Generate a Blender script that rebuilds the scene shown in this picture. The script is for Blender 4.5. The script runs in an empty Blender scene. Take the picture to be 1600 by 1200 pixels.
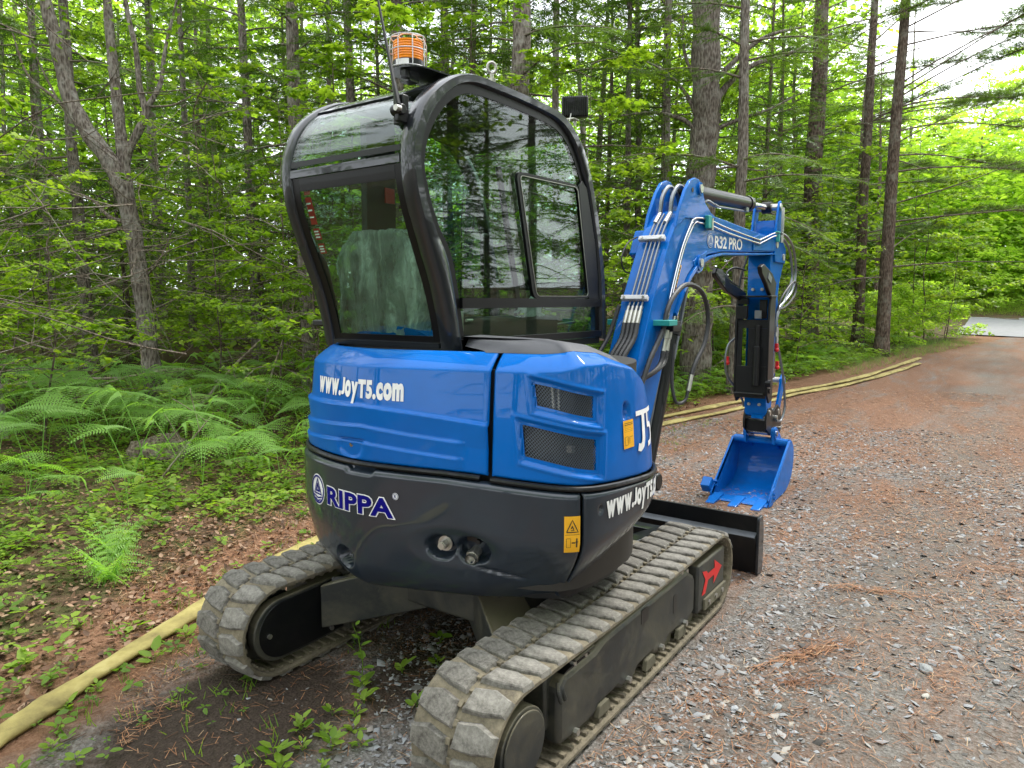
import bpy, bmesh, math, random
import numpy as np
from mathutils import Vector, Matrix
random.seed(7); RNG = np.random.default_rng(7)
scene = bpy.context.scene
COL = scene.collection

# ---------------- camera ----------------
YAW, PITCH = math.radians(35.3), math.radians(6.6)
CAM = Vector((-2.564, -1.884, 1.535))
cam_data = bpy.data.cameras.new('camera'); cam = bpy.data.objects.new('camera', cam_data); COL.objects.link(cam)
cam_data.sensor_width = 36.0; cam_data.lens = 36.0*1110/1600
cam_data.clip_start = .05; cam_data.clip_end = 600
cam.location = CAM
cam.rotation_euler = (math.pi/2-PITCH, 0, YAW-math.pi/2)
scene.camera = cam

# ---------------- sky, sun, exposure ----------------
SUN_EL, SUN_AZ = math.radians(58), math.radians(-20)      # azimuth measured from +X towards +Y
world = bpy.data.worlds.new('World'); scene.world = world; world.use_nodes = True
nt = world.node_tree; nt.nodes.clear()
wo = nt.nodes.new('ShaderNodeOutputWorld'); bg = nt.nodes.new('ShaderNodeBackground')
sky = nt.nodes.new('ShaderNodeTexSky'); sky.sky_type = 'NISHITA'; sky.sun_disc = False
sky.sun_elevation = SUN_EL; sky.sun_rotation = math.pi/2-SUN_AZ
sky.air_density = 1.0; sky.dust_density = 3.0
hs = nt.nodes.new('ShaderNodeHueSaturation'); hs.inputs['Saturation'].default_value = .22; hs.inputs['Value'].default_value = 1.0
# thin bright overcast: the sky's own colour mixed with an even white cloud layer
tc = nt.nodes.new('ShaderNodeTexCoord'); nz = nt.nodes.new('ShaderNodeTexNoise'); nz.inputs['Scale'].default_value = 2.2
nz.inputs['Detail'].default_value = 5
rp = nt.nodes.new('ShaderNodeValToRGB'); rp.color_ramp.elements[0].position = .3; rp.color_ramp.elements[1].position = .7
rp.color_ramp.elements[0].color = (7.5, 8.1, 9.2, 1); rp.color_ramp.elements[1].color = (11.5, 11.7, 12.0, 1)
mx = nt.nodes.new('ShaderNodeMixRGB'); mx.inputs[0].default_value = .75
nt.links.new(tc.outputs['Generated'], nz.inputs['Vector']); nt.links.new(nz.outputs['Fac'], rp.inputs['Fac'])
nt.links.new(sky.outputs[0], hs.inputs['Color']); nt.links.new(hs.outputs[0], mx.inputs[1]); nt.links.new(rp.outputs[0], mx.inputs[2])
nt.links.new(mx.outputs[0], bg.inputs['Color']); bg.inputs['Strength'].default_value = .15
nt.links.new(bg.outputs[0], wo.inputs['Surface'])
sl = bpy.data.lights.new('sun', 'SUN'); sl.energy = 1.5; sl.angle = math.radians(14); sl.color = (1, .96, .88)
sun = bpy.data.objects.new('sun', sl); COL.objects.link(sun)
sd = Vector((math.cos(SUN_EL)*math.cos(SUN_AZ), math.cos(SUN_EL)*math.sin(SUN_AZ), math.sin(SUN_EL)))
sun.rotation_euler = sd.to_track_quat('Z', 'Y').to_euler(); sun.location = (0, 0, 20)
vs = scene.view_settings; vs.view_transform = 'Standard'; vs.look = 'None'; vs.gamma = 1; vs.use_curve_mapping = False
vs.exposure = 1.25
scene.cycles.max_bounces = 8; scene.cycles.transparent_max_bounces = 16; scene.cycles.diffuse_bounces = 3
scene.cycles.glossy_bounces = 4; scene.cycles.transmission_bounces = 6
scene.cycles.caustics_reflective = False; scene.cycles.caustics_refractive = False

# ---------------- helpers ----------------
def link(o, parent=None):
    COL.objects.link(o)
    if parent is not None: o.parent = parent
    return o
def tag(o, label=None, cat=None, group=None, kind=None):
    if label: o['label'] = label
    if cat: o['category'] = cat
    if group: o['group'] = group
    if kind: o['kind'] = kind
    return o
def empty(name, loc=(0, 0, 0), rz=0):
    o = bpy.data.objects.new(name, None); o.location = loc; o.rotation_euler = (0, 0, rz); o.empty_display_size = .1
    return link(o)
def mesh_np(name, V, F, smooth=False):
    """F: (n,3) or (n,4) array"""
    V = np.asarray(V, np.float32); F = np.asarray(F, np.int32)
    me = bpy.data.meshes.new(name); k = F.shape[1]
    me.vertices.add(len(V)); me.vertices.foreach_set('co', V.ravel())
    me.loops.add(F.size); me.loops.foreach_set('vertex_index', F.ravel())
    me.polygons.add(len(F)); me.polygons.foreach_set('loop_start', np.arange(0, F.size, k, dtype=np.int32))
    me.polygons.foreach_set('loop_total', np.full(len(F), k, np.int32))
    if smooth: me.polygons.foreach_set('use_smooth', np.ones(len(F), bool))
    me.update(calc_edges=True)
    return me
class MB:
    """collects vertices and faces of one mesh object"""
    def __init__(s): s.V = []; s.F = []; s.MI = []; s.mi = 0
    def add(s, V, F):
        b = len(s.V); s.V += [tuple(map(float, v)) for v in V]; s.F += [tuple(b+i for i in f) for f in F]; s.MI += [s.mi]*len(F)
        return s
    def box(s, c, d, R=None):
        x, y, z = d[0]/2, d[1]/2, d[2]/2
        P = [Vector(p) for p in [(-x,-y,-z),(x,-y,-z),(x,y,-z),(-x,y,-z),(-x,-y,z),(x,-y,z),(x,y,z),(-x,y,z)]]
        if R is not None: P = [R @ p for p in P]
        return s.add([p+Vector(c) for p in P], [(0,3,2,1),(4,5,6,7),(0,1,5,4),(1,2,6,5),(2,3,7,6),(3,0,4,7)])
    def prism(s, poly, y0, y1, axis='y'):
        """polygon in the two other axes pushed from y0 to y1 along axis"""
        n = len(poly)
        f = {'y': lambda p, t: (p[0], t, p[1]), 'x': lambda p, t: (t, p[0], p[1]), 'z': lambda p, t: (p[0], p[1], t)}[axis]
        V = [f(p, y0) for p in poly]+[f(p, y1) for p in poly]
        F = [tuple(range(n)), tuple(range(2*n-1, n-1, -1))]+[(i, n+i, n+(i+1) % n, (i+1) % n) for i in range(n)]
        return s.add(V, F)
    def tube(s, path, r, n=8, cap=True):
        P = [Vector(p) for p in path]; m = len(P); rr = r if hasattr(r, '__len__') else [r]*m
        up = None; V = []; F = []
        for i, p in enumerate(P):
            t = (P[min(i+1, m-1)]-P[max(i-1, 0)])
            t = t.normalized() if t.length > 1e-9 else Vector((0, 0, 1))
            if up is None:
                up = t.orthogonal().normalized()
            else:
                up = (up-t*up.dot(t)); up = up.normalized() if up.length > 1e-6 else t.orthogonal().normalized()
            w = t.cross(up)
            for k in range(n):
                a = 2*math.pi*k/n; V.append(p+(up*math.cos(a)+w*math.sin(a))*rr[i])
        for i in range(m-1):
            for k in range(n):
                F.append((i*n+k, i*n+(k+1) % n, (i+1)*n+(k+1) % n, (i+1)*n+k))
        if cap: F += [tuple(range(n-1, -1, -1)), tuple(range((m-1)*n, m*n))]
        return s.add(V, F)
    def cyl(s, a, b, r, n=20, r2=None): return s.tube([a, b], [r, r if r2 is None else r2], n)
    def sphere(s, c, r, n=10):
        V = []; F = []
        for i in range(n+1):
            th = math.pi*i/n
            for k in range(2*n):
                ph = math.pi*k/n; V.append((c[0]+r*math.sin(th)*math.cos(ph), c[1]+r*math.sin(th)*math.sin(ph), c[2]+r*math.cos(th)))
        for i in range(n):
            for k in range(2*n): F.append((i*2*n+k, (i+1)*2*n+k, (i+1)*2*n+(k+1) % (2*n), i*2*n+(k+1) % (2*n)))
        return s.add(V, F)
    def mesh(s, name, mats=(), smooth=True, ang=40):
        me = bpy.data.meshes.new(name); me.from_pydata(s.V, [], s.F)
        for m in mats: me.materials.append(m)
        if len(mats) > 1: me.polygons.foreach_set('material_index', s.MI)
        bm = bmesh.new(); bm.from_mesh(me); bmesh.ops.recalc_face_normals(bm, faces=bm.faces); bm.to_mesh(me); bm.free()
        if smooth:
            me.polygons.foreach_set('use_smooth', [True]*len(me.polygons)); me.set_sharp_from_angle(angle=math.radians(ang))
        me.update(); return me
    def build(s, name, mat, parent=None, bevel=0, smooth=True, label=None, seg=2, ang=40):
        mats = mat if isinstance(mat, (list, tuple)) else [mat]
        o = bpy.data.objects.new(name, s.mesh(name, mats, smooth, ang)); link(o, parent)
        if bevel:
            b = o.modifiers.new('bevel', 'BEVEL'); b.width = bevel; b.segments = seg; b.limit_method = 'ANGLE'; b.angle_limit = math.radians(35)
            b.harden_normals = False
        if label: o['label'] = label
        return o
def spline(pts, n=8):
    P = np.array(pts, float); r = []
    P = np.vstack([2*P[0]-P[1], P, 2*P[-1]-P[-2]])
    for i in range(1, len(P)-2):
        for k in range(n):
            t = k/n; a, b, c, d = P[i-1], P[i], P[i+1], P[i+2]
            r.append(.5*((2*b)+(-a+c)*t+(2*a-5*b+4*c-d)*t*t+(-a+3*b-3*c+d)*t**3))
    r.append(P[-2]); return [tuple(map(float, q)) for q in r]

# ---------------- materials ----------------
def ramp(nt, fac, stops):
    r = nt.nodes.new('ShaderNodeValToRGB'); e = r.color_ramp.elements
    while len(e) < len(stops): e.new(.5)
    for i, (p, c) in enumerate(stops): e[i].position = p; e[i].color = tuple(c)+(1,) if len(c) == 3 else c
    nt.links.new(fac, r.inputs['Fac']); return r.outputs['Color']
def noise(nt, scale, detail=4, rough=.55, vec=None, dist=0, out='Fac'):
    n = nt.nodes.new('ShaderNodeTexNoise'); n.inputs['Scale'].default_value = scale; n.inputs['Detail'].default_value = detail
    n.inputs['Roughness'].default_value = rough; n.inputs['Distortion'].default_value = dist
    if vec is not None: nt.links.new(vec, n.inputs['Vector'])
    return n.outputs[out]
def coords(nt, which='Object', scale=None):
    t = nt.nodes.new('ShaderNodeTexCoord').outputs[which]
    if scale:
        m = nt.nodes.new('ShaderNodeMapping'); m.inputs['Scale'].default_value = scale; nt.links.new(t, m.inputs['Vector']); t = m.outputs['Vector']
    return t
def mixc(nt, fac, a, b, mode='MIX'):
    m = nt.nodes.new('ShaderNodeMixRGB'); m.blend_type = mode
    for i, v in enumerate((fac, a, b)):
        if isinstance(v, (int, float)): m.inputs[i].default_value = v
        elif isinstance(v, tuple): m.inputs[i].default_value = v+(1,) if len(v) == 3 else v
        else: nt.links.new(v, m.inputs[i])
    return m.outputs[0]
def bump(nt, bsdf, h, strength=.3, dist=.01):
    b = nt.nodes.new('ShaderNodeBump'); b.inputs['Strength'].default_value = strength; b.inputs['Distance'].default_value = dist
    nt.links.new(h, b.inputs['Height']); nt.links.new(b.outputs[0], bsdf.inputs['Normal'])
def newmat(name):
    m = bpy.data.materials.new(name); m.use_nodes = True; return m, m.node_tree, m.node_tree.nodes['Principled BSDF']
def simple(name, col, rough=.5, metal=0, coat=0, dirt=0, spec=.5, updust=0, dirtcol=(.22, .19, .14), bumps=0, bscale=60, dscale=9):
    m, nt, b = newmat(name)
    b.inputs['Roughness'].default_value = rough; b.inputs['Metallic'].default_value = metal
    b.inputs['Coat Weight'].default_value = coat; b.inputs['Coat Roughness'].default_value = .03; b.inputs['Specular IOR Level'].default_value = spec
    c = coords(nt)
    n1 = noise(nt, dscale, 6, .62, c)
    lo = tuple(x*.86 for x in col); hi = tuple(min(1, x*1.12) for x in col)
    base = ramp(nt, n1, [(.3, lo), (.7, hi)])
    if dirt:
        n2 = noise(nt, dscale*.7, 8, .7, c, .4)
        f = ramp(nt, n2, [(.52-.2*dirt, (0, 0, 0)), (.80-.1*dirt, (dirt, dirt, dirt))])
        base = mixc(nt, f, base, dirtcol)
        mr = nt.nodes.new('ShaderNodeMapRange'); mr.inputs['To Min'].default_value = rough; mr.inputs['To Max'].default_value = min(1, rough+.5)
        nt.links.new(f, mr.inputs['Value']); nt.links.new(mr.outputs[0], b.inputs['Roughness'])
    if updust:                                            # dust and dried mud that has settled on faces looking up
        ge = nt.nodes.new('ShaderNodeNewGeometry'); sx = nt.nodes.new('ShaderNodeSeparateXYZ'); nt.links.new(ge.outputs['True Normal'], sx.inputs[0])
        ad = nt.nodes.new('ShaderNodeMath'); ad.operation = 'MULTIPLY_ADD'; nt.links.new(sx.outputs['Z'], ad.inputs[0]); ad.inputs[1].default_value = .55; nt.links.new(noise(nt, 7, 7, .7, c, .5), ad.inputs[2])
        base = mixc(nt, ramp(nt, ad.outputs[0], [(.58, (0, 0, 0)), (.92, (updust, updust, updust))]), base, dirtcol)
    nt.links.new(base, b.inputs['Base Color'])
    if bumps: bump(nt, b, noise(nt, bscale, 4, .6, c), bumps, .004)
    return m
def glassmat(name, tint, refl=1.0):
    m, nt, b = newmat(name); nt.nodes.remove(b); out = nt.nodes['Material Output']
    t = nt.nodes.new('ShaderNodeBsdfTransparent'); t.inputs[0].default_value = tint+(1,)
    g = nt.nodes.new('ShaderNodeBsdfGlossy'); g.inputs['Roughness'].default_value = .015; g.inputs[0].default_value = (refl, refl, refl, 1)
    f = nt.nodes.new('ShaderNodeFresnel'); ge = nt.nodes.new('ShaderNodeNewGeometry')
    mr = nt.nodes.new('ShaderNodeMapRange'); mr.inputs['To Min'].default_value = 1.5; mr.inputs['To Max'].default_value = 1/1.5
    nt.links.new(ge.outputs['Backfacing'], mr.inputs['Value']); nt.links.new(mr.outputs[0], f.inputs['IOR'])
    mx = nt.nodes.new('ShaderNodeMixShader'); nt.links.new(f.outputs[0], mx.inputs[0]); nt.links.new(t.outputs[0], mx.inputs[1]); nt.links.new(g.outputs[0], mx.inputs[2])
    nt.links.new(mx.outputs[0], out.inputs['Surface']); return m
M = {}
M['blue'] = simple('blue_paint', (.0, .112, .44), .55, 0, .5, spec=.04, dirt=.05, dirtcol=(.12, .14, .16), dscale=2.5)
M['blue_metal'] = simple('blue_steel_paint', (.0, .120, .46), .55, 0, .36, spec=.05, dirt=.10, dirtcol=(.10, .13, .17), bumps=.08, bscale=90)
M['dark'] = simple('charcoal_paint', (.017, .025, .037), .42, 0, .85, spec=.2, dirt=.07, dirtcol=(.07, .07, .062), bumps=.05, bscale=70, dscale=3)
M['frame'] = simple('cab_frame_paint', (.009, .012, .016), .4, 0, .8, spec=.3, dirt=.06, dirtcol=(.08, .08, .075), dscale=12)
M['black'] = simple('black_paint', (.0035, .004, .005), .45, 0, .2, dirt=.05, spec=.3)
M['blackplastic'] = simple('black_plastic', (.004, .004, .005), .35, spec=.3)
M['cap'] = simple('grey_plastic_cap', (.06, .062, .072), .62, bumps=.15, bscale=300)
M['undercar'] = simple('dusty_dark_steel', (.015, .018, .018), .5, 0, .15, dirt=.5, dirtcol=(.16, .14, .09), dscale=6, updust=.8, bumps=.1)
M['dusty'] = simple('mud_dusted_steel', (.10, .09, .06), .8, dirt=.6, dirtcol=(.2, .18, .12), bumps=.3)
M['wire'] = simple('vent_wire', (.10, .12, .15), .5)
M['rubbertube'] = simple('hose_rubber', (.03, .03, .033), .5, bumps=.3, bscale=150)
M['silverhose'] = simple('silver_hose', (.20, .215, .23), .35, .7)
M['chrome'] = simple('chrome', (.50, .51, .53), .16, 1)
M['zinc'] = simple('zinc_steel', (.5, .49, .45), .35, .9, dirt=.2)
M['alu'] = simple('white_clamp', (.62, .62, .64), .4)
M['teal'] = simple('teal_clamp', (.02, .30, .28), .45)
M['white'] = simple('white_vinyl', (.80, .80, .80), .45)
M['navy'] = simple('navy_vinyl', (.003, .002, .16), .5, spec=.1)
M['yellow'] = simple('yellow_label', (.85, .42, .012), .45)
M['ink'] = simple('black_ink', (.02, .018, .015), .5)
M['red'] = simple('red_vinyl', (.62, .012, .012), .4)
M['redplastic'] = simple('red_plastic', (.65, .02, .02), .35)
M['orange'] = simple('orange_lens', (.98, .27, .0), .25, 0, .5, spec=.2)
M['glass'] = glassmat('tinted_cab_glass', (.74, .84, .78), .8)
M['plastic_roof'] = simple('smoked_roof_panel', (.07, .078, .075), .25, 0, .8)
M['interior'] = simple('interior_black', (.012, .013, .013), .6)
M['seat'] = simple('seat_cloth', (.03, .035, .035), .7)
M['film_white'] = simple('crumpled_paper', (.6, .66, .66), .5)
def rubber_mat(name, base, dust, lo=.35, hi=.65):
    m, nt, b = newmat(name); c = coords(nt)
    n = noise(nt, 22, 8, .72, c, .6); n2 = noise(nt, 5, 4, .6, c)
    n3 = noise(nt, 70, 5, .8, c)
    f = mixc(nt, .5, n, n2); f = mixc(nt, .35, f, n3)
    nt.links.new(ramp(nt, f, [(lo, base), ((lo+hi)/2, tuple((x+y)/2 for x, y in zip(base, dust))), (hi, dust)]), b.inputs['Base Color'])
    b.inputs['Roughness'].default_value = .9; bump(nt, b, n, .5, .006); return m
M['belt'] = rubber_mat('dusty_rubber_belt', (.050, .042, .030), (.26, .22, .15))
M['lug'] = rubber_mat('worn_rubber_lug', (.050, .044, .037), (.27, .255, .225), .40, .62)
# clear wrinkled film over the seat
m, nt, b = newmat('clear_wrap'); nt.nodes.remove(b)
t = nt.nodes.new('ShaderNodeBsdfTransparent'); t.inputs[0].default_value = (.80, .86, .83, 1)
g = nt.nodes.new('ShaderNodeBsdfPrincipled'); g.inputs['Base Color'].default_value = (.75, .82, .78, 1); g.inputs['Roughness'].default_value = .2
mxs = nt.nodes.new('ShaderNodeMixShader'); n = noise(nt, 5, 6, .6, coords(nt, 'Object', (1, 2.2, .55)), .35)
nt.links.new(ramp(nt, n, [(.32, (.20, .20, .20)), (.52, (.38, .38, .38)), (.68, (.95, .95, .95))]), mxs.inputs[0])
bump(nt, g, n, 1, .10)
nt.links.new(t.outputs[0], mxs.inputs[1]); nt.links.new(g.outputs[0], mxs.inputs[2]); nt.links.new(mxs.outputs[0], nt.nodes['Material Output'].inputs['Surface'])
M['wrap'] = m
# ---------- pure maths of the machine's upper body (plan outline lofted over height) ----------
OUT = [(.60,.40),(.56,.60),(.42,.70),(.2,.75),(-.1,.765),(-.35,.735),(-.55,.65),(-.69,.5),(-.765,.3),(-.79,.1),(-.765,-.08),
       (-.72,-.27),(-.68,-.42),(-.645,-.56),(-.595,-.69),(-.52,-.755),(-.40,-.782),(-.25,-.79),(-.1,-.785),(.03,-.747),(.15,-.68),(.25,-.58),(.31,-.48),(.33,-.36)]
def _catmull(pts, n=14):
    P = np.array(pts, float); r = []
    P = np.vstack([2*P[0]-P[1], P, 2*P[-1]-P[-2]])
    for i in range(1, len(P)-2):
        for k in range(n):
            t = k/n; a, b, c, d = P[i-1], P[i], P[i+1], P[i+2]
            r.append(.5*((2*b)+(-a+c)*t+(2*a-5*b+4*c-d)*t*t+(-a+3*b-3*c+d)*t**3))
    r.append(P[-2]); return np.array(r)
_OC = _catmull(OUT)
_OL = np.concatenate([[0], np.cumsum(np.hypot(*np.diff(_OC, axis=0).T))]); OUTLEN = _OL[-1]
def out_pt(s):
    s = np.asarray(s, float)
    x = np.interp(s, _OL, _OC[:,0]); y = np.interp(s, _OL, _OC[:,1])
    e = .012
    dx = np.interp(s+e, _OL, _OC[:,0])-np.interp(s-e, _OL, _OC[:,0]); dy = np.interp(s+e, _OL, _OC[:,1])-np.interp(s-e, _OL, _OC[:,1])
    L = np.hypot(dx, dy)+1e-9
    return x, y, dy/L, -dx/L            # outward normal: outline runs left-front > rear > right-front
def out_n(s):
    x, y, nx, ny = out_pt(s)
    f = np.where(nx*x+ny*y < 0, -1., 1.)
    return x, y, nx*f, ny*f
S_REAR = float(_OL[np.argmin(np.hypot(_OC[:,0]+.79, _OC[:,1]-.1))])
S_CORN = float(_OL[np.argmin(np.hypot(_OC[:,0]+.595, _OC[:,1]+.69))])
S_SIDE0 = float(_OL[np.argmin(np.hypot(_OC[:,0]+.1, _OC[:,1]+.785))])
def sstep(a, b, x): t = np.clip((np.asarray(x, float)-a)/(b-a), 0, 1); return t*t*(3-2*t)
def z_seam(s): return np.interp(s, [0, S_REAR-.5, S_REAR+.4, S_CORN, S_SIDE0, OUTLEN], [.925, .935, .93, .912, .878, .84])
def z_top(s): return np.interp(s, [0, S_CORN-.1, S_CORN+.12, S_CORN+.25, S_SIDE0-.1, S_SIDE0, S_SIDE0+.15, S_SIDE0+.4, OUTLEN], [1.357, 1.358, 1.37, 1.36, 1.312, 1.26, 1.17, 1.05, 1.0])
def z_crease(s): return z_top(s)-np.interp(s, [0, S_CORN, S_CORN+.2, S_SIDE0-.1, OUTLEN], [.068, .062, .045, .02, .015])
def inset_blue(s, z):
    """how far the painted covers stand inside the plan outline"""
    zc, zt, zs = z_crease(s), z_top(s), z_seam(s)
    base = np.interp(s, [0, S_CORN, S_SIDE0-.1, OUTLEN], [.028, .028, .012, .012])+.028*np.clip((z-zs)/(zc-zs), 0, 1)**1.5
    slope = np.clip((z-zc)/(zt-zc), 0, 1)
    k = np.interp(s, [0, S_CORN, S_CORN+.25, S_SIDE0, OUTLEN], [.085, .075, .055, .045, .04])
    return base+k*slope**1.25
def z_bot(s): return np.interp(s, [0, S_REAR-.6, S_REAR, S_REAR+.5, S_CORN, S_CORN+.1, S_CORN+.35, S_SIDE0, S_SIDE0+.25, OUTLEN], [.53, .475, .448, .45, .455, .47, .56, .63, .70, .74])
def inset_cw(s, z):
    zb, zs = z_bot(s), z_seam(s)
    u = np.clip((z-zb)/(zs-zb), 0, 1)
    k = np.interp(s, [0, S_REAR-.7, S_REAR, S_REAR+.5, S_CORN, S_CORN+.25, S_SIDE0, OUTLEN], [.09, .07, .018, .07, .17, .13, .09, .1])
    lo = k*(1-sstep(0, .62, u)**.8)
    rnd = np.interp(s, [0, S_REAR-.7, S_REAR, S_CORN, OUTLEN], [.08, .06, .042, .06, .04])*(1-np.clip(u/.22, 0, 1))**2
    tp = .022*np.clip((u-.94)/.06, 0, 1)**2
    return lo+rnd+tp
def surf(kind, s, z, off=0.):
    x, y, nx, ny = out_n(s)
    ins = (inset_blue if kind == 'b' else inset_cw)(s, z)-off
    return np.stack([x-nx*ins, y-ny*ins, np.broadcast_to(z, np.shape(x))], -1)
# =====================================================================================
#                                   MINI EXCAVATOR
# =====================================================================================
EX = empty('mini_excavator', (0, 0, 0))
tag(EX, 'blue and charcoal mini excavator on rubber tracks parked on the gravel drive', 'excavator')

def shell(name, kind, s0, s1, zlo, zhi, ns, nz, mat, disp=None, keep=None, thick=.014, round_edge=.006, parent=EX):
    S = np.linspace(s0, s1, ns); U = np.linspace(0, 1, nz)
    SS, UU = np.meshgrid(S, U, indexing='ij')
    Z = zlo(SS)+(zhi(SS)-zlo(SS))*UU
    D = np.zeros_like(Z)
    if disp is not None: D = D+disp(SS, Z)
    e = np.minimum.reduce([SS-s0, s1-SS, Z-zlo(SS), zhi(SS)-Z])       # eased edges of the panel
    D = D-round_edge*(1-np.clip(e/(round_edge*1.6), 0, 1))**2
    P = surf(kind, SS.ravel(), Z.ravel(), D.ravel())
    idx = np.arange(ns*nz).reshape(ns, nz)
    F = np.stack([idx[:-1, :-1], idx[1:, :-1], idx[1:, 1:], idx[:-1, 1:]], -1).reshape(-1, 4)
    if keep is not None:
        sm = (SS[:-1, :-1]+SS[1:, 1:])/2; zm = (Z[:-1, :-1]+Z[1:, 1:])/2
        F = F[keep(sm, zm).ravel()]
    me = mesh_np(name, P, F, True)
    bm = bmesh.new(); bm.from_mesh(me)
    bmesh.ops.delete(bm, geom=[v for v in bm.verts if not v.link_faces], context='VERTS')
    # outward normals
    bm.faces.ensure_lookup_table(); f = bm.faces[len(bm.faces)//2]; c = f.calc_center_median()
    x, y, nx, ny = out_n((s0+s1)/2)
    flip = 0
    for f in list(bm.faces)[::97]:
        c = f.calc_center_median(); flip += 1 if f.normal.x*c.x+f.normal.y*c.y < 0 else -1
    if flip > 0: bmesh.ops.reverse_faces(bm, faces=bm.faces)
    bm.to_mesh(me); bm.free()
    me.polygons.foreach_set('use_smooth', [True]*len(me.polygons)); me.update()
    o = bpy.data.objects.new(name, me); link(o, parent); me.materials.append(mat)
    sf = o.modifiers.new('solid', 'SOLIDIFY'); sf.thickness = thick; sf.offset = -1
    return o
def inside_quad(S, Z, q):
    """signed-ish distance to a convex quad in (s, z): positive inside"""
    d = np.full(np.shape(S), 9.)
    a = sum(q[i][0]*q[(i+1) % 4][1]-q[(i+1) % 4][0]*q[i][1] for i in range(4))
    sg = 1 if a > 0 else -1
    for i in range(4):
        (x0, y0), (x1, y1) = q[i], q[(i+1) % 4]
        L = math.hypot(x1-x0, y1-y0)
        d = np.minimum(d, sg*((x1-x0)*(Z-y0)-(y1-y0)*(S-x0))/L)
    return d
def blob(S, Z, cs, cz, rs, rz): return 1-np.sqrt(((S-cs)/rs)**2+((Z-cz)/rz)**2)

# ---- engine hood, left of the seam: three clapboard ledges and a lock notch ----
L1 = ([0, 1.8, 2.018, 2.24, 2.39, 2.54], [1.14, 1.153, 1.160, 1.148, 1.136, 1.121], 2.60)
L2 = ([0, 1.6, 2.023, 2.245, 2.476], [1.05, 1.062, 1.084, 1.066, 1.052], 2.462)
L3 = ([0, 1.6, 1.885, 2.032, 2.245, 2.472], [.99, 1.0, 1.018, 1.021, 1.007, .993], 2.455)
def hood_disp(S, Z):
    D = np.zeros_like(Z)
    for (xs, zs, end), A, lam in ((L1, .015, .085), (L2, .012, .065), (L3, .012, .075)):
        zl = np.interp(S, xs, zs)
        if A == .012 and zs[0] == .99:
            notch = sstep(0, .35, blob(S, Z, 1.957, .99, .078, .052))*(1-sstep(1.02, 1.025, Z))
        d = A*sstep(0, .011, zl-Z)*np.clip(1-(zl-Z-.011)/lam, 0, 1)
        d = d*(1-sstep(end-.03, end, S))
        D += d
    zn = np.interp(S, L3[0], L3[1])
    inn = sstep(0, .22, blob(S, np.minimum(Z, 1.0), 1.957, 1.0, .075, .056))*sstep(0, .004, zn+.006-Z)
    D -= .012*inn*1.0
    # gentle pressed-metal waviness
    D += .0006*np.sin(S*9+Z*5)
    return D
SEAM = lambda S: S*0+2.548
hood = shell('engine_hood', 'b', .28, 2.546, lambda s: z_seam(s)+.012, z_top, 200, 120, M['blue'], hood_disp)
MB().cyl((0, 0, 0), (0, 0, .012), .012, 14).cyl((0, 0, .012), (0, 0, .016), .008, 10)
def on(kind, s, z, off=0.): return Vector(surf(kind, np.array([s]), np.array([z]), np.array([off]))[0])
def nrm(s): x, y, nx, ny = out_n(np.array([s])); return Vector((float(nx[0]), float(ny[0]), 0))
p = on('b', 1.957, 1.0, -.012); n = nrm(1.957)
MB().cyl(p-n*.004, p+n*.010, .011, 14).cyl(p+n*.010, p+n*.014, .006, 6).build('lock', M['chrome'], hood)

# ---- right-hand side cover with two recessed mesh vents ----
RIM1 = [(2.692, 1.287), (3.026, 1.224), (3.010, 1.108), (2.708, 1.163)]
MESH1 = [(2.705, 1.263), (2.988, 1.215), (2.980, 1.140), (2.718, 1.186)]
RIM2 = [(2.648, 1.147), (3.024, 1.083), (3.010, .928), (2.666, .992)]
MESH2 = [(2.665, 1.124), (2.992, 1.068), (2.988, .958), (2.678, 1.011)]
def cover_disp(S, Z):
    D = np.zeros_like(Z)
    for q in (RIM1, RIM2):
        d = inside_quad(S, Z, q); D -= .011*sstep(-.002, .014, d)
        D += .004*np.exp(-((d+.004)/.006)**2)
    D -= .05*sstep(.0, .35, blob(S, Z, 3.168, 1.146, .016, .034))
    D -= .006*sstep(0, .35, blob(S, Z, 3.175, 1.135, .03, .05))
    return D
def cover_keep(S, Z): return ~((inside_quad(S, Z, MESH1) > 0) | (inside_quad(S, Z, MESH2) > 0))
cover = shell('side_cover', 'b', 2.560, OUTLEN-.02, lambda s: z_seam(s)+.012, z_top, 200, 110, M['blue'], cover_disp, cover_keep)
def quad_pt(q, u, v, off):
    a = (q[0][0]*(1-u)+q[1][0]*u, q[0][1]*(1-u)+q[1][1]*u); b = (q[3][0]*(1-u)+q[2][0]*u, q[3][1]*(1-u)+q[2][1]*u)
    return on('b', a[0]*(1-v)+b[0]*v, a[1]*(1-v)+b[1]*v, off)
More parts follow.
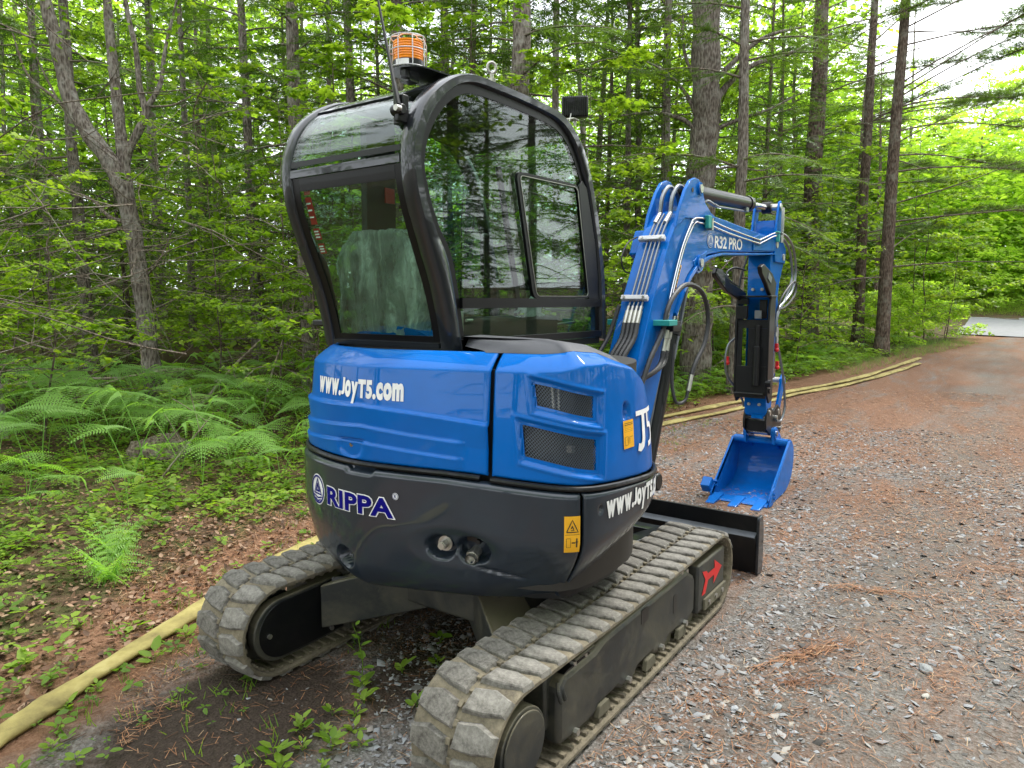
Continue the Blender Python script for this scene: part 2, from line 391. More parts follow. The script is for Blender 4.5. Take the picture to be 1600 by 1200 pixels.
for q, hgt in ((MESH1, .075), (MESH2, .113)):
    W = .285 if q is MESH1 else .325
    g = MB(); r = .0013; pitch = .0125
    def uvpt(x, y): return quad_pt(q, x/W, y/hgt, -.0125)
    for sgn in (1, -1):
        k = -hgt*1.2
        while k < W+hgt*1.2:
            # line x = k + 1.15*y*sgn, clipped to the panel
            pts = []
            for j in range(9):
                y = hgt*j/8; x = k+sgn*1.0*y
                if 0 <= x <= W: pts.append(uvpt(x, y))
            if len(pts) > 1: g.tube(pts, r, 3, cap=False)
            k += pitch
    vm = g.build('vent_mesh', M['wire'], cover)
    g = MB(); V = []; nn_ = 10                                  # folded rim round the mesh
    ringo = [(u, -.09) for u in np.linspace(-.04, 1.04, nn_)]+[(1.04, 1.09)]+[(u, 1.09) for u in np.linspace(1.04, -.04, nn_)][1:]
    ringi = [(u, .02) for u in np.linspace(.008, .992, nn_)]+[(.992, .98)]+[(u, .98) for u in np.linspace(.992, .008, nn_)][1:]
    for (a_, b_), (c_, d_) in zip(ringo, ringi): V += [quad_pt(q, a_, b_, -.0102), quad_pt(q, c_, d_, -.0102), quad_pt(q, c_, d_, -.018)]
    m_ = len(ringo); g.add(V, [(i*3, ((i+1) % m_)*3, ((i+1) % m_)*3+1, i*3+1) for i in range(m_)]+[(i*3+1, ((i+1) % m_)*3+1, ((i+1) % m_)*3+2, i*3+2) for i in range(m_)])
    g.build('vent_rim', M['blue'], cover)
    bk = MB(); n_ = 8
    V = [quad_pt([(a+(-.01 if i in (0, 3) else .01), b_) for i, (a, b_) in enumerate(q)], i/n_, j, -.05) for j in (-.1, 1.1) for i in range(n_+1)]
    bk.add(V, [(i, i+1, n_+2+i, n_+1+i) for i in range(n_)])
    bk.build('vent_backing', M['ink'], cover)
# pipes glimpsed behind the mesh
g = MB(); g.tube([quad_pt(MESH1, .22, v, -.042) for v in (0, .5, 1)], .006, 8).tube([quad_pt(MESH1, .32, v, -.042) for v in (.1, .6, 1)], .004, 8)
p = quad_pt(MESH2, .64, .45, -.042); g.box(p, (.02, .02, .024))
g.build('hidden_pipe', M['zinc'], cover)['kind'] = 'stuff'

# ---- grey anti-slip cap along the foot of the cab ----
g = MB()
tops = []; S0 = np.linspace(2.50, 3.75, 40)
for i, s in enumerate(S0):
    zt = float(z_top(s)); f = float(sstep(0, .12, s-2.50))
    a = on('b', s, zt, .002); x, y, nx, ny = out_n(np.array([s])); n = Vector((float(nx[0]), float(ny[0]), 0))
    h = .004+.030*f*(1-.3*float(sstep(3.3, 3.75, s)))
    a = Vector((a.x, a.y, zt-.002)); b = a.lerp(Vector((max(a.x+.16, -.40) if a.x < -.45 else a.x+.03, -.126, 0)), .08); b.z = zt+h*.75; c = a.lerp(Vector((max(a.x+.16, -.40) if a.x < -.45 else a.x+.03, -.126, 0)), .25); c.z = zt+h; d = Vector((max(a.x+.16, -.40) if a.x < -.45 else a.x+.03, -.126, zt+h*1.0)); c.y = min(c.y, d.y-.01); e = d.copy(); e.z = zt-.06
    tops += [a, b, c, d, e]
F = []
for i in range(39):
    for k in range(4): F.append((i*5+k, (i+1)*5+k, (i+1)*5+k+1, i*5+k+1))
g.add(tops, F); g.build('step_cap', M['cap'], EX, ang=60)

# ---- counterweight and dark side panel ----
SC = 2.893
def cw_disp(S, Z):
    D = np.zeros_like(Z)
    D -= .055*sstep(0, .22, blob(S, Z, 1.925, .556, .056, .046))
    D -= .05*sstep(0, .30, blob(S, Z, 2.366, .662, .062, .050))
    D -= .06*sstep(0, .30, blob(S, Z, 2.492, .664, .070, .056))
    D -= .012*sstep(0, .6, blob(S, Z, 2.43, .668, .20, .085))
    D -= .012*sstep(0, .5, blob(S, Z+.18*(S-2.58), 2.585, .588, .115, .012))
    zt = z_seam(S); D -= .028*sstep(zt-.030, zt-.022, Z)*sstep(1.955, 1.972, S)*(1-sstep(2.075, 2.10, S))*1.0
    D += .0012*np.sin(S*7+2*Z)+.0008*np.sin(S*17+11*Z)
    return D
cwt = shell('counterweight', 'c', .55, SC-.002, z_bot, lambda s: z_seam(s)-.006, 330, 68, M['dark'], cw_disp, thick=.02, round_edge=.012)
def sp_disp(S, Z): return -.04*sstep(0, .3, blob(S, Z, 2.972, .833, .011, .015))
sidep = shell('side_panel', 'c', SC+.003, OUTLEN-.03, z_bot, lambda s: z_seam(s)-.006, 150, 60, M['dark'], sp_disp, thick=.02, round_edge=.008)
MB().cyl(on('c', 2.972, .833, -.02), on('c', 2.972, .833, -.015), .012).build('hole_plug', M['ink'], sidep)
# black rubber seal between paint and counterweight
for a, b, dz in ((.35, 2.522, .004), (2.562, 3.75, .003)):
    pts = [on('b', s, float(z_seam(s))+dz, .010) for s in np.linspace(a, b, 90)]
    MB().tube(pts, .0095, 8).build('rubber_seal', M['black'], EX)
# closed body inside so nothing shows through the gaps
poly = [(float(a), float(b)) for a, b in zip(*[out_pt(np.linspace(.0, OUTLEN, 50))[i]*.88 for i in (0, 1)])]
MB().prism(poly, .52, 1.30, 'z').build('machinery_body', M['ink'], EX)
poly = [(a*.93, b*.93) for a, b in poly]
MB().prism(poly, .47, .515, 'z').build('floor_plate', M['black'], EX)
# exhaust, tow bolt
n = nrm(2.366); c = on('c', 2.366, .664, -.055)
g = MB().cyl(c, c+n*.035, .017, 6).cyl(c+n*.035, c+n*.042, .012, 12).cyl(c, c+n*.006, .028, 18)
g.build('tow_bolt', M['zinc'], cwt)
n = nrm(2.492); c = on('c', 2.480, .645, -.085); d = (n+Vector((0, 0, -.25))).normalized()
g = MB().tube([c, c+d*.03, c+d*.075], [.02, .021, .021], 18, cap=False).tube([c+d*.075, c+d*.02], [.0175, .0175], 18, cap=False)
g.cyl(c+d*.045, c+d*.06, .026, 6)
g.build('exhaust_pipe', M['zinc'], cwt)
g = MB().box(on('c', 2.485, .70, -.045), (.02, .045, .018)).cyl(on('c', 2.51, .695, -.05), on('c', 2.51, .695, -.02), .009, 6)
g.build('pipe_clamp', M['black'], cwt)

# ---- lettering ----
def text_mesh(txt, off=0., size=1.0, res=3, spacing=1.0):
    cu = bpy.data.curves.new('t', 'FONT'); cu.body = txt; cu.size = size; cu.offset = off; cu.resolution_u = res
    cu.space_character = spacing
    o = bpy.data.objects.new('t', cu); COL.objects.link(o)
    dg = bpy.context.evaluated_depsgraph_get(); me = bpy.data.meshes.new_from_object(o.evaluated_get(dg))
    V = np.array([v.co[:2] for v in me.vertices]); F = [tuple(p.vertices) for p in me.polygons]
    bpy.data.objects.remove(o); bpy.data.curves.remove(cu); bpy.data.meshes.remove(me)
    return V, F
def heavy_text(txt, off, xs, gap=.06, low=1.30):
    """heavy condensed lettering: tall lower case, letters set one by one"""
    VV = []; FF = []; x = 0
    for ch in txt:
        V, F = text_mesh(ch, off); V = V.copy(); w = V[:, 0].max()-V[:, 0].min()
        k = xs*(1.0 if ch != '.' else 1.1); V[:, 0] = (V[:, 0]-V[:, 0].min())*k
        if ch == 'J': V[:, 1] = (V[:, 1]-V[:, 1].min())/(V[:, 1].max()-V[:, 1].min())*.76
        if ch.islower(): V[:, 1] *= low if ch != 'y' else 1.22
        V[:, 0] += x; x += w*k+gap; b = sum(len(v) for v in VV); VV.append(V); FF += [tuple(b+i for i in f) for f in F]
    return np.concatenate(VV), FF
def decal(name, V, F, fn, mat, parent, label=None):
    g = MB(); g.add([fn(float(x), float(y)) for x, y in V], F)
    return g.build(name, mat, parent, smooth=False, label=label)
def fit(V, w, h, ref=None):
    R = V if ref is None else ref
    lo, hi = R.min(0), R.max(0); return (V-lo)/(hi-lo)*np.array([w, h])
# www.JoyT5.com on the hood: x along the body, letters condensed and heavy
def capfit(V, w, base_ref, cap_h):
    """scale so the capitals are cap_h tall with the baseline at 0"""
    x0, x1 = V[:, 0].min(), V[:, 0].max(); return np.stack([(V[:, 0]-x0)/(x1-x0)*w, V[:, 1]*cap_h/base_ref], -1)
V, F = heavy_text('www.JoyT5.com', .058, .72, .015)
V2 = capfit(V, .520, .74, .064)
decal('lettering', V2, F, lambda x, y: on('b', 1.690+x, 1.184+y, .0026), M['white'], hood)
V2 = capfit(V, .50, .74, .062)
decal('lettering', V2, F, lambda x, y: on('c', 3.0+x, .800+y, .0028), M['white'], sidep)
# RIPPA with white outline
Vb, Fb = text_mesh('RIPPA', .036, spacing=1.04); Vw, Fw = text_mesh('RIPPA', .075, spacing=1.04)
lo, hi = Vb.min(0), Vb.max(0); sc = np.array([.350, .072])/(hi-lo)
Vb2 = (Vb-lo)*sc; Vw2 = (Vw-lo)*sc
decal('lettering_outline', Vw2, Fw, lambda x, y: on('c', 1.838+x, .752+y, .0022), M['white'], cwt)
decal('lettering', Vb2, Fb, lambda x, y: on('c', 1.838+x, .752+y, .0042), M['navy'], cwt)
def disc(cx, cy, rx, ry, n=28, r0=0.):
    if r0 == 0: return np.array([(cx+rx*math.cos(2*math.pi*k/n), cy+ry*math.sin(2*math.pi*k/n)) for k in range(n)]), [tuple(range(n))]
    V = [(cx+q*rx*math.cos(2*math.pi*k/n), cy+q*ry*math.sin(2*math.pi*k/n)) for q in (1, r0) for k in range(n)]
    return np.array(V), [(k, (k+1) % n, n+(k+1) % n, n+k) for k in range(n)]
def emblem(cx, cy, rx, ry, fn, white, navy, parent, inv=False):
    a, b = (white, navy)
    V = [(cx, cy)]; F = []
    for j in range(1, 6): V += [(cx+rx*j/5*math.cos(2*math.pi*k/28), cy+ry*j/5*math.sin(2*math.pi*k/28)) for k in range(28)]
    F = [(0, 1+k, 1+(k+1) % 28) for k in range(28)]+[(1+28*j+k, 1+28*(j+1)+k, 1+28*(j+1)+(k+1) % 28, 1+28*j+(k+1) % 28) for j in range(4) for k in range(28)]
    decal('emblem_ground', np.array(V), F, lambda x, y: fn(x, y, .0025), a, parent)
    V, F = disc(cx, cy, rx*.93, ry*.93, 28, .86); decal('emblem_ring', V, F, lambda x, y: fn(x, y, .0042), b, parent)
    def tri(s0, s1, oy=0):
        P = [(0, .78), (-.62, -.32), (.62, -.32)]; c = (0, .05)
        P = [(P[i][0]+(P[(i+1) % 3][0]-P[i][0])*k/5, P[i][1]+(P[(i+1) % 3][1]-P[i][1])*k/5) for i in range(3) for k in range(5)]
        V = [(cx+rx*(c[0]+(p[0]-c[0])*q), cy+ry*(c[1]+(p[1]-c[1])*q+oy)) for q in (s0, s1) for p in P]
        return np.array(V), [(k, (k+1) % 15, 15+(k+1) % 15, 15+k) for k in range(15)]
    for s0, s1 in ((1, .74), (.56, .20)):
        V, F = tri(s0, s1); decal('emblem_triangle', V, F, lambda x, y: fn(x, y, .0042), b, parent)
    for y0 in (-.50, -.70):
        w = .62 if y0 == -.50 else .42
        V = np.array([(cx-rx*w, cy+ry*(y0+.04)), (cx, cy+ry*(y0-.10)), (cx+rx*w, cy+ry*(y0+.04)), (cx+rx*w, cy+ry*(y0+.13)), (cx, cy+ry*(y0+.0)), (cx-rx*w, cy+ry*(y0+.13))])
        decal('emblem_wave', V, [(0, 1, 4, 5), (1, 2, 3, 4)], lambda x, y: fn(x, y, .0044), b, parent)
emblem(1.757, .795, .058, .062, lambda x, y, o: on('c', x, y, o), M['white'], M['navy'], cwt)
V, F = disc(2.196, .836, .013, .013); decal('mark_ground', V, F, lambda x, y: on('c', x, y, .0022), M['white'], cwt)
V, F = disc(2.196, .836, .0115, .0115, 24, .86); decal('mark_ring', V, F, lambda x, y: on('c', x, y, .0034), M['navy'], cwt)
V, F = text_mesh('R', .02); V = fit(V, .009, .012)+np.array([2.1915, .830]); decal('mark_letter', V, F, lambda x, y: on('c', x, y, .0034), M['navy'], cwt)
# J5 on the side cover
g = MB(); fn = lambda x, y: on('b', x, y, .0045)
def strip(pts, w):
    P = [Vector((a, b)) for a, b in pts]; P = [P[i].lerp(P[i+1], k/5) for i in range(len(P)-1) for k in range(5)]+[P[-1]]; V = []
    for i, p in enumerate(P):
        t = (P[min(i+1, len(P)-1)]-P[max(i-1, 0)]).normalized(); n = Vector((-t.y, t.x)); V += [tuple(p+n*w), tuple(p-n*w)]
    return np.array(V), [(2*i, 2*i+1, 2*i+3, 2*i+2) for i in range(len(P)-1)]
for pts, w in (([(3.235, 1.128), (3.43, 1.128)], .009), ([(3.300, 1.12), (3.300, 1.03), (3.292, 1.008), (3.270, .998), (3.248, 1.004)], .014),
               ([(3.352, 1.12), (3.352, 1.072), (3.385, 1.072), (3.402, 1.055), (3.402, 1.022), (3.385, 1.003), (3.350, 1.000)], .010)):
    V, F = strip(pts, w); g.add([fn(float(a), float(b)) for a, b in V], F)
g.build('lettering', M['white'], cover, smooth=False)
# yellow labels
def label_quad(kind, s0, s1, z0, z1, parent, n=8, off=.0035):
    V = [on(kind, s0+(s1-s0)*i/n, z0+(z1-z0)*j/9, off) for j in range(10) for i in range(n+1)]
    g = MB(); g.add(V, [(j*(n+1)+i, j*(n+1)+i+1, (j+1)*(n+1)+i+1, (j+1)*(n+1)+i) for i in range(n) for j in range(9)]); return g.build('warning_label', M['yellow'], parent, smooth=False)
lb = label_quad('c', 2.828, 2.882, .700, .826, cwt)
def wf(x, y): return on('c', 2.828+x*.054, .700+y*.126, .0052)
g = MB()
def addstrip(g, pts, w, fn):
    # lay thin ink lines in unit label space, corrected for its proportions
    P = [Vector((a, b*2.33)) for a, b in pts]; P = [P[i].lerp(P[i+1], k/4) for i in range(len(P)-1) for k in range(4)]+[P[-1]]; V = []
    for i, p in enumerate(P):
        t = (P[min(i+1, len(P)-1)]-P[max(i-1, 0)]).normalized(); n = Vector((-t.y, t.x)); V += [fn((p+n*w).x, (p+n*w).y/2.33), fn((p-n*w).x, (p-n*w).y/2.33)]
    g.add(V, [(2*i, 2*i+1, 2*i+3, 2*i+2) for i in range(len(P)-1)])
addstrip(g, [(.14, .57), (.5, .90), (.86, .57), (.14, .57)], .03, wf)
addstrip(g, [(.42, .66), (.5, .74), (.58, .64)], .03, wf); addstrip(g, [(.4, .62), (.62, .62)], .02, wf)
addstrip(g, [(.05, .5), (.95, .5)], .012, wf)
addstrip(g, [(.14, .15), (.14, .40), (.40, .40), (.40, .15), (.14, .15)], .012, wf)
addstrip(g, [(.46, .28), (.68, .28)], .04, wf); addstrip(g, [(.78, .15), (.78, .40)], .045, wf); addstrip(g, [(.70, .30), (.86, .30)], .03, wf)
g.build('pictogram', M['ink'], lb, smooth=False)
lb = label_quad('b', 3.140, 3.214, 1.012, 1.113, cover)
g = MB(); wf2 = lambda x, y: on('b', 3.140+x*.074, 1.012+y*.101, .0052)
for y in (.9, .84): addstrip(g, [(.1, y), (.9, y)], .022, wf2)
for y in (.72, .66, .6): addstrip(g, [(.1, y), (.85, y)], .008, wf2)
addstrip(g, [(.12, .12), (.12, .42), (.4, .42), (.4, .12), (.12, .12)], .015, wf2); addstrip(g, [(.55, .15), (.55, .4), (.85, .4)], .015, wf2)
g.build('pictogram', M['ink'], lb, smooth=False)

# =============================== CAB ===============================
YR, YL = -.12, .625
OUTP = [(-.462, 1.345), (-.487, 1.466), (-.528, 1.60), (-.580, 1.725), (-.622, 1.83), (-.655, 1.93), (-.670, 2.03), (-.662, 2.12), (-.632, 2.20),
        (-.585, 2.268), (-.522, 2.322), (-.452, 2.366), (-.38, 2.395), (-.296, 2.410), (-.18, 2.413), (0, 2.413), (.224, 2.408), (.33, 2.395), (.42, 2.362),
        (.505, 2.305), (.579, 2.225), (.634, 2.11), (.675, 2.01), (.729, 1.837), (.770, 1.656), (.793, 1.379), (.795, 1.33)]
INP = [(-.395, 1.345), (-.412, 1.42), (-.446, 1.588), (-.482, 1.707), (-.540, 1.79), (-.585, 1.88), (-.612, 1.96), (-.625, 2.03), (-.612, 2.11), (-.580, 2.18),
       (-.535, 2.243), (-.48, 2.297), (-.405, 2.345), (-.312, 2.372), (-.18, 2.377), (0, 2.376), (.224, 2.366), (.32, 2.352), (.395, 2.320),
       (.46, 2.27), (.525, 2.19), (.585, 2.09), (.622, 2.00), (.676, 1.83), (.716, 1.65), (.742, 1.40), (.745, 1.345)]
OP = spline(OUTP, 4); IP = spline(INP, 4)
def frame_loop(y0, y1, name):
    """curved side frame: a rounded box section swept along the cab's profile"""
    g = MB(); n = len(OP)
    ys = y0 if y0 < y1 else y1; ye = y1 if y0 < y1 else y0
    ring = []
    for (ox, oz), (ix, iz) in zip(OP, IP):
        t = [(0, .16, ), (.16, 0), (.84, 0), (1, .16), (1, .84), (.84, 1), (.16, 1), (0, .84)]
        for a, b in t:                                     # a: from outer to inner edge, b: across y
            ring.append((ox+(ix-ox)*a, ys+(ye-ys)*b, oz+(iz-oz)*a))
    F = [(i*8+k, i*8+(k+1) % 8, (i+1)*8+(k+1) % 8, (i+1)*8+k) for i in range(n-1) for k in range(8)]
    F += [tuple(range(8)), tuple(range((n-1)*8, n*8))]
    g.add(ring, F); return g.build(name, M['frame'], EX, ang=50)
fr_r = frame_loop(YR, YR+.072, 'cab_frame'); fr_l = frame_loop(YL, YL-.060, 'cab_frame')
def inprof(z):                                            # x of the rear profile at height z
    pts = [(q[1], q[0]) for q in OP[:44]]
    return float(np.interp(z, [a for a, b in pts], [b for a, b in pts]))
def sweep(name, pts, y0, y1, th, mat, parent=EX, seg=1, **k):
    """sheet following profile points (x,z), from y0 to y1, th thick"""
    P = [Vector((x, 0, z)) for x, z in pts]; g = MB(); V = []
    for i, p in enumerate(P):
        t = (P[min(i+1, len(P)-1)]-P[max(i-1, 0)]).normalized(); n = Vector((-t.z, 0, t.x))
        q = p-n*th
        V += [(p.x, y0, p.z), (p.x, y1, p.z), (q.x, y1, q.z), (q.x, y0, q.z)]
    n = len(P); F = [(i*4+k_, i*4+(k_+1) % 4, (i+1)*4+(k_+1) % 4, (i+1)*4+k_) for i in range(n-1) for k_ in range(4)]+[(0, 1, 2, 3), tuple(range(4*n-4, 4*n))]
    g.add(V, F); return g.build(name, mat, parent, **k)
def shift(pts, d): return [(x+d, z) for x, z in pts]
rear = [(x, z) for x, z in OP if 1.35 <= z <= 2.413 and x < .4]
def cut(z0, z1, dx=.012, xmax=-.2):
    r = [(inprof(z)+dx, z) for z in np.linspace(z0, z1, 14)]
    return r
ya, yb = YR+.072, YL-.060
# rear window glass with its black printed border, crossbar, upper curved window, smoked roof panel
rw = sweep('rear_window', cut(1.372, 2.045, .016), ya+.001, yb-.001, .005, M['glass'])
for y0, y1 in ((ya+.001, ya+.034), (yb-.040, yb-.001)):
    sweep('window_border', cut(1.374, 2.03, .0125), y0, y1, .002, M['blackplastic'], rw)
sweep('window_border', cut(1.374, 1.400, .0125), ya+.035, yb-.041, .002, M['blackplastic'], rw)
sweep('window_border', cut(1.978, 2.03, .0125), ya+.035, yb-.041, .002, M['blackplastic'], rw)
def arc_between(z0, x1):
    r = [(x, z) for x, z in OP if z >= z0 and x <= x1]; return r
sweep('rear_crossbar', cut(2.032, 2.062, .004), ya+.001, yb-.001, .03, M['frame'])
up = sweep('upper_rear_window', [(x+.010, z-.006) for x, z in OP[:60] if 2.064 <= z <= 2.318 and x < -.5], ya+.001, yb-.001, .005, M['glass'])
sweep('window_border', [(x+.007, z-.003) for x, z in OP[:60] if 2.064 <= z <= 2.10 and x < -.5], ya+.001, yb-.001, .002, M['blackplastic'], up)
sweep('roof_joint', [(x+.008, z-.002) for x, z in OP if 2.315 <= z <= 2.338 and x < -.4], ya+.001, yb-.001, .012, M['frame'])
sweep('roof_panel', [(x+.006, z-.010) for x, z in OP if z >= 2.336 and x < .45], ya+.001, yb-.001, .006, M['plastic_roof'])
sweep('headliner', [(x+.02, z-.05) for x, z in OP if z >= 2.35 and -.2 < x < .45], ya+.02, yb-.02, .02, M['interior'])
sweep('sill', [(inprof(1.345)+.0, 1.352), (inprof(1.37)+.002, 1.372)], ya+.001, yb-.001, .03, M['frame'])
# front: windscreen bars and lower edge
for x, z0, z1 in ((.785, 1.33, 1.36),):
    MB().box((x-.02, (ya+yb)/2, (z0+z1)/2), (.05, yb-ya-.002, .05)).build('front_sill', M['frame'], EX)
wsp = [(x-.02, z-.01) for x, z in OP if x > .42 and z > 1.36]
sweep('windscreen', wsp, ya+.001, yb-.001, .005, M['glass'])
sweep('windscreen_bar', [(x-.018, z-.008) for x, z in OP if x > .42 and 1.60 < z < 1.64] or [(.76, 1.60), (.757, 1.64)], ya+.001, yb-.001, .02, M['black'])
# right side glass: fixed pane following the inner edge, lower strip, sliding pane
ins = [(x, z) for x, z in IP]
def side_panel(name, poly, y, th, mat, parent=EX, **k): return MB().prism(poly, y, y+th).build(name, mat, parent, **k)
sg = side_panel('side_window', [(x+.001*np.sign(.1-x), z-.001) for x, z in IP], YR+.022, .005, M['glass'])
# black printed border just inside the frame
def offset_poly(pts, d):
    c = Vector((sum(p[0] for p in pts)/len(pts), sum(p[1] for p in pts)/len(pts))); r = []
    n = len(pts)
    for i in range(n):
        a, b = Vector(pts[max(i-1, 0)]), Vector(pts[min(i+1, n-1)]); t = (b-a).normalized(); q = Vector((t.y, -t.x)); p = Vector(pts[i])
        if (c-p).dot(q) < 0: q = -q
        r.append((p.x+q.x*d, p.y+q.y*d))
    return r
IB = offset_poly(IP, .034)
g = MB(); n = len(IP)
for y in (YR+.0195,):
    g.add([(x, y, z) for x, z in IP]+[(x, y, z) for x, z in IB], [(i, i+1, n+i+1, n+i) for i in range(n-1)])
g.build('window_border', M['blackplastic'], sg, smooth=False)
MB().box((.17, YR+.012, 1.53), (1.14, .016, .040)).build('window_rail', M['blackplastic'], EX)
MB().box((.17, YR+.012, 1.372), (1.14, .02, .030)).build('window_rail', M['blackplastic'], EX)
# front black post between fixed frame and sliding pane
side_panel('window_post', [(.612, 1.55), (.50, 2.09), (.53, 2.12), (.58, 2.09), (.67, 1.83), (.705, 1.66), (.715, 1.55)], YR+.008, .010, M['blackplastic'], bevel=.002)
# sliding window: frame with rounded corners
def rr(poly, r, n=5):
    P = [Vector(p) for p in poly]; o = []
    for i, p in enumerate(P):
        a = (P[i-1]-p).normalized(); b = (P[(i+1) % len(P)]-p).normalized()
        for k in range(n+1):
            t = k/n; o.append(tuple((p+a*r)*(1-t)**2+p*2*t*(1-t)+(p+b*r)*t*t))
    return o
SW = [(-.036, 2.085), (.488, 2.095), (.612, 1.552), (.100, 1.550)]
o_ = rr(SW, .04); i_ = rr([(-.012, 2.072), (.477, 2.082), (.598, 1.562), (.124, 1.560)], .03)
def ringmesh(g, A, B, y0, y1):
    n = len(A); V = [(x, y, z) for y in (y0, y1) for x, z in A]+[(x, y, z) for y in (y0, y1) for x, z in B]
    F = []
    for i in range(n):
        j = (i+1) % n
        F += [(i, j, 2*n+j, 2*n+i), (n+i, 3*n+i, 3*n+j, n+j), (i, n+i, n+j, j), (2*n+i, 2*n+j, 3*n+j, 3*n+i)]
    g.add(V, F)
g = MB(); ringmesh(g, o_, i_, YR+.004, YR+.018); sf = g.build('sliding_window', M['blackplastic'], EX)
g = MB(); ringmesh(g, i_, rr([(-.0095, 2.070), (.475, 2.080), (.596, 1.5635), (.126, 1.5615)], .028), YR+.0015, YR+.004); g.build('bright_trim', M['zinc'], sf)
side_panel('pane', i_, YR+.010, .004, glassmat('sliding_pane_glass', (.93, .95, .94), .35), sf, smooth=False)
# thin vertical divider behind it and latch
MB().box((-.06, YR+.03, 1.82), (.03, .012, .56), Matrix.Rotation(math.radians(-14.5), 3, 'Y')).build('window_divider', M['blackplastic'], EX)
MB().box((.545, YR+.035, 1.80), (.02, .02, .05)).build('latch', M['black'], EX)
# left side: door with frame, B-pillar, grab handle
side_panel('door_pillar', [(-.245, 1.36), (-.06, 1.36), (-.05, 2.36), (-.235, 2.36)], YL-.05, .035, M['interior'])
lg = side_panel('door_window', [(x, z) for x, z in IP], YL-.03, .005, M['glass'])
MB().tube(spline([(-.045, YL-.06, 1.985), (-.01, YL-.09, 1.985), (.0, YL-.10, 1.96), (.0, YL-.10, 1.86), (-.01, YL-.09, 1.835), (-.045, YL-.06, 1.835)], 6), .009, 8).build('grab_handle', M['black'], EX)
MB().box((.17, YL-.04, 1.52), (1.1, .03, .05)).build('door_rail', M['interior'], EX)
MB().tube(spline([(.62, YL-.08, 1.90), (.56, YL-.10, 1.88), (.56, YL-.10, 1.70), (.62, YL-.08, 1.68)], 6), .012, 8).build('door_handle', M['black'], EX)
# red sticker strip down the left rear pillar, inside the glass
for k, (z0, z1) in enumerate(((2.03, 1.965), (1.955, 1.85), (1.835, 1.79), (1.775, 1.735))):
    V = [(inprof(z0)+.012, yb-.050, z0), (inprof(z0)+.012, yb-.088, z0), (inprof(z1)+.012, yb-.088, z1), (inprof(z1)+.012, yb-.050, z1)]
    V = [(x+.012, y, z) for x, y, z in V]
    g = MB(); g.add(V, [(0, 1, 2, 3)]); st = g.build('red_sticker', M['red'], EX, smooth=False)
    g = MB()
    for q in range(3):
        zz = z0+(z1-z0)*(.2+.25*q); x = inprof(zz)+.0225
        g.add([(x, yb-.056, zz), (x, yb-.082, zz), (x, yb-.082, zz-.006), (x, yb-.056, zz-.006)], [(0, 1, 2, 3)])
    g.build('sticker_print', M['white'], st, smooth=False)
MB().box((-.10, YL-.058, 2.03), (.06, .004, .07)).build('red_sticker', M['red'], EX)
# seat wrapped in clear film
sx = -.30
seat = MB().box((sx+.02, .37, 1.55), (.12, .44, .46), Matrix.Rotation(math.radians(-8), 3, 'Y')).build('seat', M['seat'], EX, bevel=.05, seg=4)
MB().box((sx-.01, .37, 1.73), (.11, .30, .15), Matrix.Rotation(math.radians(-8), 3, 'Y')).build('headrest', M['seat'], seat, bevel=.035, seg=4)
MB().box((sx+.26, .37, 1.38), (.46, .46, .12)).build('seat_cushion', M['seat'], seat, bevel=.04, seg=4)
g = MB(); rngw = random.Random(3); nu, nv = 30, 26
def wrap_pt(u, v):
    a = math.pi*(.5+u); w = .262*(1-.42*max(0, v-.72)**1.3/.18)*(1+.05*math.sin(9*v+4*u)); top = 1.36+.47*(1-abs(0)*1)
    z = 1.36+.475*v
    y = .37+w*math.copysign(abs(math.sin(a-math.pi/2))**.55, -math.cos(math.pi*u)) if False else .37+w*math.copysign(min(1, abs(math.cos(math.pi*u)))**.5, math.cos(math.pi*u))
    x = sx-.08*math.sin(math.pi*u)**.6-.02+.04*v*-.5
    return (x+rngw.uniform(-.006, .006), y+rngw.uniform(-.006, .006), z+rngw.uniform(-.006, .006))
V = [wrap_pt(i/nu, j/nv) for i in range(nu+1) for j in range(nv+1)]
F = [(i*(nv+1)+j, (i+1)*(nv+1)+j, (i+1)*(nv+1)+j+1, i*(nv+1)+j+1) for i in range(nu) for j in range(nv)]
g.add(V, F)
top = [V[i*(nv+1)+nv] for i in range(nu+1)]; b = len(g.V)
g.add(top+[(sx+.06, .37+(p[1]-.37)*.9, p[2]+.004) for p in top], [(i, i+1, nu+2+i, nu+1+i) for i in range(nu)])
g.build('clear_wrap', M['wrap'], seat, ang=180)
# blue hump behind the seat, side console, levers, crumpled film on the console
g = MB(); prof = [(y, 1.35+.085*math.sin(math.pi*(y-.0)/.56)**.6) for y in np.linspace(.0, .56, 20)]
g.prism([(a, b) for a, b in prof]+[(.56, 1.30), (.0, 1.30)], -.40, -.30, 'x').build('rear_hump', M['blue'], EX)
MB().box((.1, .02, 1.40), (.62, .16, .14)).build('side_console', M['interior'], EX, bevel=.02)
g = MB().tube([(.28, .02, 1.46), (.30, .03, 1.60)], .008).sphere((.30, .03, 1.63), .026).tube([(.12, .0, 1.46), (.13, .0, 1.52)], .007).sphere((.13, 0, 1.53), .014)
g.build('joystick', M['black'], EX)
MB().tube([(.36, -.01, 1.50), (.64, -.01, 1.49)], .006).tube([(.36, -.01, 1.42), (.64, -.01, 1.43)], .006).build('console_rail', M['zinc'], EX)
MB().box((-.32, -.03, 1.455), (.012, .04, .085)).cyl((-.31, -.06, 1.46), (-.27, -.06, 1.46), .006).build('side_bracket', M['zinc'], EX)
g = MB(); rw_ = random.Random(5); V = []
for i in range(12):
    for j in range(7):
        V.append((.05+.022*i, -.055+.012*rw_.random(), 1.43+.02*j+.012*rw_.random()-.02*abs(i-6)/6*j*.4))
F = [(i*7+j, (i+1)*7+j, (i+1)*7+j+1, i*7+j+1) for i in range(11) for j in range(6)]
F = [f for f in F if rw_.random() < .8]
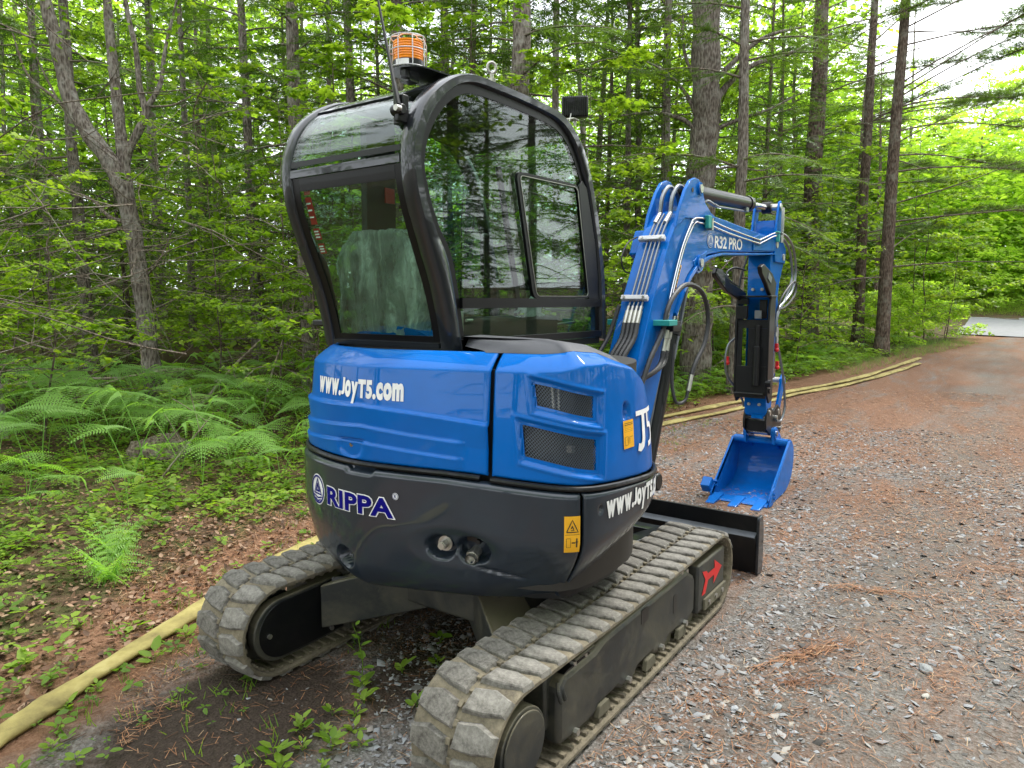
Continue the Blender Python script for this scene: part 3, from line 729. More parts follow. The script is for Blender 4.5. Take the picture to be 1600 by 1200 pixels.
g.add(V, F); g.build('crumpled_film', M['film_white'], EX, smooth=False)
MB().box((.15, .26, 1.335), (1.2, .72, .03)).build('cab_floor', M['interior'], EX)
MB().box((.12, .22, 2.02), (.02, .02, .02)).build('mirror_mount', M['black'], EX)
# small mirror inside top
MB().box((.30, .02, 2.15), (.02, .16, .06)).build('inside_mirror', M['glass'], EX, bevel=.01)
# left mirror/step stub beside the left pillar
MB().box((-.40, .68, 1.440), (.09, .10, .028)).build('side_bracket', M['black'], EX, bevel=.006)
# antenna on its bracket
g = MB().box((-.645, -.04, 2.215), (.03, .05, .10)).box((-.665, -.06, 2.19), (.05, .02, .05)).cyl((-.68, -.085, 2.205), (-.68, -.035, 2.205), .019, 16)
br = g.build('antenna_bracket', M['black'], EX, bevel=.004)
MB().cyl((-.69, -.078, 2.205), (-.712, -.078, 2.205), .011, 12).build('bolt', M['zinc'], br)
a0 = Vector((-.675, -.055, 2.225)); a1 = Vector((-.64, .075, 2.64))
MB().tube([a0, a0+(a1-a0)*.18, a0+(a1-a0)*.20, a0+(a1-a0)*.6, a1], [.011, .009, .0075, .0055, .0042], 8).build('antenna', M['black'], br)
# beacon
bx, by, bz = -.47, .085, 2.425
g = MB(); V = []
pl = [(-.60, .145), (-.625, .10), (-.625, .05), (-.60, .005), (-.55, -.01), (-.33, -.03), (-.30, .10), (-.42, .165), (-.55, .165)]
g.prism([(x+.09, y) for x, y in pl], 2.408, 2.414, 'z').box((bx+.0, .08, 2.39), (.05, .05, .04))
bp = g.build('beacon_plate', M['frame'], EX)
MB().cyl((bx-.045, .06, 2.40), (bx-.045, .06, 2.375), .018, 6).build('bolt', M['black'], bp)
be = MB().tube([(bx, by, 2.416), (bx, by, 2.446)], [.063, .060], 32).build('beacon', M['black'], EX)
g = MB(); zs = [2.446+i*.0045 for i in range(17)]
g.tube([(bx, by, z) for z in zs]+[(bx, by, 2.522)], [.056+(.0018 if i % 2 else 0) for i in range(17)]+[.045], 32).build('beacon_lens', M['orange'], be)
MB().cyl((bx, by, 2.45), (bx, by, 2.50), .02, 16).build('beacon_core', M['white'], be)
V, F = [], []
g = MB()
for k in range(4): a = math.radians(200+k*12); g.add([], [])
g = MB(); R_ = .0655; pts = []
g.add([(bx+.0625*math.cos(a), by+.0625*math.sin(a), z) for z in (2.42, 2.443) for a in np.linspace(math.radians(175), math.radians(225), 8)], [(i, i+1, 9+i, 8+i) for i in range(7)])
g.build('beacon_label', M['white'], be, smooth=False)
g = MB()
def ringpts(r, z, n=32): return [(bx+r*math.cos(2*math.pi*k/n), by+r*math.sin(2*math.pi*k/n), z) for k in range(n+1)]
for r, z in ((.071, 2.420), (.071, 2.482), (.066, 2.532), (.034, 2.540)): g.tube(ringpts(r, z), .0022, 6, cap=False)
for k in range(8):
    a = 2*math.pi*k/8+.2; c, s_ = math.cos(a), math.sin(a)
    g.tube([(bx+.071*c, by+.071*s_, 2.416), (bx+.071*c, by+.071*s_, 2.515), (bx+.064*c, by+.064*s_, 2.533), (bx+.034*c, by+.034*s_, 2.541)], .0022, 6)
g.build('beacon_cage', M['alu'], be)
# lifting eye
g = MB().cyl((-.165, -.085, 2.412), (-.165, -.085, 2.432), .017, 6).cyl((-.165, -.085, 2.432), (-.165, -.085, 2.452), .008, 10)
nn = 24; g.tube([(-.165+.018*math.cos(2*math.pi*k/nn)*.75, -.085-.018*math.cos(2*math.pi*k/nn)*.6, 2.474+.021*math.sin(2*math.pi*k/nn)) for k in range(nn+1)], .0065, 8, cap=False)
g.build('eye_bolt', M['zinc'], EX)
# work lamp at the front roof corner, its finned back to us
lc = Vector((.475, -.10, 2.455)); Rz = Matrix.Rotation(math.radians(28), 3, 'Z')
wl = MB().box(lc, (.045, .125, .095), Rz).build('work_lamp', M['black'], EX, bevel=.008)
g = MB()
for k in range(12): g.box(lc+Rz @ Vector((-.027, -.054+.0098*k, 0)), (.014, .0035, .088), Rz)
g.build('cooling_fin', M['black'], wl)
g = MB().box(lc+Vector((-.02, 0, -.06)), (.05, .04, .006)).cyl(lc+Vector((-.0, 0, -.06)), lc+Vector((-.0, 0, -.085)), .006).tube([lc+Vector((-.035, 0, -.035)), lc+Vector((-.05, 0, -.075))], .0025, 6)
g.build('lamp_bracket', M['zinc'], wl)

# =============================== BOOM ===============================
BY0, BY1 = -.33, -.15
BC = -.24
boom_poly = [(.58, .88), (.62, 1.02), (.76, 1.265), (.90, 1.54), (1.10, 1.862), (1.17, 1.945), (1.26, 2.02), (1.36, 2.052), (1.50, 2.060), (1.90, 2.052), (2.60, 2.028), (3.10, 2.018), (3.19, 1.985),
             (3.20, 1.94), (3.12, 1.915), (2.66, 1.888), (1.93, 1.851), (1.70, 1.822), (1.56, 1.79), (1.46, 1.745), (1.37, 1.69), (1.28, 1.60), (1.19, 1.49), (1.05, 1.19), (.88, .86), (.76, .74), (.64, .76)]
bo = MB().prism(boom_poly, BY0, BY1).build('boom', M['blue_metal'], EX, bevel=.004)
# flanges proud of the side plates: bottom lip along the inner bend, doubler at the tip
MB().prism([(1.19, 1.475), (1.29, 1.592), (1.38, 1.682), (1.47, 1.738), (1.57, 1.783), (1.71, 1.815), (1.93, 1.843), (2.66, 1.880), (3.10, 1.905), (3.10, 1.893), (2.66, 1.866), (1.93, 1.829), (1.72, 1.80), (1.60, 1.765), (1.49, 1.72), (1.40, 1.665), (1.31, 1.58), (1.20, 1.455)], BY0-.012, BY1+.012).build('boom_flange', M['blue_metal'], bo, bevel=.002)
MB().prism([(2.56, 1.895), (2.56, 1.985), (2.70, 2.015), (3.10, 2.008), (3.17, 1.975), (3.17, 1.94), (3.10, 1.922)], BY0-.008, BY0-.001).build('tip_plate', M['blue_metal'], bo, bevel=.002)
ear = [(1.165, 1.935), (1.20, 2.02), (1.29, 2.150), (1.36, 2.215), (1.43, 2.238), (1.49, 2.235), (1.545, 2.205), (1.56, 2.17), (1.60, 2.115), (1.70, 2.07), (1.80, 2.045), (1.6, 2.02), (1.30, 2.0)]
for y0 in (BY0-.006, BY1-.014): MB().prism(ear, y0, y0+.020).build('boom_ear', M['blue_metal'], bo, bevel=.003)
g = MB().cyl((1.50, BY0-.022, 2.185), (1.50, BY1+.022, 2.185), .024, 16); g.build('pin', M['zinc'], bo)
MB().cyl((1.50, BY0-.016, 2.185), (1.50, BY0-.004, 2.185), .036, 20).build('pin_boss', M['blue_metal'], bo)
MB().cyl((1.39, BY0-.009, 2.165), (1.39, BY0-.0065, 2.165), .014, 14).cyl((1.37, BY1-.017, 2.165), (1.37, BY1-.0145, 2.165), .014, 14).build('ear_hole', M['ink'], bo)
# lower ear for the lift cylinder
MB().prism([(1.44, 1.77), (1.66, 1.84), (1.63, 1.76), (1.585, 1.715), (1.53, 1.70), (1.48, 1.715)], BY0-.004, BY1+.004).build('cylinder_lug', M['blue_metal'], bo, bevel=.003)
MB().cyl((1.535, BY0-.016, 1.762), (1.535, BY1+.016, 1.762), .046, 24).build('pin_boss', M['blue_metal'], bo)
MB().cyl((1.535, BY0-.024, 1.762), (1.535, BY1+.024, 1.762), .025, 16).build('pin', M['zinc'], bo)
# lift cylinder
A = Vector((1.535, BC, 1.762)); B = Vector((1.02, BC, .55)); d = (B-A).normalized()
lc_ = MB().cyl(A+d*.42, A+d*1.28, .050, 24).build('lift_cylinder', M['black'], EX)
MB().cyl(A, A+d*.45, .024, 20).build('rod', M['chrome'], lc_)
side = Vector((0, 1, 0)); fwdv = d.cross(side)
g = MB().cyl(A-side*.035, A+side*.035, .040, 20)
g.tube([A+side*.045+d*.05, A+side*.045+d*.60], .013, 6).tube([A-side*.045+d*.05, A-side*.045+d*.60], .013, 6)
g.tube([A+fwdv*-.052+d*.06, A+fwdv*-.052+d*1.1], .012, 6)
g.build('cylinder_guard', M['silverhose'], lc_)
MB().cyl(A+d*.40, A+d*.46, .058, 24).box(A+d*.62+fwdv*-.06, (.05, .05, .08)).build('gland', M['black'], lc_)
# dipper cylinder on top
A = Vector((1.50, BC, 2.185)); B = Vector((3.20, BC, 2.262)); d = (B-A).normalized()
dc = MB().cyl(A+d*.06, A+d*1.22, .046, 28).build('dipper_cylinder', M['black'], EX)
MB().cyl(A+d*1.17, A+d*1.23, .053, 28).cyl(A+side*-.04, A+side*.04, .035, 16).cyl(B+side*-.035, B+side*.035, .045, 18).build('gland', M['black'], dc)
MB().cyl(A+d*1.2, B-d*.03, .022, 18).build('rod', M['chrome'], dc)
MB().tube(spline([(1.62, BC-.02, 2.075), (1.72, BC-.02, 2.12), (1.80, BC-.03, 2.155), (1.92, BC-.03, 2.145)], 6), .011, 8).build('hydraulic_hose', M['silverhose'], dc)
MB().tube([(1.92, BC-.03, 2.145), (2.02, BC-.03, 2.142), (2.55, BC-.02, 2.172)], [.014, .007, .006], 8).box((2.6, BC-.02, 2.185), (.06, .03, .03)).build('steel_pipe', M['silverhose'], dc)

# =============================== ARM ===============================
AY0, AY1 = -.325, -.155
arm_poly = [(3.045, 1.90), (3.075, 1.98), (3.30, 2.02), (3.40, 1.93), (3.405, 1.83), (3.31, 1.68), (3.265, 1.50), (3.25, 1.2), (3.24, .80), (3.22, .66), (3.17, .62), (3.10, .64), (3.075, .75), (3.06, 1.3)]
ar = MB().prism(arm_poly, AY0, AY1).build('arm', M['blue_metal'], EX, bevel=.005)
br_poly = [(3.085, 1.95), (3.125, 2.10), (3.165, 2.255), (3.185, 2.295), (3.215, 2.310), (3.245, 2.290), (3.255, 2.24), (3.245, 2.12), (3.29, 2.02), (3.41, 1.95), (3.40, 1.84), (3.12, 1.84)]
for y0 in (AY0-.014, AY1-.004): MB().prism(br_poly, y0, y0+.018).build('arm_bracket', M['blue_metal'], ar, bevel=.003)
MB().box((3.17, (AY0+AY1)/2, 2.06), (.015, .14, .20)).build('bracket_web', M['blue_metal'], ar)
for a_, b_ in ((3.205, 2.262), (3.14, 1.972), (3.34, 1.885)): MB().cyl((a_, AY0-.022, b_), (a_, AY1+.022, b_), .027, 16).build('pin', M['zinc'], ar)
# bucket cylinder at the front of the arm
A = Vector((3.40, BC, 1.86)); B = Vector((3.55, BC, .90)); d = (B-A).normalized()
bc = MB().cyl(A, A+d*.68, .042, 24).build('bucket_cylinder', M['blue_metal'], EX)
MB().cyl(A+d*.64, A+d*.70, .047, 24).build('gland', M['black'], bc)
MB().cyl(A+d*.7, B, .021, 16).build('rod', M['chrome'], bc)
for y0 in (BC-.085, BC+.065):
    lk = MB().prism([(3.50, .84), (3.505, .90), (3.56, .935), (3.63, .90), (3.635, .85), (3.58, .80), (3.46, .60), (3.41, .60), (3.40, .66)], y0, y0+.02)
    lko = lk.build('bucket_link', M['blue_metal'], EX, bevel=.003)
for a_, b_ in ((3.55, .885), (3.43, .635)): MB().cyl((a_, BC-.095, b_), (a_, BC+.095, b_), .025, 14).build('pin', M['zinc'], lko)
MB().box((3.34, BC, .72), (.16, .06, .05)).build('idler_link', M['blue_metal'], EX, bevel=.004)
# quick coupler
g = MB()
for y0 in (BC-.092, BC+.077):
    g.prism([(3.10, .665), (3.08, .60), (3.09, .535), (3.16, .50), (3.20, .47), (3.30, .475), (3.42, .43), (3.50, .45), (3.53, .56), (3.48, .66), (3.40, .70), (3.28, .66), (3.20, .70), (3.13, .70)], y0, y0+.016)
g.box((3.17, BC, .555), (.11, .15, .09)).box((3.45, BC, .52), (.05, .15, .10))
qc = g.build('quick_coupler', M['black'], EX, bevel=.003)
MB().box((3.085, BC-.02, .635), (.02, .09, .03)).build('latch_bar', M['blue_metal'], qc)
MB().cyl((3.16, BC-.10, .66), (3.16, BC+.10, .66), .022, 12).cyl((3.44, BC-.115, .50), (3.44, BC-.08, .50), .012, 10).cyl((3.33, BC-.11, .60), (3.33, BC-.08, .60), .02, 10).build('pin', M['zinc'], qc)
# =============================== BUCKET ===============================
KY0, KY1 = -.465, -.010
prof = [(3.30, .425), (3.36, .415), (3.415, .36), (3.435, .28), (3.42, .19), (3.37, .11), (3.29, .055), (3.18, .030), (3.0, .022), (2.80, .018)]
back = spline(prof, 4); gb = MB(); V = []
P2 = [Vector((x, 0, z)) for x, z in back]
for i, p in enumerate(P2):
    t = (P2[min(i+1, len(P2)-1)]-P2[max(i-1, 0)]).normalized(); n = Vector((-t.z, 0, t.x)); q = p-n*-.010
    V += [(p.x, KY0+.012, p.z), (p.x, KY1-.012, p.z), (q.x, KY1-.012, q.z), (q.x, KY0+.012, q.z)]
n = len(P2); gb.add(V, [(i*4+k, i*4+(k+1) % 4, (i+1)*4+(k+1) % 4, (i+1)*4+k) for i in range(n-1) for k in range(4)]+[(0, 1, 2, 3), (4*n-4, 4*n-3, 4*n-2, 4*n-1)])
M['bucket'] = simple('bucket_paint', (.0, .122, .46), .5, 0, .3, spec=.15, dirt=.16, dirtcol=(.14, .15, .17), bumps=.05)
bk = gb.build('bucket', M['bucket'], EX, bevel=0)
sp_ = [(3.27, .425)]+back[2:-4]+[(2.83, .012), (2.77, .012), (2.765, .055), (2.86, .14)]
for y0 in (KY0, KY1-.012): MB().prism(sp_, y0, y0+.012).build('side_plate', M['bucket'], bk, bevel=.002)
# thickened front edges of the side plates and bolted side cutters
for y0, sg_ in ((KY0-.006, -1), (KY1-.012, 1)):
    MB().prism([(3.275, .425), (2.775, .055), (2.800, .035), (3.305, .410)], y0, y0+.018).build('edge_bar', M['bucket'], bk, bevel=.002)
MB().box((2.80, KY1+.035, .105), (.09, .075, .085), Matrix.Rotation(math.radians(-40), 3, 'Y')).build('side_cutter', M['bucket'], bk, bevel=.006)
MB().prism([(2.72, .02), (2.80, .015), (2.86, .06), (2.84, .14), (2.79, .13)], KY0-.016, KY0-.007).build('side_cutter', M['bucket'], bk, bevel=.003)
g = MB()
for dx, dz in ((2.815, .10), (2.825, .065)):
    MB().cyl((dx, KY0-.028, dz), (dx, KY0-.015, dz), .012, 6).build('cutter_bolt', M['bucket'], bk)
    MB().cyl((dx+.03, KY1-.03, dz+.03), (dx+.03, KY1+.012, dz+.03), .012, 6).build('cutter_bolt', M['bucket'], bk)
MB().prism([(2.86, .034), (2.86, .014), (2.73, .010), (2.715, .018), (2.73, .030)], KY0+.004, KY1-.004).build('cutting_edge', M['bucket'], bk, bevel=.002)
for y0 in (KY0+.014, KY1-.014):
    MB().tube([(x, y0, z+.004) for x, z in back[3:-3]], .004, 6).build('weld_bead', M['bucket'], bk)
for yc in (-.065, -.235, -.405):
    V = [(2.82, yc-.038, .050), (2.82, yc+.038, .050), (2.82, yc+.038, .010), (2.82, yc-.038, .010), (2.605, yc-.032, .020), (2.605, yc+.032, .020), (2.605, yc+.032, .008), (2.605, yc-.032, .008)]
    g = MB(); g.add(V, [(0, 1, 2, 3), (4, 5, 6, 7), (0, 1, 5, 4), (1, 2, 6, 5), (2, 3, 7, 6), (3, 0, 4, 7)]); g.build('tooth', M['bucket'], bk, bevel=.004)
MB().cyl((3.285, KY0+.0125, .41), (3.285, KY1-.0125, .41), .028, 20).build('top_tube', M['bucket'], bk)
for yc in (BC-.118, BC+.102):
    MB().prism(rr([(3.22, .39), (3.215, .50), (3.25, .535), (3.30, .53), (3.45, .42), (3.46, .30), (3.36, .37)], .02, 3), yc, yc+.018).build('bucket_ear', M['bucket'], bk, bevel=.002)
    MB().cyl((3.262, yc-.008, .482), (3.262, yc+.026, .482), .046, 20).build('ear_boss', M['bucket'], bk)
MB().cyl((3.262, BC-.135, .482), (3.262, BC+.13, .482), .021, 18).build('pin', M['chrome'], bk)
# =============================== THUMB (black, folded up against the arm) ===============================
TY0, TY1 = -.375, -.115
g = MB()
body = [(2.93, 1.57), (3.05, 1.57), (3.055, .78), (2.98, .76), (2.92, .83), (2.915, 1.0), (2.905, 1.35), (2.91, 1.5)]
for y0 in (TY0, TY1-.016): g.prism(body, y0, y0+.016)
th = g.build('thumb', M['black'], EX, bevel=.003)
R0 = 2.912
# rear face plate with the long slots left open
g = MB()
for (y0, y1, z0, z1) in ((-.359, -.131, 1.335, 1.40), (-.359, -.131, .80, 1.045), (-.170, -.131, 1.045, 1.335), (-.359, -.215, 1.045, 1.335)):
    g.box((R0+.012, (y0+y1)/2, (z0+z1)/2), (.012, y1-y0-.0006, z1-z0-.0006))
g.build('face_plate', M['black'], th, bevel=.002)
g = MB(); g.box((2.965, BC-.01, 1.575), (.15, .27, .014)); g.build('top_plate', M['black'], th, bevel=.003)
g = MB().box((R0+.03, -.315, 1.48), (.03, .05, .14)).box((R0-.005, -.165, 1.455), (.04, .085, .10)).box((R0+.02, -.165, 1.54), (.05, .075, .05))
g.cyl((R0-.01, -.29, 1.20), (R0-.01, -.29, .90), .028, 16).cyl((R0-.0, -.29, 1.36), (R0-.0, -.29, 1.18), .020, 12)
g.build('thumb_cylinder', M['black'], th, bevel=.004)
MB().box((R0-.012, -.29, 1.44), (.012, .05, .06)).build('silver_plate', M['silverhose'], th)  # small silver-grey plate on the thumb's rear face
g = MB().cyl((2.965, -.385, .86), (2.965, -.105, .86), .022, 12).cyl((2.93, -.40, .92), (2.93, -.36, .92), .028, 14).cyl((2.905, -.35, .835), (2.905, -.13, .835), .010, 8)
g.build('pin', M['black'], th)
for a_ in ((3.035, -.20, 1.63), (3.035, -.27, 1.63), (3.045, -.2, .735), (3.045, -.28, .735)): MB().cyl(a_, (a_[0]+.016, a_[1], a_[2]), .012, 10).build('bolt', M['zinc'], th)
PL = [(2.342, 1.733), (2.371, 1.772), (2.47, 1.769), (2.555, 1.731), (2.666, 1.675), (2.891, 1.640), (3.061, 1.600), (3.04, 1.54), (2.854, 1.555), (2.609, 1.607), (2.46, 1.667), (2.357, 1.711)]
MB().prism(PL, -.150, -.118).build('thumb_prong', M['black'], th, bevel=.006)
PR = [(2.649, 1.783), (2.716, 1.806), (2.816, 1.782), (2.946, 1.745), (3.06, 1.677), (3.04, 1.57), (2.963, 1.56), (2.90, 1.60), (2.808, 1.664), (2.679, 1.736)]
MB().prism(PR, -.372, -.340).build('thumb_prong', M['black'], th, bevel=.006)
MB().box((2.86, -.376, 1.71), (.09, .004, .05), Matrix.Rotation(math.radians(25), 3, 'Y')).build('silver_plate', M['silverhose'], th)  # silver-grey plate on the side of the near prong

# =============================== HOSES, PIPES, CLAMPS ===============================
def backpt(t, y, off=0.):
    """point on the sloping back face of the boom, t = height"""
    x = float(np.interp(t, [.88, 1.02, 1.265, 1.54, 1.862, 1.945, 2.02, 2.052], [.58, .62, .76, .90, 1.10, 1.17, 1.26, 1.36]))
    return Vector((x-off*.87, y, t+off*.5))
hosey = [-.285, -.262, -.238, -.214]
for i, y in enumerate(hosey):
    MB().tube([backpt(1.50, y, .022), backpt(1.862, y, .022)]+[backpt(1.945, y, .022), backpt(2.01, y+.0, .022)], .0055, 8).build('steel_pipe', M['silverhose'], bo)
    MB().tube([backpt(1.50, y, .022), backpt(1.47, y, .024)], .009, 6).tube([backpt(1.475, y, .024), backpt(1.40, y, .024)], .0125, 8).build('hose_fitting', M['zinc'], bo)
    pts = spline([backpt(1.41, y, .024), backpt(1.33, y-.004, .03), backpt(1.22, y+.01, .05)+Vector((-.02, 0, 0)), Vector((.62, y+.03, 1.12)), Vector((.56, y+.04, 1.02))], 7)
    MB().tube(pts, [.0125 if k % 2 else .0142 for k in range(len(pts))], 8).build('hydraulic_hose', M['rubbertube'], bo)
y = -.19
pts = spline([backpt(1.50, y+.03, .03), Vector((.80, -.13, 1.36)), Vector((.68, -.11, 1.22)), Vector((.6, -.12, 1.05))], 8)
MB().tube(pts, .012, 8).build('hydraulic_hose', M['rubbertube'], bo)
for z in (1.54, 1.862):
    c = backpt(z, -.238, .028); RT = Matrix.Rotation(math.radians(-59 if z < 1.7 else -57), 3, 'Y')
    cl = MB().box(c, (.028, .150, .026), Matrix.Rotation(math.radians(31), 3, 'Y')).build('pipe_clamp', M['alu'], bo, bevel=.003)
    MB().cyl(c+Vector((-.02, .055, .008)), c+Vector((-.0, .055, 0)), .007, 8).cyl(c+Vector((-.02, -.055, .008)), c+Vector((-.0, -.055, 0)), .007, 8).build('bolt', M['zinc'], cl)
# two hoses from the fittings up over to the dipper cylinder between the ears
for k, y in enumerate((-.275, -.215)):
    a = backpt(2.01, y, .024)
    MB().tube([backpt(1.955, y, .024), backpt(2.02, y, .026)], .0125, 8).build('hose_fitting', M['zinc'], bo)
    MB().tube(spline([a, a+Vector((.03, 0, .10)), a+Vector((.12, 0, .165)), a+Vector((.24, .0, .13)), a+Vector((.29, 0, .05))], 7), .012, 8).build('hydraulic_hose', M['silverhose'], bo)
# twin steel pipes along the near side plate, knee and top flange
for k in (0, 1):
    o1 = k*.028
    pts = [(1.02+o1, -.343, 1.40), (1.12+o1*1.0, -.343, 1.61), (1.245+o1, -.343, 1.83), (1.36+o1, -.343, 1.965-o1*.4), (1.41+o1, -.343, 2.005-o1*.6), (1.50, -.343, 2.018-o1), (1.60, -.343, 2.022-o1)]
    MB().tube(spline(pts, 5), .0058, 8).build('steel_pipe', M['chrome'], bo)
    pts = [(1.64, -.345, 2.022-o1), (2.00, -.345, 1.998-o1), (2.62, -.345, 1.975-o1*.9), (2.72, -.345, 1.985-o1*.9), (3.0, -.348, 2.045-o1*.8), (3.10, -.350, 2.055-o1*.8)]
    MB().tube(spline(pts, 4), .0058, 8).build('steel_pipe', M['chrome'], bo)
MB().box((1.62, -.350, 2.006), (.055, .026, .075)).build('teal_clamp', M['teal'], bo, bevel=.004)
MB().box((1.655, -.352, 1.995), (.02, .03, .07)).build('hose_fitting', M['zinc'], bo)
MB().box((3.11, -.350, 2.062), (.07, .028, .012)).box((3.125, -.350, 2.02), (.035, .026, .06)).build('teal_clamp', M['teal'], bo, bevel=.003)
MB().box((3.20, -.36, 2.16), (.012, .02, .19)).cyl((3.195, -.36, 2.06), (3.195, -.36, 1.99), .014, 8).build('hose_fitting', M['zinc'], bo)
# teal clamp through the boom near the foot, with a pair of fittings
MB().box((.965, -.24, 1.425), (.11, .36, .030)).build('teal_clamp', M['teal'], bo, bevel=.003)
MB().box((1.05, -.375, 1.405), (.10, .06, .055)).build('hose_bracket', M['black'], bo, bevel=.003)
for k in (0, 1):
    c = Vector((.985+.045*k, -.375, 1.385)); e = c+Vector((-.04, 0, -.11))
    MB().tube([c, c+(e-c)*.4, c+(e-c)*.42, e], [.015, .015, .011, .013], 8).build('hose_fitting', M['zinc'], bo)
    pts = spline([e, e+Vector((-.03, 0, -.06)), e+Vector((-.12-.03*k, .0, -.10)), e+Vector((-.24-.02*k, .05, -.16)), e+Vector((-.30, .08, -.27))], 7)
    MB().tube(pts, [.0115 if q % 2 else .0132 for q in range(len(pts))], 8).build('hydraulic_hose', M['rubbertube'], bo)
# the big loop of spiral-wrapped hose beside the boom
pts = spline([(.72, -.36, 1.12), (.80, -.37, 1.25), (.93, -.375, 1.38), (.98, -.38, 1.50), (1.08, -.385, 1.585), (1.22, -.39, 1.63), (1.38, -.40, 1.605), (1.49, -.40, 1.53), (1.53, -.40, 1.41), (1.48, -.40, 1.29), (1.38, -.39, 1.19), (1.33, -.385, 1.12)], 9)
MB().tube(pts, [.0125 if q % 2 else .0145 for q in range(len(pts))], 8).build('hydraulic_hose', M['rubbertube'], bo)
MB().tube([(1.33, -.385, 1.12), (1.30, -.38, 1.03)], .014, 8).build('hose_fitting', M['zinc'], bo)
MB().tube(spline([(1.30, -.38, 1.04), (1.28, -.375, .985), (1.23, -.36, .965), (1.18, -.35, .99), (1.18, -.33, 1.10), (1.22, -.32, 1.30)], 6), .010, 8).build('hydraulic_hose', M['rubbertube'], bo)
# work lamp on the far side of the boom with its cable
bl = MB().box((1.24, -.085, 1.86), (.06, .07, .16), Matrix.Rotation(math.radians(28), 3, 'Y')).build('boom_lamp', M['blue_metal'], bo, bevel=.01)
MB().tube(spline([(1.20, -.09, 1.90), (1.10, -.08, 1.86), (1.03, -.08, 1.77), (1.06, -.09, 1.70), (1.13, -.12, 1.70)], 6), .0045, 6).build('cable', M['ink'], bl)
# hoses looping from the arm head down its side
def hose(pts, r, mat, n=7): return MB().tube(spline(pts, n), r, 8).build('hydraulic_hose', mat, ar)
hose([(3.16, -.36, 2.06), (3.30, -.37, 2.04), (3.46, -.375, 1.98), (3.57, -.375, 1.87), (3.60, -.375, 1.74), (3.52, -.37, 1.62), (3.36, -.36, 1.54), (3.22, -.35, 1.48), (3.17, -.35, 1.38), (3.17, -.35, 1.30)], .010, M['silverhose'])
hose([(3.16, -.35, 2.03), (3.28, -.36, 2.01), (3.42, -.365, 1.94), (3.50, -.365, 1.84), (3.53, -.365, 1.72), (3.40, -.36, 1.58), (3.24, -.35, 1.46), (3.19, -.345, 1.35)], .010, M['silverhose'])
hose([(3.18, -.34, 1.40), (3.24, -.36, 1.55), (3.40, -.38, 1.66), (3.56, -.38, 1.70), (3.62, -.38, 1.66), (3.56, -.38, 1.58), (3.36, -.37, 1.50), (3.2, -.35, 1.47)], .008, M['rubbertube'])
hose([(2.98, -.12, 1.64), (2.94, -.05, 1.70), (2.96, -.02, 1.76), (3.05, -.05, 1.80), (3.10, -.12, 1.78)], .008, M['rubbertube'])
hose([(3.18, -.345, 1.30), (3.25, -.36, 1.15), (3.36, -.37, .95), (3.44, -.37, .78), (3.46, -.37, .66), (3.40, -.36, .57), (3.30, -.35, .58)], .010, M['silverhose'])
hose([(2.99, -.10, 1.26), (2.93, -.06, 1.20), (2.90, -.05, 1.08), (2.93, -.06, .96), (3.02, -.10, .86), (3.10, -.13, .76), (3.12, -.14, .70)], .009, M['silverhose'])
hose([(3.20, -.12, 1.95), (3.10, -.08, 1.7), (3.06, -.10, 1.5), (3.08, -.12, 1.35)], .009, M['rubbertube'])
for c in ((3.18, -.36, 1.16), (3.20, -.365, 1.02), (2.94, -.055, 1.06)):
    g = MB(); g.sphere(c, .019, 6).box((c[0], c[1], c[2]+.03), (.022, .022, .04)); g.build('red_cap', M['redplastic'], ar)
MB().box((3.2, -.352, 1.23), (.04, .02, .09)).build('hose_bracket', M['zinc'], ar, bevel=.003)
MB().cyl((3.19, -.352, 1.34), (3.19, -.352, 1.26), .017, 8).build('hose_fitting', M['zinc'], ar)
# lettering on the boom
bf = lambda x, y, o=.0025: Vector((x, BY0-o, y))
Vt, Ft = text_mesh('R32 PRO', .022, spacing=.95); V2 = capfit(Vt, .535, .74, .075)
decal('lettering', V2, Ft, lambda x, y: bf(1.79+x, 1.868+y+.03*x), M['white'], bo)
emblem(1.715, 1.905, .055, .043, lambda x, y, o: bf(x, y, o), M['white'], M['blue_metal'], bo)
Vt, Ft = text_mesh('GRFCO', .02); V2 = capfit(Vt, .15, .74, .035)
c_, s_ = math.cos(math.radians(61)), math.sin(math.radians(61))
g = MB(); g.add([bf(1.165+.17*c_*t+(-s_)*(-.028*u)+.0, 1.60+.17*s_*t+c_*(-.028*u), .0018) for t, u in ((0, 0), (1, 0), (1, 1), (0, 1))], [(0, 1, 2, 3)]); 
ol = g.build('orange_label', M['yellow'], bo, smooth=False)
g = MB()
for q in range(6):
    t0 = .08+q*.15
    g.add([bf(1.165+.17*c_*t+s_*(.028*u), 1.60+.17*s_*t-c_*(.028*u), .003) for t, u in ((t0, .25), (t0+.08, .25), (t0+.08, .75), (t0, .75))], [(0, 1, 2, 3)])
g.build('label_print', M['ink'], ol, smooth=False)

# swing post under the boom foot
g = MB().box((.70, BC, .72), (.26, .16, .36)).cyl((.80, BC, .50), (.80, BC, .95), .09, 20).box((.98, BC, .56), (.16, .12, .12)).cyl((1.02, BC-.1, .55), (1.02, BC+.1, .55), .05, 16)
g.build('swing_post', M['black'], EX, bevel=.01)

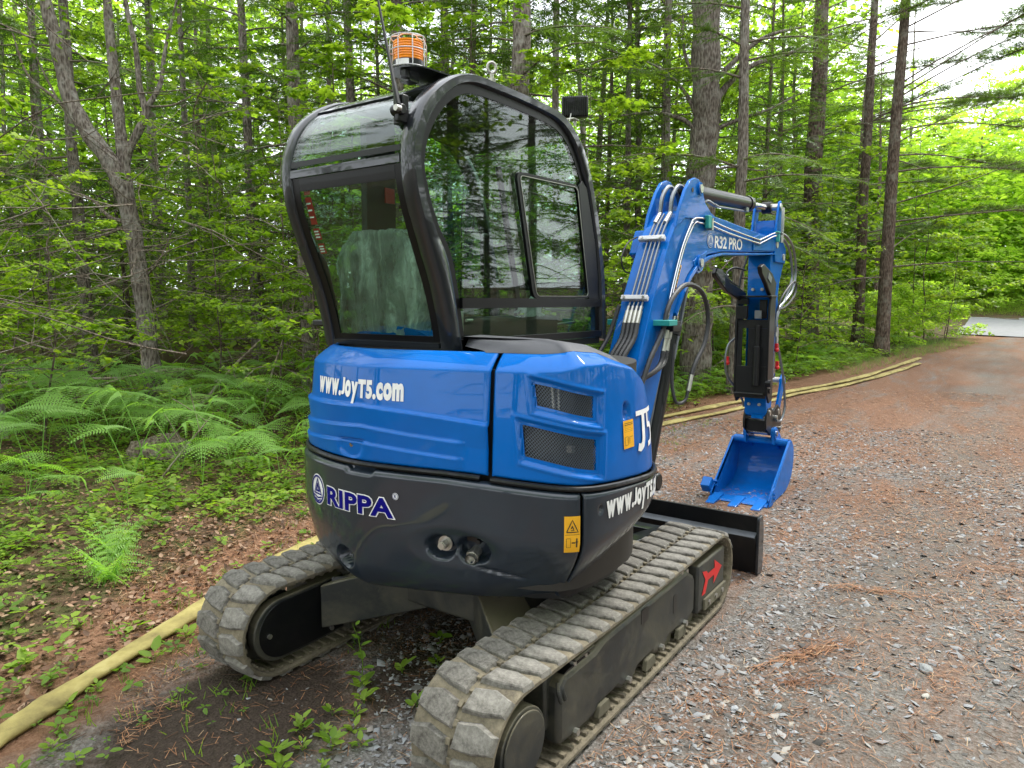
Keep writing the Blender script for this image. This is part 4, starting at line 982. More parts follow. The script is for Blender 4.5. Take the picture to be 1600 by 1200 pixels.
# =============================== UNDERCARRIAGE ===============================
uc = MB().cyl((0, 0, .40), (0, 0, .52), .33, 40).box((0, 0, .33), (.85, .62, .16)).build('centre_frame', M['undercar'], EX, bevel=.01)
g = MB()
for sx in (-1, 1):
    for sy in (-1, 1):
        g = MB(); V = [(sx*.20, sy*.16, .44), (sx*.36, sy*.10, .44), (sx*.66, sy*.47, .33), (sx*.40, sy*.47, .34), (sx*.20, sy*.16, .22), (sx*.36, sy*.10, .22), (sx*.66, sy*.47, .14), (sx*.40, sy*.47, .14)]
        g.add(V, [(0, 1, 2, 3), (4, 5, 6, 7), (0, 1, 5, 4), (1, 2, 6, 5), (2, 3, 7, 6), (3, 0, 4, 7)]); g.build('cross_leg', M['undercar'], uc, bevel=.006)
for hp in ([(-.35, .28, .40), (-.5, .38, .33), (-.62, .46, .30)], [(-.33, .24, .41), (-.48, .33, .35), (-.6, .46, .34)]): MB().tube(spline(hp, 5), .012, 8).build('travel_hose', M['rubbertube'], uc)

XR, XF, RW, ZC = -.915, .775, .180, .207
def belt_pt(t, rad):
    """point and frame on the belt loop, t = arc length at radius RW; rad = height above the belt's running line"""
    L = XF-XR; c = math.pi*RW; tot = 2*L+2*c; t %= tot
    sag = 0.
    if t < L: x = XR+t; sag = -.010*math.sin(math.pi*t/L); return (x, ZC+RW+rad+sag), (0, 1), 0
    t -= L
    if t < c: a = math.pi/2-t/RW; return (XF+(RW+rad)*math.cos(a), ZC+(RW+rad)*math.sin(a)), (math.cos(a), math.sin(a)), a
    t -= c
    if t < L: return (XF-t, ZC-RW-rad), (0, -1), 0
    t -= L; a = -math.pi/2-t/RW; return (XR+(RW+rad)*math.cos(a), ZC+(RW+rad)*math.sin(a)), (math.cos(a), math.sin(a)), a
TOT = 2*(XF-XR)+2*math.pi*RW
def lug_mesh(sgn):
    """a moulded block: skewed, tapered, chamfered; x along the belt, y across, z up"""
    g = MB(); sk = .030*sgn
    base = [(-.046, .010), (-.040, .080), (-.022, .146), (.030, .149), (.047, .085), (.030, .012)]
    V = []
    for z, q in ((-.006, 1.06), (.009, .98), (.0130, .88)):
        cx = sum(p[0] for p in base)/6; cy = sum(p[1] for p in base)/6
        for x, y in base: V.append((cx+(x-cx)*q, (cy+(y-cy)*q)*sgn, z))
    F = [(12, 13, 14, 15, 16, 17)]+[(k*6+i, k*6+(i+1) % 6, (k+1)*6+(i+1) % 6, (k+1)*6+i) for k in (0, 1) for i in range(6)]
    g.add(V, F); me = g.mesh('tread_lug', [M['lug']], True, 30); return me
LUGM = {1: lug_mesh(1), -1: lug_mesh(-1)}
NP = 46
for side_, yc in ((-1, -.625), (1, .625)):
    before_ = set(EX.children); n = 230; g = MB(); V = []
    hw = .150
    sec = [(-hw, -.006), (-hw, .006), (-hw+.010, .012), (-.03, .010), (.0, .006), (.03, .010), (hw-.010, .012), (hw, .006), (hw, -.006), (hw-.04, -.012), (.04, -.012), (-.04, -.012), (-hw+.04, -.012)]
    m_ = len(sec)
    for i in range(n):
        for y, r in sec:
            (x, z), _, _ = belt_pt(TOT*i/n, r); V.append((x, yc+y, z))
    F = [(i*m_+k, ((i+1) % n)*m_+k, ((i+1) % n)*m_+(k+1) % m_, i*m_+(k+1) % m_) for i in range(n) for k in range(m_)]
    g.add(V, F)
    tr = g.build('rubber_track', M['belt'], EX, ang=40)
    # drive-lug ribs on the inner side, one joined mesh
    g = MB()
    for i in range(NP*2):
        (x, z), (nx, nz_), _ = belt_pt(TOT*(i+.5)/(NP*2), -.016); ang = math.atan2(nx, nz_)
        g.box((x, yc, z), (.018, .27, .010), Matrix.Rotation(ang, 3, 'Y'))
    g.build('inner_rib', M['belt'], tr, smooth=False)['kind'] = 'stuff'
    for i in range(NP):
        for sg_ in (-1, 1):
            t = TOT*(i+(.5 if sg_ > 0 else 0))/NP
            (x, z), (nx, nz_), _ = belt_pt(t, .010); ang = math.atan2(nx, nz_)
            o = bpy.data.objects.new('tread_lug', LUGM[sg_]); o.parent = tr; COL.objects.link(o)
            o.location = (x, yc, z); o.rotation_euler = (0, ang, 0)
            rr_ = random.Random(i*2+sg_); o.scale = (1+rr_.uniform(-.04, .04), 1, 1+rr_.uniform(-.12, .06))
    # small guide bosses down the middle: one joined mesh
    g = MB()
    for i in range(NP):
        for q in (0, .5):
            (x, z), (nx, nz_), _ = belt_pt(TOT*(i+q+.22)/NP, .010); ang = math.atan2(nx, nz_)
            g.box((x, yc+(.006 if q else -.006), z), (.020, .018, .016), Matrix.Rotation(ang, 3, 'Y'))
    g.build('centre_boss', M['belt'], tr, bevel=.002)['kind'] = 'stuff'
    # wheels
    MB().cyl((XR, yc-.04, ZC), (XR, yc+.04, ZC), .150, 36).build('drive_sprocket', M['undercar'], EX, bevel=.006)
    MB().cyl((XF, yc-.05, ZC), (XF, yc+.05, ZC), .160, 36).build('idler_wheel', M['dusty'], EX, bevel=.006)
    for x in (-.50, -.12, .24, .50):
        MB().cyl((x, yc-.10, .078), (x, yc+.10, .078), .058, 20).build('track_roller', M['dusty'], EX, bevel=.004)
    MB().box((-.08, yc, .225), (1.28, .17, .19)).build('track_beam', M['undercar'], EX, bevel=.01)
    s = side_
    # outer final-drive drum
    yo = yc+s*.075
    MB().cyl((XR, yo, ZC), (XR, yc+s*.135, ZC), .118, 36).cyl((XR, yc+s*.135, ZC), (XR, yc+s*.142, ZC), .108, 36).build('drive_hub', M['undercar'], EX, bevel=.004)
    if s == 1:                                             # the far track sits a little farther forward
        for o in set(EX.children)-before_: o.location.x += .065
# outer covers of the near track
yo = -.765
cov = [(-.70, .085), (-.70, .285), (-.66, .315), (-.46, .315), (-.38, .335), (.40, .335), (.48, .29), (.50, .26), (.50, .115), (.42, .085), (.33, .085), (.30, .10), (.20, .10), (.16, .078), (.06, .078), (.03, .10), (-.10, .10), (-.14, .075), (-.25, .075), (-.28, .095), (-.42, .095), (-.46, .070), (-.60, .070)]
cv = MB().prism(cov, yo+.012, yo+.085)
cvo = cv.build('track_cover', M['undercar'], EX, bevel=.026, seg=2)
MB().prism([(-.66, .316), (-.48, .316), (-.50, .322), (-.64, .322)], yo+.02, yo+.08).build('top_pad', M['black'], cvo)
g = MB()
for x, z in ((-.60, .090), (-.20, .095), (.11, .098), (.37, .105)):
    MB().cyl((x, yo-.004, z), (x, yo+.014, z), .013, 6).build('cover_bolt', M['zinc'], cvo)
for x, z in ((-.585, .335), (-.51, .335), (.36, .350), (.42, .335)): MB().cyl((x, yo+.03, z-.02), (x, yo+.03, z), .013, 6).build('cover_bolt', M['zinc'], cvo)
for hq in ([(-.085, .265), (-.02, .265), (-.02, .325), (-.085, .325)], [(.24, .19), (.275, .19), (.275, .275), (.24, .275)]): MB().prism(rr(hq, .014, 4), yo+.0105, yo+.013).build('cover_hole', M['ink'], cvo)
bx_ = MB().box((.69, yo+.055, .205), (.36, .105, .235)).build('arrow_box', M['undercar'], EX, bevel=.012, seg=3)
MB().box((.72, yo-.004, .115), (.29, .012, .055)).build('lower_strip', M['dusty'], bx_, bevel=.003)
g = MB()
for x in (.63, .72, .81): MB().cyl((x, yo-.016, .115), (x, yo-.008, .115), .012, 6).build('cover_bolt', M['zinc'], bx_)
def arrow(cx, cz, s):
    P = [(-.5, -.30), (-.36, -.02), (-.5, .28), (-.30, .12), (-.24, .16), (.16, .16), (.12, .36), (.50, .0), (.12, -.36), (.16, -.14), (-.22, -.14), (-.30, -.30)]
    return [(cx+x*s, cz+z*s*.62) for x, z in P]
g = MB(); P = [(-.50, -.42), (-.34, -.02), (-.50, .28), (-.28, .20), (-.22, .10), (.12, .10), (.10, .34), (.50, -.02), (.08, -.36), (.10, -.10), (-.20, -.10), (-.32, -.42)]
V = [(.69+x*.27, yo+.0002, .235+z*.17) for x, z in P]
g.add(V, [(0, 1, 10, 11), (1, 2, 3, 4), (1, 4, 10), (4, 5, 9, 10), (5, 6, 7), (7, 8, 9), (5, 7, 9)]); g.build('red_arrow', M['red'], bx_, smooth=False)
# inner cover of the far track: motor cover plate and boxes
st = []
for k in range(17): a = math.pi/2+math.pi*k/16; st.append((XR+.128*math.cos(a), ZC+.128*math.sin(a)))
st += [(-.585, .085), (-.585, .34)]
for yc_, y0, y1 in ((.625, .485, .53), (-.625, -.53, -.485)):
    mc = MB().prism([(x, z) for x, z in st], min(y0, y1), max(y0, y1)).build('motor_cover', M['undercar'], EX, bevel=.006)
    yy = y0 if y0 > 0 else y1
    ins_ = [(XR+(x-XR)*.90+.01 if x < -.6 else x-.006, ZC+(z-ZC)*.90) for x, z in st]
    sgn_ = -1 if yy > 0 else 1
    MB().prism(ins_, min(yy+sgn_*.004, yy+sgn_*.0005), max(yy+sgn_*.004, yy+sgn_*.0005)).build('cover_plate', M['black'], mc, bevel=.002)
    g = MB()
    for x, z in ((XR-.06, .20), (-.66, .115), (-.64, .29)): MB().cyl((x, yy+sgn_*.012, z), (x, yy+sgn_*.002, z), .010, 8).build('cover_bolt', M['zinc'], mc)
    MB().box((-.575, (.49 if yy > 0 else -.49), .22), (.014, .07, .27)).build('end_flange', M['undercar'], mc)
    if yy > 0: mc.location.x = .065
for x in (-.40, .0, .33):
    MB().prism(rr([(x-.05, .055), (x+.05, .055), (x+.035, .10), (x-.035, .10)], .01, 3), -.762, -.742).build('roller_guard', M['dusty'], EX, bevel=.003)
MB().box((-.545, -.735, .346), (.13, .05, .012)).build('top_bracket', M['undercar'], EX, bevel=.003)
for x in (-.665, -.69): MB().tube(spline([(x, -.74, .30), (x-.01, -.75, .27), (x, -.755, .235)], 5), .007, 8).build('rail_bar', M['undercar'], EX)
# =============================== BLADE ===============================
bl_poly = [(1.375, .02), (1.37, .17), (1.350, .215), (1.350, .222), (1.395, .240), (1.395, .335), (1.412, .335), (1.44, .25), (1.445, .15), (1.42, .05), (1.40, .0), (1.385, .0)]
dz = MB().prism(bl_poly, -.775, .775).build('dozer_blade', M['black'], EX, bevel=.003)
for y0 in (-.792, .776): MB().prism(rr([(1.36, .005), (1.36, .34), (1.43, .345), (1.455, .25), (1.455, .005)], .02, 3), y0, y0+.016).build('end_plate', M['frame'], dz, bevel=.004)
MB().prism([(1.3475, .2235), (1.3925, .2415), (1.392, .2445), (1.347, .2265)], -.77, .77).build('pale_ledge', M['silverhose'], dz)  # paler metallic strip along the blade's ledge
for y in (-.32, .32):
    V = [(.40, y-.05, .36), (.40, y+.05, .36), (1.36, y+.05, .22), (1.36, y-.05, .22), (.40, y-.05, .28), (.40, y+.05, .28), (1.36, y+.05, .12), (1.36, y-.05, .12)]
    g = MB(); g.add(V, [(0, 1, 2, 3), (4, 5, 6, 7), (0, 1, 5, 4), (1, 2, 6, 5), (2, 3, 7, 6), (3, 0, 4, 7)]); g.build('push_arm', M['frame'], dz, bevel=.004)
MB().box((1.15, 0, .20), (.10, .66, .09)).cyl((.45, 0, .40), (1.2, 0, .30), .035).build('blade_crossbar', M['frame'], dz, bevel=.004)
MAIN_TREES = [
    (2.87, 10.34, 0.104, 'bare', 'slim grey spruce trunk just left of the forked tree'),
    (4.54, 15.77, 0.094, 'bare', None),
    (5.79, 12.28, 0.081, 'bare', None),
    (5.37, 9.4, 0.1, 'bare', 'straight brown spruce trunk between the forked tree and the cab'),
    (4.27, 6.64, 0.123, 'bare', 'dark spruce trunk standing right behind the rear window of the cab'),
    (8.2, 10.6, 0.072, 'bare', None),
    (6.43, 7.91, 0.105, 'bare', None),
    (5.43, 5.86, 0.124, 'bare', 'spruce trunk rising behind the orange beacon'),
    (7.41, 8.25, 0.05, 'bare', None),
    (5.26, 3.51, 0.171, 'bare', 'thick lichen-covered spruce trunk rising behind the cab roof'),
    (6.8, 3.92, 0.069, 'bare', 'thin grey trunk between the thick lichened trunk and the work lamp'),
    (11.68, 5.69, 0.072, 'full', None),
    (10.14, 4.39, 0.076, 'bare', None),
    (10.76, 4.38, 0.078, 'bare', None),
    (9.66, 3.35, 0.094, 'bare', 'spruce trunk directly behind the knee of the boom'),
    (7.92, 1.48, 0.095, 'bare', 'pale spruce trunk seen under the boom beside the big pine'),
    (12.69, 2.53, 0.061, 'full', None),
    (14.42, 2.68, 0.074, 'full', None),
    (14.85, 2.07, 0.245, 'pine', 'broad dark pine trunk to the right of the arm'),
    (14.99, 1.01, 0.123, 'pine', 'slim straight pine, left one of the pair beside the drive'),
    (13.73, 0.37, 0.138, 'pine', 'taller rough-barked pine, right one of the pair beside the drive'),
]
FILL_TREES = [
    (12.69, 17.51, 0.133, 'full'),
    (17.14, 23.22, 0.067, 'bare'),
    (14.04, 17.8, 0.067, 'full'),
    (3.85, 10.92, 0.123, 'young'),
    (17.34, 12.4, 0.086, 'full'),
    (1.48, 11.18, 0.098, 'bare'),
    (5.56, 40.58, 0.104, 'full'),
    (10.33, 22.11, 0.068, 'full'),
    (15.63, 10.92, 0.11, 'full'),
    (14.11, 9.28, 0.1, 'bare'),
    (13.2, 6.85, 0.071, 'full'),
    (3.49, 30.63, 0.06, 'full'),
    (17.17, 4.13, 0.136, 'young'),
    (0.96, 19.84, 0.132, 'full'),
    (13.02, 23.1, 0.088, 'bare'),
    (15.15, 30.47, 0.118, 'full'),
    (6.98, 31.56, 0.051, 'full'),
    (11.56, 3.57, 0.1, 'full'),
    (16.5, 6.4, 0.085, 'full'),
    (6.98, 11.47, 0.074, 'young'),
    (13.34, 29.81, 0.069, 'full'),
    (5.01, 23.55, 0.051, 'young'),
    (6.71, 15.24, 0.057, 'bare'),
    (8.13, 27.07, 0.051, 'full'),
    (9.5, 17.68, 0.136, 'full'),
    (12.17, 20.99, 0.078, 'full'),
    (13.5, 3.75, 0.067, 'young'),
    (0.98, 15.71, 0.096, 'full'),
    (9.55, 27.84, 0.073, 'bare'),
    (12.89, 15.61, 0.134, 'full'),
    (4.93, 25.19, 0.109, 'young'),
    (11.0, 8.52, 0.133, 'full'),
    (2.07, 21.2, 0.098, 'full'),
    (9.19, 13.15, 0.116, 'young'),
    (8.01, 7.06, 0.053, 'bare'),
    (6.99, 5.84, 0.056, 'full'),
    (15.17, 31.89, 0.057, 'bare'),
    (27.78, 3.41, 0.062, 'full'),
    (30.2, 5.44, 0.088, 'full'),
    (13.1, 9.72, 0.102, 'young'),
    (2.97, 18.93, 0.087, 'full'),
    (13.35, 11.73, 0.125, 'bare'),
    (5.63, 43.64, 0.06, 'bare'),
    (6.39, 28.52, 0.097, 'full'),
    (16.52, 2.63, 0.11, 'full'),
    (4.03, 21.24, 0.131, 'bare'),
    (8.35, 12.07, 0.069, 'full'),
    (10.62, 18.81, 0.11, 'bare'),
    (31.05, 8.75, 0.091, 'full'),
    (6.6, 17.75, 0.108, 'young'),
    (0.8, 17.07, 0.091, 'bare'),
    (13.14, 4.95, 0.12, 'bare'),
    (5.01, 27.36, 0.108, 'full'),
    (26.97, 2.41, 0.068, 'full'),
    (6.18, 20.63, 0.13, 'full'),
    (11.16, 20.03, 0.129, 'full'),
    (14.34, 18.9, 0.068, 'bare'),
    (27.46, 6.35, 0.133, 'full'),
]
FORK = (2.22, 7.27) 
BIGPINE = (8.26, 2.22)
SAPLINGS = [ (-0.21, 5.86), (0.51, 6.75), (0.37, 5.75), (1.55, 7.88), (0.95, 5.61), (2.76, 7.9), (1.55, 5.11), (2.65, 6.33), (1.5, 4.15), (2.61, 5.17), (2.08, 4.02), (3.8, 5.56), (2.97, 4.15), (3.94, 4.51), (3.66, 3.52), (4.92, 3.99), (5.75, 3.67), (5.25, 2.65), (6.88, 2.95), (8.14, 2.9), (16.99, 3.04), (14.44, 1.44), (11.63, 2.29), (16.8, 0.19), (16.51, -0.1), (17.52, -0.48), (30.26, -0.13), (31.46, -1.14), (31.31, -1.97), (32.53, -3.0), (4.42, 9.02), (3.73, 10.85), (2.61, 11.58), (5.04, 8.14), (1.13, 9.33), (6.73, 5.76), (6.34, 7.18), (10.21, 2.57), (10.67, 1.23) ]
FERNS = [ (7.83, 2.58), (0.38, 3.93), (0.62, 7.93), (2.24, 4.2), (11.11, 3.61), (-0.41, 4.8), (11.79, 3.76), (1.88, 3.75), (7.96, 1.87), (1.77, 4.51), (6.74, 2.79), (10.04, 2.3), (7.05, 2.4), (0.34, 6.78), (1.13, 4.96), (1.62, 6.67), (9.55, 1.75), (1.52, 6.25), (2.11, 5.43), (9.26, 3.88), (7.75, 2.11), (6.72, 2.49), (1.37, 4.25), (12.79, 2.44), (2.16, 3.38), (-0.16, 3.19), (1.03, 3.03), (-0.48, 4.5), (0.86, 8.82), (2.1, 4.97), (-0.02, 6.42), (12.3, 1.88), (3.0, 3.27), (0.56, 6.57), (7.53, 3.83), (0.55, 3.54), (10.65, 5.66), (0.73, 3.02), (1.14, 8.13), (1.3, 8.4), (0.32, 4.6), (2.72, 4.84), (2.15, 8.22), (0.15, 4.37), (6.14, 2.56), (7.35, 2.84), (7.41, 2.53), (2.46, 7.94), (7.35, 2.07), (6.5, 2.93), (9.49, 4.4), (-0.3, 2.82), (11.8, 0.84), (5.88, 2.43), (1.8, 6.89), (0.21, 5.73), (12.01, 2.24), (0.69, 6.31), (1.44, 2.67), (10.09, 5.45), (-0.0, 6.1), (0.86, 3.43), (12.92, 1.58), (-0.19, 4.43), (9.48, 4.81), (9.86, 3.52), (8.86, 1.48), (1.22, 6.97), (1.12, 5.61), (6.81, 1.86), (1.69, 3.16), (10.49, 4.73), (7.76, 3.22), (9.58, 2.33), (-0.71, 3.22), (2.76, 6.41), (2.98, 5.21), (1.34, 5.31), (1.48, 5.61), (11.43, 1.14), (-0.45, 3.32), (0.1, 3.59), (2.05, 7.03), (-0.03, 4.78), (10.88, 0.95), (11.61, 2.84), (13.98, 1.02), (-0.34, 5.3), (12.94, 3.03), (0.67, 3.89), (3.21, 7.18), (0.42, 7.46), (10.7, 3.07), (3.5, 6.23), (8.25, 2.12), (2.55, 6.85), (1.87, 6.22), (0.34, 4.94), (9.56, 4.0), (9.0, 3.3), (0.01, 4.1), (3.01, 6.94), (1.29, 4.67), (6.73, 2.21), (0.4, 5.34), (7.06, 3.31), (10.72, 1.52), (2.81, 6.0), (7.33, 1.75), (6.89, 3.02), (8.52, 2.87), (10.52, 1.93), (1.27, 3.62), (10.63, 2.75), (10.27, 2.91), (1.55, 8.47), (11.13, 2.16), (6.39, 1.94), (-0.89, 3.49), (4.64, 4.76), (2.13, 4.61), (12.04, 3.36), (12.04, 1.25), (11.18, 1.39), (0.95, 7.13), (0.72, 5.16), (2.52, 5.36), (11.5, 4.22), (10.41, 1.68), (13.49, 2.22), (0.98, 6.16), (2.69, 4.4), (3.05, 7.47), (8.58, 2.31), (0.39, 3.13), (2.84, 5.57), (8.91, 4.06), (12.96, 0.5), (1.2, 7.27), (1.92, 5.19), (1.54, 5.01), (7.71, 3.52), (0.85, 7.68), (10.48, 5.33), (1.48, 8.21), (1.04, 6.67), (13.28, 1.63), (12.22, 3.16), (1.48, 7.93), (1.55, 3.69), (6.27, 2.33), (2.28, 5.85), (2.3, 3.8), (14.2, 0.78), (13.15, 1.22), (1.01, 9.43), (0.78, 5.83), (1.32, 3.2), (8.0, 4.06), (1.07, 4.5), (8.76, 3.79), (10.05, 1.74), (1.62, 9.03), (1.09, 3.91), (10.0, 4.83), (12.41, 3.55), (2.74, 7.92), (5.84, 2.07), (8.27, 1.74), (8.94, 4.48), (10.79, 2.33), (0.13, 3.08), (3.65, 3.27), (8.1, 2.78), (3.83, 6.11), (1.2, 2.58), (0.8, 5.45), (9.16, 2.61), (12.96, 2.2), (-0.42, 3.05), (9.65, 2.63), (8.89, 2.69), (0.02, 2.75), (9.06, 4.75), (13.72, 1.36), (0.14, 5.12), (4.62, 2.19), (0.64, 2.74), (4.29, 3.91), (10.42, 2.58), (3.35, 2.81), (5.32, 2.75), (4.57, 5.03), (13.76, 1.64), (1.36, 9.16), (0.29, 6.36), (1.7, 5.84), (1.66, 5.29), (10.43, 1.02), (9.81, 3.15), (12.32, 2.53), (14.44, 0.44), (1.62, 7.13), (3.97, 5.71), (2.55, 3.89), (7.84, 1.6), (-0.53, 3.82), (0.21, 2.55), (10.58, 3.83), (2.92, 3.7), (-0.34, 2.41), (2.65, 5.78), (12.38, 2.19), (9.06, 2.92), (9.8, 1.17), (2.63, 7.55), (12.51, 1.34), (-0.37, 4.13), (11.73, 1.3), (9.99, 4.13), (2.39, 4.76), (8.02, 3.48), (11.4, 2.59), (12.68, 3.24), (11.97, 4.24), (3.94, 4.03), (1.76, 3.44), (14.78, 0.13), (3.58, 6.72), (9.9, 2.81) ]
# =====================================================================================
#                                   TERRAIN
# =====================================================================================
def softp(x, k): return np.log1p(np.exp(-np.abs(x)*k))/k+np.maximum(x, 0)
def edge(x): return np.interp(x, [-8, -2, 0, 3, 5, 8, 10.5, 13.4, 18, 24, 40], [.5, .85, 1.5, 1.85, 1.75, 1.2, .45, 0, -1.2, -2.6, -7])
def gz(x, y):
    x = np.asarray(x, float); y = np.asarray(y, float)
    z = .040*(softp(x-3.5, 1.2)-softp(x-30, 1.2))
    d = y-edge(x)-.6
    f = 1/(1+np.exp(-np.clip(d, -10, 10)*4))
    nz_ = .03*np.sin(x*1.3+y*.7)+.025*np.sin(x*.6-y*1.9+1)+.012*np.sin(4.1*x+3.3*y)
    micro = .004*np.sin(x*5.1+2*np.sin(y*3.7))*np.sin(y*6.3+np.sin(x*4.1))
    z = z+.052*(softp(d, 1.5)-softp(d-14, 1.5))+f*nz_
    far = 1/(1+np.exp(-(np.minimum(np.hypot(x-.2, y)-2.2, np.hypot(x-3., y+.24)-1.0))*4))
    z = z+.7*np.clip((x-26.6)/2.5, 0, 1)
    d2 = -7.5-y
    return z+micro*far+.05*(softp(d2, 1.5)-softp(d2-12, 1.5))
def grow(a, s, r, n):
    o = []; v = a
    for _ in range(n): s *= r; v += s; o.append(v)
    return o
xs = np.array(sorted([-3.5-t for t in grow(0, .07, 1.13, 42)])+list(np.arange(-3.5, 8, .07))+grow(8, .07, 1.055, 95))
ys = np.array(sorted([-4-t for t in grow(0, .07, 1.12, 46)])+list(np.arange(-4, 6, .07))+grow(6, .07, 1.07, 78))
X, Y = np.meshgrid(xs, ys, indexing='ij'); Z = gz(X, Y)
idx = np.arange(X.size).reshape(X.shape)
Fq = np.stack([idx[:-1, :-1], idx[1:, :-1], idx[1:, 1:], idx[:-1, 1:]], -1).reshape(-1, 4)
gme = mesh_np('ground', np.stack([X, Y, Z], -1).reshape(-1, 3), Fq, True)
ground = link(bpy.data.objects.new('ground', gme)); tag(ground, kind='structure')
dE = (Y-edge(X)).ravel()                                    # distance past the drive's left edge
wood = 1/(1+np.exp(-(dE-.55)*5))
wood = np.maximum(wood, 1/(1+np.exp((Y.ravel()+6.8)*2)))
litter = np.exp(-((dE-.25)/.55)**2)
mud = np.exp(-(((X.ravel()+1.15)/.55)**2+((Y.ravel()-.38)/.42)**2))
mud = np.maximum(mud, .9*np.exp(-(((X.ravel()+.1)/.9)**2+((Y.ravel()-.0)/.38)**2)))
lane = np.exp(-((Y.ravel()+1.55+.1*X.ravel()*0)/.45)**2)    # the worn, finer wheel track on the drive
ca = gme.color_attributes.new('cover', 'FLOAT_COLOR', 'POINT')
ca.data.foreach_set('color', np.stack([wood, litter, mud, lane], -1).astype(np.float32).ravel())
m, nt, b = newmat('ground_cover'); c = coords(nt)
at_ = nt.nodes.new('ShaderNodeVertexColor'); at_.layer_name = 'cover'
sp = nt.nodes.new('ShaderNodeSeparateColor'); nt.links.new(at_.outputs['Color'], sp.inputs[0])
nf = noise(nt, 38, 10, .75, c); nm = noise(nt, 6, 8, .65, c); nl = noise(nt, .9, 5, .6, c); nn = noise(nt, 120, 4, .7, c)
vor = nt.nodes.new('ShaderNodeTexVoronoi'); vor.inputs['Scale'].default_value = 85; nt.links.new(c, vor.inputs['Vector'])
grav = ramp(nt, nf, [(.28, (.045, .040, .035)), (.5, (.125, .114, .102)), (.70, (.30, .285, .265))])  # gravel bed darkened: shade in the gaps between stones put into the colour
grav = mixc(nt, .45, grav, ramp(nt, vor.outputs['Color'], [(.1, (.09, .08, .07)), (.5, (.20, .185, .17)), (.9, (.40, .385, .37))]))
needles = ramp(nt, nn, [(.3, (.12, .060, .036)), (.55, (.24, .115, .062)), (.75, (.36, .20, .12))])
nstreak = noise(nt, 1.0, 9, .7, coords(nt, 'Object', (1.1, 3.4, 1)), .5)
fn_ = ramp(nt, nstreak, [(.44, (0, 0, 0)), (.66, (.70, .70, .70))])
sxyz = nt.nodes.new('ShaderNodeSeparateXYZ'); nt.links.new(c, sxyz.inputs[0])
mr_ = nt.nodes.new('ShaderNodeMapRange'); mr_.inputs['From Min'].default_value = 1.0; mr_.inputs['From Max'].default_value = 7; mr_.inputs['To Min'].default_value = 0; mr_.inputs['To Max'].default_value = .17
nt.links.new(sxyz.outputs['X'], mr_.inputs['Value'])
ad_ = nt.nodes.new('ShaderNodeMath'); ad_.operation = 'ADD'; nt.links.new(nstreak, ad_.inputs[0]); nt.links.new(mr_.outputs[0], ad_.inputs[1])
fn_ = ramp(nt, ad_.outputs[0], [(.44, (0, 0, 0)), (.68, (.80, .80, .80))])
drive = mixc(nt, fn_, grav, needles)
fine = ramp(nt, nf, [(.3, (.10, .088, .074)), (.7, (.22, .20, .175))])
mlt = nt.nodes.new('ShaderNodeMath'); mlt.operation = 'MULTIPLY'; nt.links.new(at_.outputs['Alpha'], mlt.inputs[0]); nt.links.new(ramp(nt, nl, [(.35, (0, 0, 0)), (.6, (.9, .9, .9))]), mlt.inputs[1])
drive = mixc(nt, mlt.outputs[0], drive, fine)
drive = mixc(nt, 1., drive, ramp(nt, noise(nt, .55, 6, .65, coords(nt, 'Object', (.6, 2.2, 1)), .4), [(.32, (.74, .72, .70)), (.55, (1, 1, 1)), (.75, (1.12, 1.1, 1.06))]), 'MULTIPLY')
lit = ramp(nt, nf, [(.3, (.065, .036, .022)), (.5, (.18, .10, .06)), (.7, (.31, .20, .13))])
lit = mixc(nt, .35, lit, needles)
floor_ = ramp(nt, nf, [(.3, (.035, .024, .014)), (.5, (.085, .055, .032)), (.7, (.16, .10, .06))])
moss = ramp(nt, nm, [(.45, (0, 0, 0)), (.62, (.7, .7, .7))])
floor_ = mixc(nt, moss, floor_, (.06, .085, .02))
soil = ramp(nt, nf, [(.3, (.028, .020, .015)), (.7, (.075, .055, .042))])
def wsum(fac, nzf, k=.5):
    a = nt.nodes.new('ShaderNodeMath'); a.operation = 'MULTIPLY_ADD'; nt.links.new(nzf, a.inputs[0]); a.inputs[1].default_value = k; nt.links.new(fac, a.inputs[2])
    return a.outputs[0]
def edgef(fac, lo=.62, hi=.80): return ramp(nt, wsum(fac, nm), [(lo, (0, 0, 0)), (hi, (1, 1, 1))])
col = mixc(nt, edgef(sp.outputs[1], .60, .85), drive, lit)
col = mixc(nt, edgef(sp.outputs[0], .66, .86), col, floor_)
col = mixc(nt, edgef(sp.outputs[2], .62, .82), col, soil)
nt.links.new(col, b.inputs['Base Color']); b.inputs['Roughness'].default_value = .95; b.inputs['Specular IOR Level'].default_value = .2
hgt = mixc(nt, .5, nf, vor.outputs['Distance']); bump(nt, b, hgt, .8, .02)
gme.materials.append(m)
# asphalt road across the far end of the drive
g = MB(); yy = np.linspace(-60, -.6, 40)
xr_ = np.linspace(19.4, 26.2, 24)
for x in xr_: g.V += [(float(x), float(y), float(gz(x, y))+.018) for y in yy]
g.F += [(k*40+i, (k+1)*40+i, (k+1)*40+i+1, k*40+i+1) for k in range(23) for i in range(39)]; g.MI += [0]*39*23
M['asphalt'] = simple('asphalt', (.20, .20, .205), .85, bumps=.3)
rd = g.build('road', M['asphalt']); tag(rd, kind='structure')
g = MB()
for x, w in ((25.6, .12),): g.V += [(x+s*w, float(y), float(gz(25.6, y))+.04) for s in (-.5, .5) for y in yy]
g.F += [(i, 40+i, 41+i, i+1) for i in range(39)]; g.MI += [0]*39
rl = g.build('road_edge_line', M['white'], rd)

